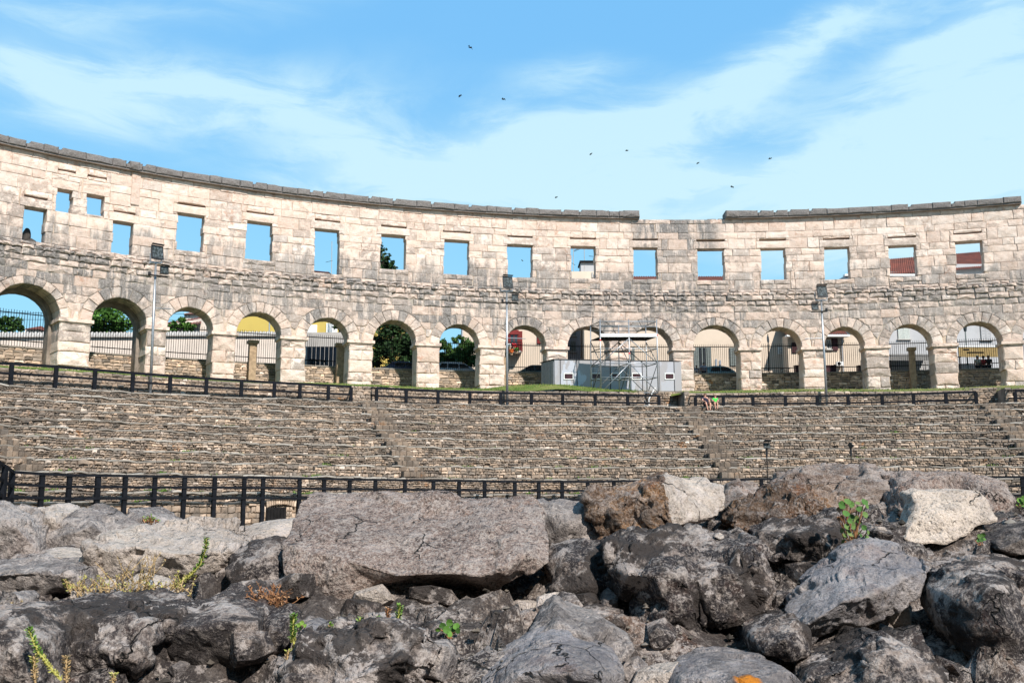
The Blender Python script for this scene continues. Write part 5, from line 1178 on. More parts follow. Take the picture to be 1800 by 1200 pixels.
blobmesh(A, (x+.05, y, zb_+hh*.1), .62, .4, hh*.42, 3, .06); blobmesh(A, (x-.22, y, zb_+hh*.62), .27, .27, hh*.38, 5, .05); M['darkstone'] = simple('blackened stone', (.06, .052, .045), .95, .35, 5, bump=.6); A.obj('stone', M['darkstone'], bs, smooth=True)

# ================================================================== TREES
def leaf_mat(name, c0, c1, c2):
    m, t = mat(name); r = t.attr('rnd'); c = t.ramp(r, [(0, c0), (.5, c1), (1, c2)]); b = t.out(c, .7, spec=.2); b.inputs['Subsurface Weight'].default_value = 0; return m
M['leafdark'] = leaf_mat('dark conifer foliage', (.010, .022, .008), (.02, .045, .014), (.035, .075, .02)); M['leafmid'] = leaf_mat('green foliage', (.03, .075, .012), (.055, .13, .02), (.09, .19, .03)); M['leafbush'] = leaf_mat('shrub foliage', (.02, .05, .01), (.04, .09, .018), (.07, .14, .03))
M['bark'] = simple('bark', (.08, .06, .045), .9, .3, 6, bump=.5)
def tree(name, label, cat, px, py_top, Yd, zbase, clumps, m, leaf=.16, n=2200, group=None, trunk_r=.14, sx=1.0, flat=.5):
    """clumps: list of (px,py,radius m); the crown is a cloud of leaf faces around them"""
    c0 = Vector(at(px, py_top, Yd)); t_ = thing(name, label, cat, (c0.x, Yd, zbase), group); A = Acc(); tot = sum(r_**2 for _, _, r_ in clumps)
    for (qx, qy, r_) in clumps:
        c = Vector(at(qx, qy, Yd)); c.y += rng.uniform(-.5, .5)*r_; k = int(n*r_*r_/tot); subs = [(Vector((rng.gauss(0, 1), rng.gauss(0, 1), rng.gauss(0, .8))).normalized()*r_*rng.uniform(.3, .95), rng.uniform(.22, .42)*r_) for _ in range(9)]
        for i in range(k):
            sc_, sr = rng.choice(subs); d_ = Vector((rng.gauss(0, 1), rng.gauss(0, 1), rng.gauss(0, 1))).normalized()*sr*rng.uniform(.4, 1.05); p = c+sc_+d_
            u = Vector((rng.gauss(0, 1), rng.gauss(0, 1), rng.gauss(0, flat))).normalized(); w_ = u.cross(Vector((rng.gauss(0, 1), rng.gauss(0, 1), rng.gauss(0, 1)))).normalized(); l = leaf*rng.uniform(.6, 1.3); A.add([tuple(p-u*l), tuple(p+w_*l*.5), tuple(p+u*l), tuple(p-w_*l*.5)], [(0, 1, 2, 3)], rng.random())
    A.obj('crown', m, t_); A = Acc(); top = c0.copy(); A.tube([(c0.x, Yd, zbase), (c0.x+.1, Yd, zbase+(c0.z-zbase)*.5), (c0.x, Yd, c0.z-.3)], [trunk_r, trunk_r*.7, trunk_r*.2], 8)
    for (qx, qy, r_) in clumps[:6]:
        c = Vector(at(qx, qy, Yd)); b0 = Vector((c0.x, Yd, zbase+(c.z-zbase)*.55)); A.tube([b0, c], [trunk_r*.4, trunk_r*.12], 5)
    A.obj('trunk', M['bark'], t_); return t_
tree('tree', 'small bluish green tree at the left end of the leftmost arch', 'tree', 8, 556, 96, Z_ST, [(4, 572, .9), (9, 564, .8), (14, 575, .7)], M['leafbush'], n=900)
tree('tree', 'slim bushy tree beside the cables in the leftmost arch', 'tree', 25, 556, 97, Z_ST, [(24, 562, .55), (22, 570, .8), (27, 574, .7), (38, 577, .4)], M['leafbush'], n=900)
tree('tree', 'bright green broad tree filling the second arch', 'tree', 185, 541, 92, Z_ST, [(165, 562, 2.0), (185, 555, 2.2), (206, 566, 2.0), (180, 572, 2.4), (215, 576, 1.6), (158, 578, 1.6)], M['leafmid'], .2, n=4200)
tree('shrub', 'green shrub above the street wall under the red gable roof', 'shrub', 318, 568, 88, Z_ST, [(303, 577, .8), (318, 574, .9), (331, 577, .75), (325, 572, .6), (310, 573, .5)], M['leafmid'], .13, n=1900)
tree('tree', 'small dark tree in front of the white shutters of the yellow house', 'tree', 597, 560, 88, Z_ST, [(596, 574, .7), (603, 580, .8), (606, 568, .6)], M['leafdark'], .15, n=900)
tree('tree', 'dark crown peeping into the corner of an upper window', 'tree', 599, 462, 96, Z_ST, [(599, 472, .55), (603, 468, .6), (606, 476, .8), (610, 470, .8)], M['leafdark'], .14, n=900)
tree('conifer', 'tall dark cypress filling the left of an upper window', 'tree', 668, 424, 97, Z_ST, [(669, 431, .4), (673, 440, .5), (679, 450, .55), (674, 459, .9), (687, 464, .6), (690, 473, .6), (668, 470, 1.3), (660, 455, 1.5), (676, 480, 1.4)], M['leafdark'], .16, n=4500)
tree('conifer', 'big dark evergreen tree behind the sixth arch', 'tree', 690, 560, 90, Z_ST, [(672, 580, 1.9), (690, 572, 1.8), (708, 585, 1.7), (680, 605, 2.2), (700, 612, 2.2), (664, 625, 2.0), (690, 635, 2.2), (716, 628, 1.6), (655, 600, 1.8), (712, 606, 1.4)], M['leafdark'], .19, n=9000)
tree('shrub', 'lighter green bush at the right of the dark evergreen', 'shrub', 722, 600, 92, Z_ST, [(724, 612, 1.0), (728, 625, 1.2), (720, 640, 1.3), (732, 600, .8)], M['leafmid'], .14, n=2000)
tree('shrub', 'tall leafy oleander left of the silver estate car', 'shrub', 785, 594, 84, Z_ST, [(779, 603, .55), (784, 615, .9), (790, 630, 1.2), (776, 632, 1.0), (795, 620, .9)], M['leafbush'], .14, n=2600, flat=1.5)
tree('shrub', 'tall leafy oleander in the middle behind the silver estate car', 'shrub', 806, 592, 84, Z_ST, [(804, 600, .6), (808, 612, .9), (811, 626, 1.2), (805, 636, 1.2)], M['leafbush'], .14, n=2600, flat=1.5)
tree('shrub', 'tall leafy oleander at the right behind the silver estate car', 'shrub', 822, 594, 84, Z_ST, [(819, 603, .7), (824, 614, 1.0), (830, 628, 1.2), (836, 640, 1.1), (818, 625, 1.0)], M['leafbush'], .14, n=2600, flat=1.5)
tree('plant', 'tuft of caper bush hanging on the parapet at the left of the fifth arch', 'plant', 541, 652, 75.5, 7.2, [(542, 653, .28), (543, 658, .3)], M['leafmid'], .08, n=260, trunk_r=.02)

# ================================================================== BIRDS
M['bird'] = simple('dark plumage', (.02, .02, .022), .8)
def bird(px, py, Yd, span, roll, lab):
    c = Vector(at(px, py, Yd)); t_ = thing('bird', lab, 'bird', c, 'swifts in the sky'); A = Acc(); h = span*.38; cr, sr = math.cos(roll), math.sin(roll)
    A.tube([c+Vector((-.10*cr, .1, -.10*sr)), c, c+Vector((.08*cr, -.12, .08*sr))], [.01, .035, .012], 6); A.obj('body', M['bird'], t_)
    for sx in (-1, 1):
        T = lambda u, y, z: c+Vector((sx*u*cr-z*sr, y, sx*u*sr+z*cr)); A = Acc(); A.add([tuple(q) for q in (T(0, -.06, 0), T(h*.45, -.10, h*.35), T(h, .1, h*.15), T(h*.4, .06, h*.28), T(0, .07, 0))], [(0, 1, 3, 4), (1, 2, 3)]); A.add([tuple(q+Vector((0, 0, .01))) for q in (T(0, -.06, 0), T(h*.45, -.10, h*.35), T(h, .1, h*.15), T(h*.4, .06, h*.28), T(0, .07, 0))], [(0, 1, 3, 4), (1, 2, 3)]); A.obj('wing', M['bird'], t_)
for i, (px, py, Yd, sp_, ro, lab) in enumerate(((826, 84, 45, .42, -.7, 'topmost swift above the middle of the wall'), (809, 169, 50, .3, .4, 'swift low and left of the pair in the middle sky'), (885, 175, 48, .34, -.4, 'swift at the right of the pair in the middle sky'), (1039, 271, 60, .3, .5, 'swift low in the cloud, left of its neighbour'), (1102, 265, 60, .26, -.2, 'small swift high in the white cloud over the gap'), (1227, 287, 62, .3, .4, 'swift above the right edge of the gap in the cornice'), (1354, 279, 62, .34, .1, 'rightmost swift in the pale cloud'), (1287, 329, 55, .32, -.6, 'lowest swift just above the wall top at the right'), (978, 347, 60, .26, .2, 'small swift close above the wall crown'), (918, 458, 70, .3, -.9, 'swift seen through the window left of the chimney one'))):
    bird(px, py, Yd, sp_, ro, lab)

# ================================================================== ARENA SPOT LAMPS AND RED MARKER
for (px, pt, pb, Yd, w_, side, lab) in ((1347, 782, 900, 30, .22, False, 'square black spotlight on a thin pole left of the big grey rock'), (1495, 781, 900, 30, .10, True, 'black spotlight seen edge-on on a thin pole above the big grey rock')):
    a, b = at(px, pt, Yd), at(px+(6 if not side else 1), pb, Yd); t_ = thing('spotlight_pole', lab, 'spotlight', (b[0], Yd, b[2]-2.2), 'spotlights on thin poles'); A = Acc(); A.tube([(b[0], Yd, b[2]-2.2), (a[0], Yd, a[2]-.25)], .018, 6); A.obj('pole', M['iron'], t_)
    A = Acc(); A.tube([(a[0], Yd, a[2]-.38), (a[0], Yd, a[2]-.1)], .035, 6); A.obj('neck', M['lampblack'], t_); A = Acc(); G = Acc(); flood(A, G, (a[0], Yd, a[2]-.03), .23, .19, .12, 0 if not side else 1.1, -.3 if not side else -.7); h = A.obj('lamp_housing', M['lampblack'], t_); G.obj('lamp_glass', M['lampglass'], h)
a, b, c_ = at(1355, 855, 22), at(1370, 855, 22), at(1363, 866, 22); rd = thing('red_pennant', 'small red cloth pennant showing between two rocks', 'pennant', c_); v = [a, b, c_]; v = [tuple(q) for q in v]+[(q[0], q[1]+.03, q[2]) for q in v]; mesh('cloth', v, [(0, 2, 1), (3, 4, 5), (0, 1, 4, 3), (1, 2, 5, 4), (2, 0, 3, 5)], M['red'], rd)
A = Acc(); A.bar((a[0], 22.015, a[2]+.01), (b[0], 22.015, b[2]+.01), .03); A.bar((c_[0], 22.015, c_[2]-.6), (c_[0], 22.015, c_[2]+.1), .02); A.obj('frame', M['iron'], rd)

# ================================================================== NEAR RUBBLE: mortared bank and individual rocks
_tab = nrng.random(4096)
def vnoise(Pt):
    ip = np.floor(Pt).astype(np.int64); fr = Pt-ip; u = fr*fr*(3-2*fr); r_ = 0
    for dx in (0, 1):
        for dy in (0, 1):
            for dz in (0, 1):
                h = ((ip[:, 0]+dx)*73856093 ^ (ip[:, 1]+dy)*19349663 ^ (ip[:, 2]+dz)*83492791) & 4095
                w_ = (u[:, 0] if dx else 1-u[:, 0])*(u[:, 1] if dy else 1-u[:, 1])*(u[:, 2] if dz else 1-u[:, 2]); r_ = r_+_tab[h]*w_
    return r_*2-1
def fbm(Pt, f, o=4, g=.5, ridged=False):
    a = 1; r_ = 0; t_ = 0
    for k in range(o):
        n = vnoise(Pt*f+k*17.3); n = (1-2*np.abs(n)) if ridged else n; r_ = r_+a*n; t_ += a; a *= g; f *= 2.03
    return r_/t_
def vnormals(v, f):
    n = np.cross(v[f[:, 1]]-v[f[:, 0]], v[f[:, 2]]-v[f[:, 0]]); N = np.zeros_like(v)
    for k in range(3): np.add.at(N, f[:, k], n)
    return N/(np.linalg.norm(N, axis=1)[:, None]+1e-12)
def subdiv(v, f):
    e = np.concatenate([f[:, [0, 1]], f[:, [1, 2]], f[:, [2, 0]]]); es = np.sort(e, 1); u, inv = np.unique(es, axis=0, return_inverse=True); inv = inv.reshape(-1)
    m_ = (v[u[:, 0]]+v[u[:, 1]])/2; n = len(v); k = len(f); a, b, c = inv[:k]+n, inv[k:2*k]+n, inv[2*k:]+n
    nf = np.concatenate([np.stack([f[:, 0], a, c], 1), np.stack([a, f[:, 1], b], 1), np.stack([c, b, f[:, 2]], 1), np.stack([a, b, c], 1)])
    return np.concatenate([v, m_]), nf
def smooth(v, f, w_=.5, it=1):
    for _ in range(it):
        S = np.zeros_like(v); C_ = np.zeros(len(v))
        for a, b in ((0, 1), (1, 2), (2, 0)):
            np.add.at(S, f[:, a], v[f[:, b]]); np.add.at(S, f[:, b], v[f[:, a]]); np.add.at(C_, f[:, a], 1); np.add.at(C_, f[:, b], 1)
        v = v*(1-w_)+w_*S/C_[:, None]
    return v
_ft = nrng.normal(0, 1, (4096, 3)); _fp = nrng.random((4096, 3))
def facet(Pt, fr):
    """piecewise flat offsets: breaks the surface into tilted chipped facets"""
    q = Pt*fr; ip = np.floor(q).astype(np.int64); best = np.full(len(q), 9e9); off = np.zeros(len(q))
    for dx in (-1, 0, 1):
        for dy in (-1, 0, 1):
            for dz in (-1, 0, 1):
                c = ip+(dx, dy, dz); h = (c[:, 0]*73856093 ^ c[:, 1]*19349663 ^ c[:, 2]*83492791) & 4095; fp = c+_fp[h]; d = q-fp; dd = (d*d).sum(1); m_ = dd < best
                best = np.where(m_, dd, best); off = np.where(m_, (_ft[h]*d).sum(1)*.32+_ft[h][:, 0]*.05, off)
    return off/fr*.5
def rock_mat(name, a, b, white=.35, dark=.4, rust=.1, tone=1.0, spot=.35, strat=False, orange=False):
    tone *= .93
    m, t = mat(name); p = t.pos(); wv_ = t.vmath('ADD', p, t.vmath('SCALE', t.noise(p, 14, 3, .6, col=True), .012))
    if strat: wv_ = t.vmath('MULTIPLY', wv_, (1, 1, 4.5))
    n1 = t.noise(wv_, 2.6, 6, .62); n2 = t.noise(wv_, 11, 7, .68); n3 = t.noise(p, 48, 5, .7); n4 = t.noise(p, 150, 4, .7); n5 = t.noise(wv_, 5.2, 6, .7)
    c = t.mix(t.rng(n1, .36, .64), tuple(x*tone for x in a), tuple(x*tone for x in b))
    c = t.mix(t.rng(n2, .42, .66, 0, .55), c, tuple(x*.52*tone for x in a))
    lich = t.rng(t.math('ADD', n2, t.math('MULTIPLY', n3, .35)), .70, .735, 0, white)
    c = t.mix(lich, c, (.40*tone, .38*tone, .355*tone))
    blk = t.math('MULTIPLY', t.rng(t.math('ADD', n5, t.math('MULTIPLY', n2, .5)), .79, .72), dark); c = t.mix(blk, c, (.022, .021, .024))
    bl2 = t.math('MULTIPLY', t.rng(t.voro(wv_, 13), .26, .20), t.rng(n1, .40, .55)); c = t.mix(t.math('MULTIPLY', bl2, dark), c, (.03, .028, .03))
    ru = t.math('MULTIPLY', t.rng(t.noise(t.vmath('ADD', p, (3, 1, 7)), 6, 5, .65), .55, .68), rust); c = t.mix(ru, c, (.20, .085, .035))
    c = t.mix(t.rng(n3, .53, .60, 0, spot), c, (.42*tone, .39*tone, .355*tone)); c = t.mix(t.rng(n3, .46, .39, 0, spot*1.2), c, (.03, .027, .027))
    c = t.mix(t.rng(n4, .53, .60, 0, spot), c, (.46*tone, .43*tone, .39*tone)); c = t.mix(t.rng(n4, .46, .39, 0, spot*1.1), c, (.035, .03, .03))
    if orange: 
        dd = t.new('ShaderNodeVectorMath', operation='DISTANCE'); t.put(dd.inputs[0], wv_); dd.inputs[1].default_value = orange; c = t.mix(t.rng(dd.outputs['Value'], .050, .036), c, (.50, .19, .02))
    big = t.noise(t.vmath('ADD', p, (9, 4, 2)), 4.2, 7, .72); c = t.mix(t.math('MULTIPLY', t.rng(big, .50, .56), dark), c, (.045*tone, .040*tone, .037*tone))
    pat = t.noise(t.vmath('ADD', p, (1, 8, 5)), 7.5, 6, .72); c = t.mix(t.rng(pat, .56, .60, 0, white*.9), c, (.46*tone, .435*tone, .41*tone))
    c = t.mix(1.0, c, (1.06, .97, .94), 'MULTIPLY')
    crk = t.voro(t.vmath('ADD', p, t.vmath('SCALE', t.noise(p, 5, 4, .65, col=True), .16)), 4.5, 'DISTANCE_TO_EDGE'); crk = t.math('MAXIMUM', t.rng(crk, .0, .012), t.rng(n1, .44, .46)); c = t.mix(t.math('SUBTRACT', 1.0, crk), c, (.02, .018, .016))
    pit = t.rng(t.voro(wv_, 34), .05, .28)
    h = t.math('ADD', t.math('MULTIPLY', n2, 1.6), t.math('ADD', t.math('MULTIPLY', n3, .75), t.math('MULTIPLY', n4, .28))); h = t.math('ADD', h, t.math('MULTIPLY', pit, .30)); h = t.math('ADD', h, t.math('MULTIPLY', crk, .6))
    t.out(c, .93, t.bump(h, 1.0, .022), spec=.18); return m
RM = {'slab': rock_mat('speckled pinkish limestone', (.235, .185, .158), (.33, .275, .24), .35, .10, .45, 1.0, .62),
      'pale': rock_mat('pale bleached limestone', (.34, .31, .27), (.44, .41, .36), .45, .06, .10, 1.32, .28), 'cream': rock_mat('cream pitted limestone', (.46, .41, .34), (.56, .51, .43), .2, .08, .10, 1.3, .45),
      'grey': rock_mat('grey weathered limestone', (.24, .23, .225), (.36, .345, .325), .6, .35, .15, 1.15, .34), 'dark': rock_mat('lichen blackened limestone', (.12, .105, .095), (.225, .195, .172), .65, .95, .15, 1.0, .36),
      'black': rock_mat('black crusted limestone', (.062, .057, .052), (.11, .10, .09), .25, .7, .1, .9, .22), 'brown': rock_mat('rusty brown broken limestone', (.20, .115, .055), (.33, .21, .115), .35, .5, .6, 1.0, .4),
      'strat': rock_mat('streaky layered limestone', (.32, .25, .20), (.46, .41, .37), .6, .28, .35, 1.0, .4, True), 'blue': rock_mat('bluish grey limestone', (.27, .275, .295), (.37, .37, .375), .35, .25, .22, 1.0, .22),
      'spotted': rock_mat('blotchy lichened limestone', (.21, .185, .168), (.33, .295, .265), .85, .9, .2, 1.0, .32), 'matrix': rock_mat('crumbling dark mortar', (.12, .103, .088), (.215, .18, .15), .6, .8, .3, 1.0, .6),
      'orangespot': rock_mat('bluish limestone with orange lichen', (.25, .25, .265), (.34, .335, .335), .4, .35, .22, 1.0, .25, False, tuple(at(1328, 1173, 1.99)))}
from mathutils.geometry import delaunay_2d_cdt
DP = lambda py: 2.0+(1200-py)/260*1.2
ROCKN = 0
def rock(label, D, o, i=(), r=(), m='grey', th=.32, amp=1.0, lvl=None, m2=None, split=None, name='rock', strat=False, sm=1, cat='rock', group='rocks of the ruined foreground wall'):
    """o: outline (px,py,depth offset), i: inner points, r: ridges between point indices (outline first)"""
    global ROCKN; ROCKN += 1; k = len(o); pts = list(o)+list(i); p2 = [Vector((p[0], -p[1])) for p in pts]
    ed_ = [(a, (a+1) % k) for a in range(k)]+list(r); vo, eo, fo, ov, oe, of_ = delaunay_2d_cdt(p2, ed_, [], 1, 1e-3)
    vals = []
    for q, src in zip(vo, ov):
        if src: vals.append(pts[src[0]][2])
        else: j = min(range(len(pts)), key=lambda j_: (p2[j_]-q).length); vals.append(pts[j][2])
    V = [np.array(at(q.x, -q.y, D+dv_)) for q, dv_ in zip(vo, vals)]; Fc = []
    for f in fo:
        for a in range(1, len(f)-1): Fc.append((f[0], f[a], f[a+1]))
    # outline ring in the output indices
    idx = {}
    for j, src in enumerate(ov):
        for s_ in src: idx[s_] = j
    ring = [idx[a] for a in range(k)]; cen = np.mean([V[j] for j in ring], 0); base = len(V)
    for lay, (sc_, dp_) in enumerate(((1.0, .5), (.72, 1.0))):
        for j in ring: q = V[j].copy(); q2 = cen+(q-cen)*sc_; q2[1] = q[1]*(1-lay*.5)+cen[1]*lay*.5+th*dp_; q2[2] -= .0; V.append(q2)
    V.append(cen+np.array([0, th*1.02, 0])); bc = len(V)-1
    a_ = 0
    for q in range(k): p1, p2_ = ring[q], ring[(q+1) % k]; a_ += (p2[q].x*p2[(q+1) % k].y-p2[(q+1) % k].x*p2[q].y)
    for q in range(k):
        q2 = (q+1) % k; A0, A1 = ring[q], ring[q2]; B0, B1 = base+q, base+q2; C0, C1 = base+k+q, base+k+q2
        t4 = [(A1, A0, B0), (A1, B0, B1), (B1, B0, C0), (B1, C0, C1), (C1, C0, bc)]
        if a_ < 0: t4 = [t_[::-1] for t_ in t4]
        Fc += t4
    v = np.array(V); f = np.array(Fc)
    size = math.sqrt(np.ptp(v[:len(vo), 0])*max(np.ptp(v[:len(vo), 2]), .02)); tgt = .0085 if size > .12 else .006
    e0 = np.mean(np.linalg.norm(v[f[:, 0]]-v[f[:, 1]], axis=1)); n_l = lvl if lvl else max(2, min(5, int(round(math.log2(e0/tgt)))))
    while len(f)*4**n_l > 62000: n_l -= 1
    seedv = np.array([ROCKN*7.7, ROCKN*3.1, ROCKN*5.3])
    for l in range(n_l):
        v, f = subdiv(v, f)
        if l < 2 and sm: v = smooth(v, f, .0 if l == 0 else .10, 1)
        if l == n_l-2: N = vnormals(v, f); v = v+N*(facet(v+seedv, 3.2/(size+.22))*.62*amp*min(1, size/.35))[:, None]
        if l == n_l-1: v = smooth(v, f, .12, 1)
        if l == 1: N = vnormals(v, f); q = (v+seedv)*(1, 1, 3.0 if strat else 1); v = v+N*(fbm(q, 5/(size+.25)*.6, 3)[:, None]*.045*size*amp)
    N = vnormals(v, f); q = (v+seedv)*(1, 1, 3.5 if strat else 1)
    dsp = fbm(q, 9, 4, .55)*.011+fbm(q, 21, 3, .55, True)*.0055+np.minimum(0, fbm(q, 30, 3)+.12)*.016
    dsp = dsp+facet(q, 13)*.42
    v = v+N*(dsp*amp*min(1.15, .45+size*2.2))[:, None]
    midx = None; mats = None
    if m2:
        fc_ = v[f].mean(1); u = fc_[:, 0]*F/(fc_[:, 1]*math.cos(PITCH)+fc_[:, 2]*math.sin(PITCH))+900; w_ = 600-(fc_[:, 2]*math.cos(PITCH)-fc_[:, 1]*math.sin(PITCH))*F/(fc_[:, 1]*math.cos(PITCH)+fc_[:, 2]*math.sin(PITCH))
        xs = np.interp(w_, [p[1] for p in split], [p[0] for p in split])+fbm(fc_, 25, 3)*6; midx = (u > xs).astype(int).tolist(); mats = [RM[m], RM[m2]]
    me = bpy.data.meshes.new(name); c = np.array([v[:, 0].mean(), v[:, 1].mean(), v[:, 2].min()]); v -= c
    me.vertices.add(len(v)); me.vertices.foreach_set('co', v.astype(np.float32).ravel()); me.loops.add(len(f)*3); me.loops.foreach_set('vertex_index', f.astype(np.int32).ravel()); me.polygons.add(len(f)); me.polygons.foreach_set('loop_start', np.arange(0, len(f)*3, 3, dtype=np.int32))
    me.polygons.foreach_set('use_smooth', np.ones(len(f), dtype=bool)); me.update(calc_edges=True); me.validate()
    for mm in (mats or [RM[m]]): me.materials.append(mm)
    if midx: me.polygons.foreach_set('material_index', midx)
    ob = bpy.data.objects.new(name, me); COL.objects.link(ob); ob.location = c; tag(ob, label, cat, group); return ob

# --- the mortared bank
xs = np.concatenate([np.arange(-3.2, 3.21, .024)]); ys = np.concatenate([np.arange(.9, 4.6, .026), [4.8, 5.2, 5.8, 6.6, 8.0]])
GX, GY = np.meshgrid(xs, ys); zb = np.where(GY < 3.2, -.465+(GY-2)*.208, -.215)
lift = 1/(1+np.exp(-(GX-.35)*5)); zb = zb+np.where(GY > 2.7, (np.minimum(GY, 3.6)-2.7)*.12*lift, 0); zb = np.where(GY > 3.75, zb-(GY-3.75)**1.3*1.1, zb); zb = np.where(GY < 1.9, zb-(1.9-GY)*.25, zb)
G = np.stack([GX.ravel(), GY.ravel(), zb.ravel()*0], 1)
zz_ = zb.ravel()-.032+fbm(G, 3.2, 4)*.045+facet(G+fbm(G, 6, 3)[:, None]*.05, 4.5)*1.05+facet(G+3+fbm(G, 12, 3)[:, None]*.03, 11)*1.2+fbm(G+5, 10, 4, .55)*.022+fbm(G, 34, 3, .6, True)*.012
v = np.stack([G[:, 0], G[:, 1], zz_], 1); ny, nx = GX.shape; ii = np.arange(ny*nx).reshape(ny, nx); a, b, c, d_ = ii[:-1, :-1].ravel(), ii[:-1, 1:].ravel(), ii[1:, 1:].ravel(), ii[1:, :-1].ravel(); f = np.stack([a, b, c, d_], 1)
o = mesh('rubble_bank', v, f.tolist(), RM['matrix'], None, smooth=True, center=False); tag(o, kind='structure')
def zbank(x, y):
    i = int(np.clip(np.searchsorted(ys, y), 0, ny-1)); j = int(np.clip(np.searchsorted(xs, x), 0, nx-1)); return float(zz_[i*nx+j])

T_ = .22
rock('largest speckled pinkish slab lying in the middle with a dark undercut edge', 2.62,
     [(541, 866, .42), (598, 869, .42), (673, 867, .42), (729, 869, .42), (763, 864, .42), (791, 867, .42), (811, 877, .41), (873, 876, .4), (935, 881, .4), (955, 905, .30), (963, 954, .12), (966, 988, .05), (942, 1003, .04), (901, 1024, .05), (866, 1042, .16), (822, 1040, .20), (760, 1046, .2), (690, 1052, .14), (629, 1066, .05), (598, 1069, .03), (529, 1062, .04), (505, 1047, .05), (499, 1005, .05), (498, 958, .10), (519, 915, .26)],
     [(560, 972, .02), (612, 988, .0), (701, 1012, -.02), (787, 1008, -.03), (839, 1014, -.03), (885, 1004, -.02), (925, 975, .03), (655, 1024, .03), (740, 1030, .17), (820, 1028, .17), (560, 1030, -.0), (700, 930, .2), (850, 930, .18)],
     [(23, 25), (25, 26), (26, 27), (27, 28), (28, 29), (29, 30), (30, 31), (31, 10), (26, 32), (32, 18), (32, 33), (33, 34), (34, 14)], 'slab', .30, .42)
rock('long pale block with a bleached top above the yellow dried weeds', 2.78,
     [(152, 963, .02), (165, 946, .15), (200, 937, .2), (255, 929, .22), (296, 921, .24), (344, 921, .24), (396, 931, .2), (413, 946, .12), (423, 970, .06), (413, 1000, .08), (379, 1018, .08), (327, 1032, .07), (241, 1041, .06), (179, 1034, .06), (157, 1011, .05)],
     [(193, 966, -.01), (241, 959, -.02), (303, 973, -.04), (362, 969, -.02), (240, 1005, -.0), (330, 1005, -.0)], [(0, 15), (15, 16), (16, 17), (17, 18), (18, 8)], 'pale', .26)
rock('grey rock cut off by the left edge, beside the fence corner', 3.0, [(-45, 888, .15), (10, 891, .15), (36, 906, .13), (66, 923, .08), (69, 978, .05), (20, 992, .03), (-45, 990, .03)], [(-20, 925, .0), (30, 926, -.02)], [(7, 8), (8, 3)], 'grey', .2)
rock('pale angular rock behind the left edge rock', 3.16, [(42, 908, .1), (65, 892, .12), (95, 886, .12), (112, 892, .1), (123, 903, .06), (114, 925, .02), (104, 965, .02), (68, 980, .03), (60, 930, .03)], [(92, 912, -.02)], [(9, 3), (9, 5)], 'pale', .2)
rock('grey wedge shaped rock with a smooth pale left slope', 3.1, [(66, 948, .04), (95, 925, .08), (128, 902, .12), (155, 890, .15), (186, 904, .13), (214, 914, .12), (243, 932, .08), (190, 943, .04), (155, 968, .02), (110, 990, .02), (68, 988, .02)], [(120, 938, -.02), (160, 925, .0)], [(11, 12), (12, 3)], 'grey', .2)
rock('tilted grey stone with a small reddish weed on it', 3.28, [(211, 916, .05), (224, 892, .1), (248, 893, .12), (286, 907, .12), (316, 924, .1), (296, 940, .04), (241, 938, .02)], [(255, 915, -.01)], [], 'grey', .18)
rock('dark flat ledge stone with a grey top at the left edge', 2.66, [(-45, 992, .2), (35, 981, .22), (80, 977, .22), (148, 986, .2), (158, 1003, .1), (152, 1034, .05), (70, 1050, .03), (-45, 1048, .03)], [(-10, 1008, 0), (60, 1004, -.01), (120, 1006, -.0)], [(8, 9), (9, 10), (10, 4)], 'grey', .2)
rock('small thin pale slab resting against the long pale block', 2.86, [(79, 967, .05), (100, 962, .09), (150, 969, .08), (153, 979, .02), (115, 982, 0), (80, 979, .0)], [], [], 'pale', .10, .6)
rock('smooth pale wedge touching the left side of the largest slab', 3.0, [(403, 934, .12), (448, 918, .18), (522, 910, .2), (518, 938, .1), (496, 955, .04), (450, 972, .02), (424, 968, .03), (410, 948, .06)], [(455, 940, .03)], [(8, 2)], 'pale', .2, .6)
rock('dark pitted stone wedged between the long pale block and the largest slab', 2.72, [(405, 975, .1), (440, 955, .14), (485, 950, .12), (500, 965, .06), (503, 1030, .02), (470, 1050, .0), (420, 1040, .0), (400, 1010, .03)], [(445, 985, -.01)], [], 'dark', .2)
rock('almost black block with a pale chipped flake along its top edge', 2.18, [(296, 1104, .02), (303, 1075, .12), (345, 1056, .2), (400, 1040, .26), (445, 1035, .28), (464, 1050, .2), (458, 1085, .06), (462, 1150, .05), (442, 1195, .06), (400, 1215, .08), (330, 1212, .08), (310, 1172, .05), (292, 1132, .03)],
     [(345, 1103, -.02), (400, 1092, -.02), (450, 1094, .0), (370, 1150, -.0), (430, 1150, -.0)], [(0, 13), (13, 14), (14, 15), (15, 6)], 'spotted', .3, .75, m2='black', split=[(1030, 1030), (2000, 1078), (2000, 1100), (-200, 1112), (-200, 1300)])
rock('cracked brownish boulder with smooth patches right of the left edge', 2.16, [(68, 1088, .08), (100, 1066, .14), (150, 1057, .18), (230, 1055, .18), (290, 1061, .14), (306, 1080, .06), (294, 1112, .03), (302, 1155, .04), (325, 1225, .06), (240, 1245, .02), (120, 1245, .02), (84, 1185, .02), (66, 1125, .04)], [(130, 1090, .03), (200, 1085, .02), (260, 1095, .0), (180, 1140, -.05), (240, 1160, -.06), (120, 1150, -.02)], [(13, 14), (14, 15)], 'spotted', .3, 1.1)
rock('mottled grey rock in the bottom left corner', 2.03, [(-50, 1078, .12), (20, 1073, .12), (60, 1080, .09), (80, 1120, .03), (72, 1165, .0), (78, 1250, 0), (-50, 1250, 0)], [(10, 1110, .0), (30, 1150, -.06)], [], 'spotted', .25)
rock('small square grey stone near the left edge', 2.45, [(6, 1046, .04), (30, 1042, .05), (38, 1053, .02), (34, 1078, .0), (11, 1078, .0)], [], [], 'grey', .1)
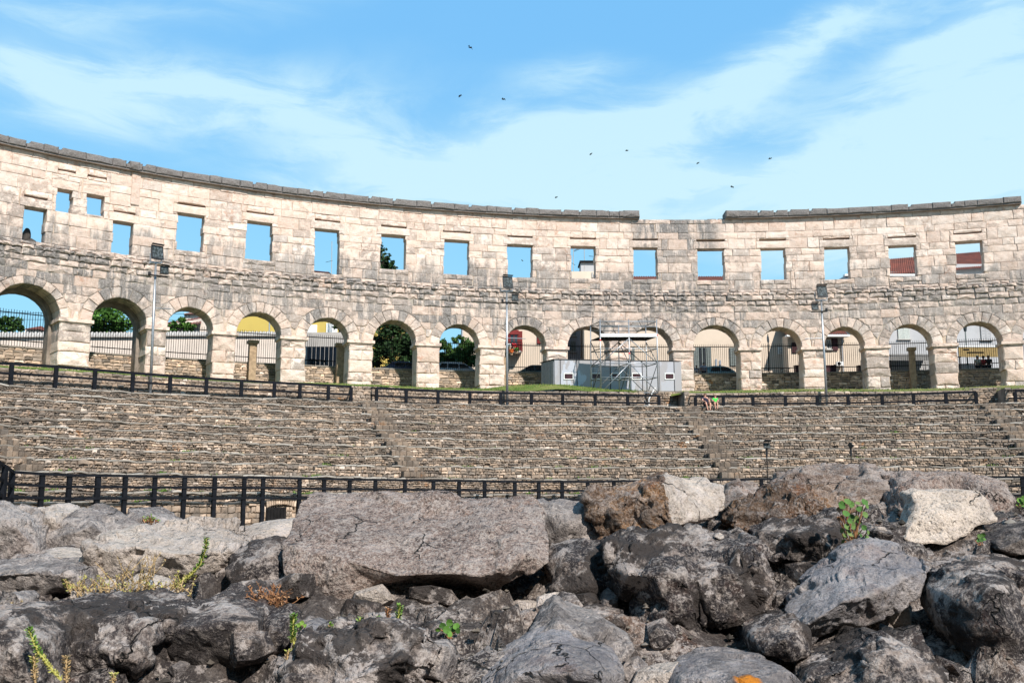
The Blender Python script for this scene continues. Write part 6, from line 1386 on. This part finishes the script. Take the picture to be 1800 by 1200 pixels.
rock('deeply pitted grey and white rock at the bottom left of centre', 1.98, [(490, 1200, .05), (519, 1164, .08), (541, 1126, .12), (580, 1114, .14), (625, 1114, .15), (653, 1101, .15), (680, 1094, .15), (722, 1106, .12), (753, 1108, .10), (778, 1136, .06), (762, 1172, .04), (744, 1210, .04), (744, 1250, .04), (490, 1250, .04)], [(600, 1150, -.0), (660, 1130, .03), (700, 1160, -.04), (620, 1195, -.06)], [], 'spotted', .28, 1.9)
rock('smooth small grey cobble beside the green weed spikes', 2.28, [(522, 1112, .02), (533, 1096, .05), (552, 1091, .06), (568, 1102, .04), (574, 1120, .0), (547, 1132, -.02), (524, 1128, -.01)], [(548, 1110, -.03)], [], 'blue', .12, .4)
rock('small reddish crusted stone right of the almost black block', 2.26, [(454, 1097, .04), (480, 1080, .07), (505, 1072, .07), (514, 1086, .03), (508, 1122, .0), (484, 1148, -.0), (456, 1142, .0)], [(484, 1108, -.04)], [], 'dark', .14, 1.3)
rock('rounded pale grey boulder at the bottom centre', 1.96, [(842, 1202, .06), (866, 1177, .08), (908, 1150, .10), (942, 1132, .12), (977, 1121, .13), (1003, 1124, .12), (1051, 1145, .09), (1082, 1164, .06), (1094, 1186, .03), (1088, 1250, .02), (846, 1250, .02)], [(920, 1180, -.03), (990, 1165, -.03), (1040, 1190, -.05)], [], 'blue', .28, .7)
rock('peaked grey rock just behind the rounded bottom boulder', 2.16, [(928, 1122, .04), (955, 1086, .08), (978, 1058, .12), (1003, 1072, .12), (1044, 1088, .10), (1076, 1101, .08), (1105, 1123, .04), (1112, 1142, .02), (1088, 1170, .01), (1040, 1165, .0), (940, 1150, .0)], [(985, 1095, .0), (1030, 1125, -.03)], [(2, 11), (11, 12)], 'grey', .26)
rock('big blackened rock with two broad facets right of centre', 2.46, [(1069, 958, .12), (1089, 946, .2), (1130, 935, .26), (1193, 938, .28), (1257, 941, .28), (1329, 949, .24), (1342, 962, .18), (1362, 1010, .08), (1366, 1044, .05), (1350, 1070, .03), (1314, 1092, .01), (1272, 1106, .0), (1238, 1099, -.0), (1219, 1112, -.01), (1162, 1118, -.01), (1122, 1096, .02), (1114, 1052, .12), (1090, 1052, .14), (1075, 1000, .12)],
     [(1105, 1008, .02), (1155, 1014, -.03), (1225, 1018, -.03), (1288, 1008, -.02), (1336, 992, .03), (1170, 975, .10), (1260, 975, .10), (1240, 1060, -.03), (1180, 1070, -.04)], [(19, 20), (20, 21), (21, 22), (22, 23), (23, 6), (21, 12)], 'dark', .34, 1.1)
rock('rusty brown rock with a clean pale grey right face', 3.02, [(1030, 876, .08), (1038, 866, .1), (1079, 855, .14), (1130, 843, .16), (1174, 835, .16), (1203, 843, .2), (1263, 852, .26), (1272, 855, .27), (1281, 896, .2), (1257, 909, .15), (1209, 915, .08), (1182, 936, .02), (1146, 938, .02), (1105, 950, .02), (1060, 953, .04), (1034, 926, .05)],
     [(1160, 850, .06), (1174, 890, .0), (1113, 868, .05), (1117, 915, .06), (1085, 900, -.0), (1145, 895, .0)], [(4, 16), (16, 17), (17, 11), (18, 19)], 'brown', .26, 1.0, m2='pale', split=[(1168, 830), (1165, 850), (1176, 890), (1184, 940)])
rock('grey stone tucked between the largest slab and the rusty rock', 3.1, [(936, 886, .06), (955, 880, .1), (991, 879, .12), (1029, 885, .1), (1036, 905, .05), (1040, 930, .02), (1062, 955, 0), (1000, 965, .0), (965, 962, .0), (950, 920, .04)], [(1000, 915, -.02)], [], 'grey', .2)
rock('pale pointed rock just right of the rusty brown rock', 3.46, [(1268, 882, .04), (1284, 856, .1), (1300, 847, .12), (1325, 852, .12), (1352, 868, .1), (1378, 884, .06), (1345, 910, .0), (1280, 905, .0)], [(1310, 872, -.0)], [(1, 8), (8, 5)], 'strat', .22, 1, strat=True)
rock('broad streaky layered boulder forming the skyline at the right', 3.6, [(1346, 882, .05), (1360, 861, .12), (1389, 838, .22), (1434, 827, .28), (1486, 820, .3), (1542, 824, .3), (1595, 831, .26), (1592, 870, .12), (1578, 905, .05), (1520, 912, .02), (1440, 906, .0), (1380, 910, .0)], [(1420, 858, .10), (1480, 848, .14), (1540, 858, .10), (1500, 880, .02)], [], 'strat', .34, 1.3, strat=True)
rock('pinkish grey faceted boulder at the right end of the skyline', 3.5, [(1568, 838, .2), (1602, 831, .22), (1690, 837, .24), (1750, 845, .24), (1770, 853, .22), (1787, 880, .14), (1793, 908, .08), (1758, 926, .03), (1700, 925, .0), (1640, 925, .0), (1580, 900, .03)], [(1610, 850, .06), (1735, 862, .08), (1730, 900, .0), (1600, 880, .0)], [(3, 12), (12, 13), (13, 7), (0, 11), (11, 14)], 'slab', .3, .9)
rock('bright cream angular slab in front of the right skyline boulder', 3.02, [(1602, 868, .14), (1616, 861, .16), (1660, 863, .16), (1720, 861, .16), (1734, 875, .13), (1754, 915, .08), (1722, 923, .06), (1702, 942, .03), (1660, 955, .01), (1600, 957, .0), (1590, 946, .0), (1605, 915, .05), (1612, 886, .10)], [(1660, 905, .06)], [], 'cream', .16, .6)
rock('lumpy brown streaked rock left of the leafy green plant', 3.12, [(1284, 915, .02), (1300, 893, .06), (1340, 874, .12), (1372, 854, .2), (1405, 851, .22), (1470, 861, .22), (1500, 875, .18), (1498, 897, .1), (1454, 907, .04), (1398, 924, .0), (1340, 936, .0), (1295, 935, .0)], [(1380, 885, .04), (1440, 880, .08), (1420, 900, -.0)], [], 'brown', .26, 1.5, strat=True)
rock('dark greenish overhanging stone under the lumpy brown rock', 2.88, [(1333, 932, .1), (1405, 916, .14), (1470, 897, .16), (1482, 907, .12), (1500, 953, .04), (1484, 976, .02), (1454, 987, .0), (1372, 988, .0), (1331, 990, .0)], [(1400, 945, -.02), (1460, 940, -.0)], [], 'dark', .26, 1.2)
rock('bluish grey pointed shard with a sharp front edge at the right', 2.34, [(1403, 1106, .0), (1401, 1083, .04), (1428, 1048, .1), (1454, 1016, .16), (1480, 990, .21), (1509, 965, .26), (1535, 954, .3), (1567, 962, .3), (1600, 975, .28), (1631, 986, .22), (1636, 1000, .16), (1630, 1022, .13), (1616, 1048, .11), (1587, 1072, .09), (1567, 1086, .08), (1522, 1104, .06), (1440, 1120, .04), (1418, 1142, .04), (1404, 1145, .03)],
     [(1420, 1096, -.03), (1440, 1084, -.05), (1483, 1057, -.04), (1522, 1048, -.02), (1550, 1037, .02), (1600, 1010, .1)], [(0, 19), (19, 20), (20, 21), (21, 22), (22, 23), (23, 24), (24, 10)], 'blue', .24, .6)
rock('tall mottled stone standing at the right edge', 2.2, [(1690, 1050, .06), (1701, 1016, .1), (1730, 1000, .14), (1769, 1000, .14), (1783, 1020, .1), (1797, 1057, .06), (1815, 1090, .04), (1845, 1140, .02), (1835, 1210, 0), (1782, 1200, .0), (1740, 1168, .0), (1714, 1124, .01), (1699, 1085, .03)], [(1745, 1040, .0), (1770, 1100, -.04)], [], 'spotted', .28)
rock('grey patchy rock cut by the bottom edge at the right', 1.98, [(1425, 1250, .02), (1440, 1192, .06), (1496, 1166, .10), (1535, 1136, .14), (1548, 1118, .15), (1581, 1127, .14), (1626, 1144, .11), (1665, 1186, .05), (1700, 1250, 0)], [(1560, 1160, .03), (1600, 1200, -.03)], [], 'spotted', .26)
rock('bluish stone with a round orange lichen spot at the bottom edge', 1.98, [(1180, 1250, .02), (1199, 1192, .06), (1241, 1170, .10), (1288, 1163, .12), (1336, 1169, .12), (1383, 1177, .09), (1412, 1200, .05), (1420, 1250, .02)], [(1300, 1195, -.0)], [], 'orangespot', .24, .7)
rock('black rounded stone at the right edge above the mottled one', 2.92, [(1748, 952, .04), (1770, 930, .1), (1812, 918, .12), (1855, 925, .1), (1860, 978, .0), (1790, 975, .0), (1760, 966, .0)], [(1800, 945, -.0)], [], 'black', .2)
rock('dark crusted stone filling the gap right of the largest slab', 2.64, [(962, 990, .1), (975, 962, .16), (1020, 953, .18), (1068, 958, .14), (1084, 1000, .06), (1088, 1042, .02), (1052, 1066, .0), (990, 1058, .0), (964, 1030, .03)], [(1020, 985, .02), (1040, 1025, -.03)], [], 'dark', .25, 1.3)
rock('brownish flat stone below the cream slab', 2.72, [(1640, 1000, .06), (1680, 985, .12), (1750, 980, .14), (1800, 985, .12), (1830, 1000, .08), (1820, 1020, .02), (1700, 1025, .0), (1650, 1020, .01)], [(1730, 1000, .0)], [], 'dark', .2)
rock('low lichened hump between the shard and the orange spotted stone', 2.2, [(1330, 1120, .04), (1370, 1090, .1), (1400, 1085, .1), (1420, 1110, .06), (1430, 1150, .02), (1390, 1165, 0), (1340, 1150, .0)], [(1380, 1120, -.03)], [], 'dark', .2, 1.4)
rock('tiny white pebble lodged on top of the big blackened rock', 2.68, [(1256, 943, 0), (1259, 938, .01), (1266, 936, .015), (1272, 939, .01), (1274, 945, 0), (1265, 948, -.01)], [], [], 'pale', .03, .3, name='pebble', cat='pebble')
# crumbs and grit lying in the mortar
cr = Acc(); CB = np.array([(1, 0, .1), (.3, .9, -.1), (-.8, .5, .1), (-.7, -.6, -.1), (.4, -.9, .1), (.1, .1, .75), (0, 0, -.6)])
CF = [(0, 1, 5), (1, 2, 5), (2, 3, 5), (3, 4, 5), (4, 0, 5), (1, 0, 6), (2, 1, 6), (3, 2, 6), (4, 3, 6), (0, 4, 6)]
for i in range(2200):
    y_ = rng.uniform(1.75, 3.6); x_ = rng.uniform(-.62, .62)*y_; s_ = rng.uniform(.0035, .011)*(1.8 if rng.random() < .1 else 1); q = CB*nrng.uniform(.6, 1.3, (7, 3))*s_; a_ = rng.uniform(0, 6.3); c_, d_ = math.cos(a_), math.sin(a_)
    q = np.stack([q[:, 0]*c_-q[:, 1]*d_+x_, q[:, 0]*d_+q[:, 1]*c_+y_, q[:, 2]+zbank(x_, y_)+s_*.35], 1); cr.add([tuple(k) for k in q], CF, rng.random())
def grit_mat():
    m, t = mat('mortar grit'); r = t.attr('rnd'); t.out(t.ramp(r, [(0, (.03, .026, .022)), (.4, (.10, .085, .07)), (.75, (.14, .12, .10)), (1, (.24, .22, .195))]), .95, spec=.1); return m
o = cr.obj('grit', grit_mat()); tag(o, 'dark and pale grit and crumbs scattered over the mortar between the near rocks', 'grit', kind='stuff')
# rubble fragments bedded in the mortar
def pebbles(n):
    for i in range(n):
        px = rng.uniform(-20, 1820); py = rng.uniform(960, 1190); D = DP(py)+.02; x, y, z = at(px, py, D); z = zbank(x, y); s_ = rng.uniform(.02, .055)*(1.4 if rng.random() < .2 else 1)
        me = bpy.data.meshes.new('stone_fragment'); v = []; ang = [rng.uniform(0, 6.28) for _ in range(3)]
        base_ = np.array([(a, b, c) for a in (-1, 0, 1) for b in (-1, 0, 1) for c in (-1, 0, 1) if (a, b, c) != (0, 0, 0)], float); base_ /= np.linalg.norm(base_, axis=1)[:, None]**.6
        base_ *= (rng.uniform(.7, 1.3), rng.uniform(.7, 1.1), rng.uniform(.4, .75)); base_ += nrng.normal(0, .13, base_.shape)
        import bmesh
        bm = bmesh.new(); [bm.verts.new(tuple(q*s_)) for q in base_]; bmesh.ops.convex_hull(bm, input=bm.verts); bm.to_mesh(me); bm.free(); me.materials.append(RM[rng.choice(['grey', 'spotted', 'dark', 'pale', 'matrix', 'dark'])])
        o = bpy.data.objects.new('stone_fragment', me); COL.objects.link(o); o.location = (x, y, z-s_*.10); o.rotation_euler = (rng.uniform(-.3, .3), rng.uniform(-.3, .3), ang[0]); FRAG.append(o)
FRAG = []
fr = thing('mortar_rubble', 'small broken stone fragments bedded in the dark mortar between the near rocks', 'rubble', (0, 2, -.5)); pebbles(130)
for o in FRAG: l = o.location.copy(); o.parent = fr; o.location = l-Vector((0, 2, -.5))

# ================================================================== WEEDS
M['weedgreen'] = leaf_mat('fresh weed leaves', (.07, .15, .025), (.13, .24, .04), (.22, .31, .07)); M['weeddry'] = leaf_mat('dried weed', (.26, .17, .08), (.36, .25, .125), (.44, .34, .19)); M['weedrust'] = leaf_mat('rusty dried weed', (.16, .07, .035), (.27, .13, .06), (.34, .19, .09)); M['round'] = leaf_mat('round plant leaves', (.03, .085, .018), (.065, .15, .03), (.13, .17, .055)); M['weedyel'] = leaf_mat('yellowing weed', (.25, .27, .06), (.36, .34, .09), (.42, .36, .14))
def leafquad(A, p, d_, l, w_, r_=None):
    d_ = Vector(d_).normalized(); s_ = d_.cross(Vector((rng.gauss(0, .5), rng.gauss(0, .5), 1))).normalized(); p = Vector(p)
    A.add([tuple(p), tuple(p+d_*l*.5+s_*w_/2), tuple(p+d_*l), tuple(p+d_*l*.5-s_*w_/2)], [(0, 1, 2, 3)], rng.random() if r_ is None else r_)
def fitd(px, py, D):
    while D > 1.75:
        x, y, z = at(px, py, D)
        if all(at(px, py-5, q)[2] > zbank(at(px, py-5, q)[0], q) for q in np.arange(1.6, D, .04)): break
        D -= .02
    return D
def spike(label, pts, D, mtop='weedgreen', mlow='weeddry', k=150, rr=.009, leaf=.0085, frac=.45, D2=None):
    D = fitd(*pts[0], D)
    P_ = [Vector(at(x, y, D+(D2 or 0)*i/max(1, len(pts)-1))) for i, (x, y) in enumerate(pts)]; t_ = thing('weed', label, 'weed', P_[0], 'weeds growing between the rocks')
    A = Acc(); A.tube(P_, [.0028]*len(P_), 5); A.obj('stem', M[mlow], t_); top, low = Acc(), Acc(); L = [0]
    for a, b in zip(P_[:-1], P_[1:]): L.append(L[-1]+(b-a).length)
    for i in range(k):
        q = rng.random()**.8; l = q*L[-1]; j = min(len(P_)-2, max(0, int(np.searchsorted(L, l))-1)); f_ = (l-L[j])/(L[j+1]-L[j]+1e-9); p = P_[j].lerp(P_[j+1], min(1, max(0, f_))); ax = (P_[j+1]-P_[j]).normalized(); rad = Vector((rng.gauss(0, 1), rng.gauss(0, 1), rng.gauss(0, 1))); rad = (rad-ax*rad.dot(ax)).normalized()
        g = q > 1-frac; leafquad(top if g else low, p+rad*.002, rad+ax*.6, leaf*(1.0 if g else .8)*rng.uniform(.7, 1.3), leaf*.45)
    top.obj('leaves', M[mtop], t_); low.obj('dry_leaves', M[mlow], t_)
spike('longest green weed stem curving up over the long pale block', [(300, 1036), (318, 1022), (338, 1008), (352, 992), (360, 970), (364, 945)], 2.60, k=330, frac=.55, leaf=.0095, mlow='weedyel')
spike('yellow tipped weed at the left end of the dried weeds', [(150, 1055), (135, 1048), (120, 1035), (114, 1018)], 2.56, 'weedyel', k=130, frac=.4)
spike('green weed stem leaning over the mottled bottom left rock', [(108, 1195), (88, 1172), (70, 1150), (58, 1125), (50, 1104)], 1.93, k=260, frac=.5, mlow='weedyel')
spike('drying weed stem in the bottom left beside the green one', [(62, 1200), (60, 1175), (60, 1152)], 1.92, 'weedyel', 'weeddry', k=110)
spike('short drying weed stem right of the leaning green one', [(118, 1200), (117, 1175), (116, 1152)], 1.93, 'weeddry', 'weeddry', k=110)
spike('upright green weed spike left of the small grey cobble', [(519, 1140), (514, 1118), (516, 1100), (516, 1079)], 2.16, k=240, leaf=.009, frac=.7, mlow='weedyel')
spike('upright green weed spike under the largest slab', [(698, 1100), (700, 1085), (703, 1063)], 2.22, k=150, leaf=.0085, frac=.8, mlow='weedyel')
spike('green weed spike half way between cobble and pitted rock', [(632, 1118), (631, 1100), (633, 1086)], 2.2, k=100, frac=.5, mlow='weedyel')
spike('reddish dried weed spike left of the slab spike', [(680, 1096), (681, 1082), (682, 1068)], 2.24, 'weedrust', 'weedrust', k=70)
spike('short green weed tip right of the cobble', [(586, 1116), (582, 1106), (578, 1097)], 2.2, k=60, frac=.8)
spike('small green weed tip on the pitted rock edge', [(662, 1100), (664, 1092), (665, 1084)], 2.2, k=60, frac=.9)
spike('small weed tip at the bottom edge left of the pitted rock', [(200, 1203), (198, 1192), (199, 1184)], 1.95, 'weedyel', k=50)
spike('tiny weed at the foot of the pitted rock', [(505, 1160), (506, 1150), (506, 1142)], 2.1, 'weedyel', k=50)
def mat_weed(label, cx, cy, rx, ry, D, m, n, hgt=28, m2=None, leaf=.010, up=.9):
    D = fitd(cx, cy+ry, D); c = Vector(at(cx, cy+ry, D)); t_ = thing('dried_weed', label, 'dried weed', c, 'dried weeds on the rocks'); A = Acc(); B = Acc(); B2 = Acc()
    for i in range(n):
        x0 = cx+rng.uniform(-rx, rx); y0 = cy+ry*rng.uniform(.2, 1); p = Vector(at(x0, y0, D+rng.uniform(-.05, .06))); pts = [p]; d_ = Vector((rng.uniform(-1, 1), rng.uniform(-.5, .3), up)).normalized(); l = hgt/F*D*rng.uniform(.4, 1.2)
        for k in range(4): d_ = (d_+Vector((rng.uniform(-.4, .4), rng.uniform(-.3, .3), rng.uniform(-.25, .25)))).normalized(); pts.append(pts[-1]+d_*l/4)
        A.tube(pts, [.0016, .0014, .0012, .001, .0007], 3, caps=False)
        for k in range(15):
            q = rng.random()*3.99; j = int(q); pp = pts[j].lerp(pts[j+1], q-j); leafquad(B2 if (m2 and q > 2.6) else B, pp, (rng.gauss(0, 1), rng.gauss(0, 1), rng.gauss(0, 1)), leaf*rng.uniform(.6, 1.3), leaf*.45)
    A.obj('stems', M[m], t_)['kind'] = 'stuff'; B.obj('dry_leaves', M[m], t_)['kind'] = 'stuff'
    if B2.v: B2.obj('green_tips', M[m2], t_)['kind'] = 'stuff'
mat_weed('tangled straw coloured dried weeds in front of the long pale block', 235, 1030, 100, 22, 2.56, 'weeddry', 85, 32, 'weedyel', leaf=.008)
mat_weed('taller dried weed sprays rising at the middle of the straw tangle', 240, 1010, 40, 22, 2.58, 'weeddry', 22, 50, None, leaf=.008)
mat_weed('rust brown dried weed tuft left of the largest slab', 470, 1058, 22, 20, 2.42, 'weedrust', 70, 38, None)
mat_weed('thin tuft of dried weed at the left above the bottom rocks', 48, 1068, 26, 8, 2.36, 'weeddry', 30, 14, None)
mat_weed('tiny reddish weed on the tilted grey stone', 262, 915, 12, 4, 3.18, 'weedrust', 16, 12, 'weedgreen')
def roundplant(label, leaves, base, D, m='round', stemm='weedrust', red=()):
    D = fitd(base[0], base[1], D); b = Vector(at(base[0], base[1], D)); t_ = thing('leafy_plant', label, 'plant', b, 'leafy plants between the rocks'); A = Acc()
    for i, (px, py, r_) in enumerate(leaves):
        c = Vector(at(px, py, D+rng.uniform(-.04, .03))); R_ = r_*.80/F*D; nrm = Vector((rng.gauss(0, .45), -1, rng.gauss(.35, .4))).normalized(); u = nrm.cross(Vector((0, 0, 1))).normalized(); w_ = u.cross(nrm); ph_ = rng.uniform(0, 6.28); B = Acc(); v = [tuple(c+nrm*R_*-.18)]; K = 12
        for k in range(K):
            a = 2*math.pi*k/K; rr_ = R_*(1.0 if k else 1.18)*(1+.06*math.sin(5*a)); v.append(tuple(c+u*rr_*math.cos(a+ph_)*.95+w_*rr_*math.sin(a+ph_)+nrm*rng.uniform(-.05, .12)*R_))
        B.add(v, [(0, 1+k, 1+(k+1) % K) for k in range(K)], rng.random()); B.obj('leaf', M['weedrust'] if i in red else M[m], t_)
        A.tube([b+Vector((rng.uniform(-.01, .01), 0, 0)), (b+c)/2+Vector((rng.uniform(-.01, .01), .02, 0)), c+Vector((0, .006, 0))], .0016, 4, caps=False)
    A.obj('stems', M[stemm], t_)
lv = [(1480, 887, 9), (1490, 881, 8), (1475, 895, 6), (1487, 902, 8), (1497, 886, 7), (1520, 882, 8), (1511, 894, 8), (1524, 889, 6), (1508, 884, 6), (1521, 904, 7), (1505, 912, 8), (1498, 908, 6), (1474, 911, 5), (1480, 910, 6), (1489, 925, 7), (1500, 924, 8), (1511, 917, 5), (1519, 927, 6), (1480, 932, 6), (1493, 936, 8), (1505, 937, 7), (1514, 942, 7), (1524, 944, 6), (1482, 951, 6), (1489, 961, 6), (1500, 953, 8), (1509, 956, 6), (1518, 951, 6), (1497, 944, 7), (1485, 941, 6), (1526, 935, 5), (1503, 963, 5), (1494, 915, 6)]
roundplant('lush round leaved green plant growing between the brown rock and the shard', lv, (1503, 968), 2.74, red=(12, 13, 2))
roundplant('small dark green leaf rosette in the mortar at the bottom centre', [(778, 1100, 8), (790, 1094, 8), (802, 1100, 8), (785, 1106, 8), (796, 1107, 8), (770, 1106, 6), (790, 1114, 7), (805, 1108, 6), (782, 1113, 6)], (790, 1122), 2.16, 'leafmid')
roundplant('small light green sprout below the cream slab', [(1722, 942, 5), (1728, 940, 5), (1725, 948, 5), (1720, 950, 4), (1730, 947, 4)], (1725, 958), 2.86)
roundplant('bright green sprout at the right edge behind the boulder', [(1792, 879, 6), (1800, 876, 7), (1798, 886, 6), (1790, 888, 5), (1806, 884, 6)], (1798, 895), 3.1, 'weedgreen')
roundplant('tiny green sprout beside the small grey cobble', [(525, 1098, 5), (531, 1094, 5), (536, 1099, 4), (528, 1103, 4)], (530, 1106), 2.3, 'weedgreen')
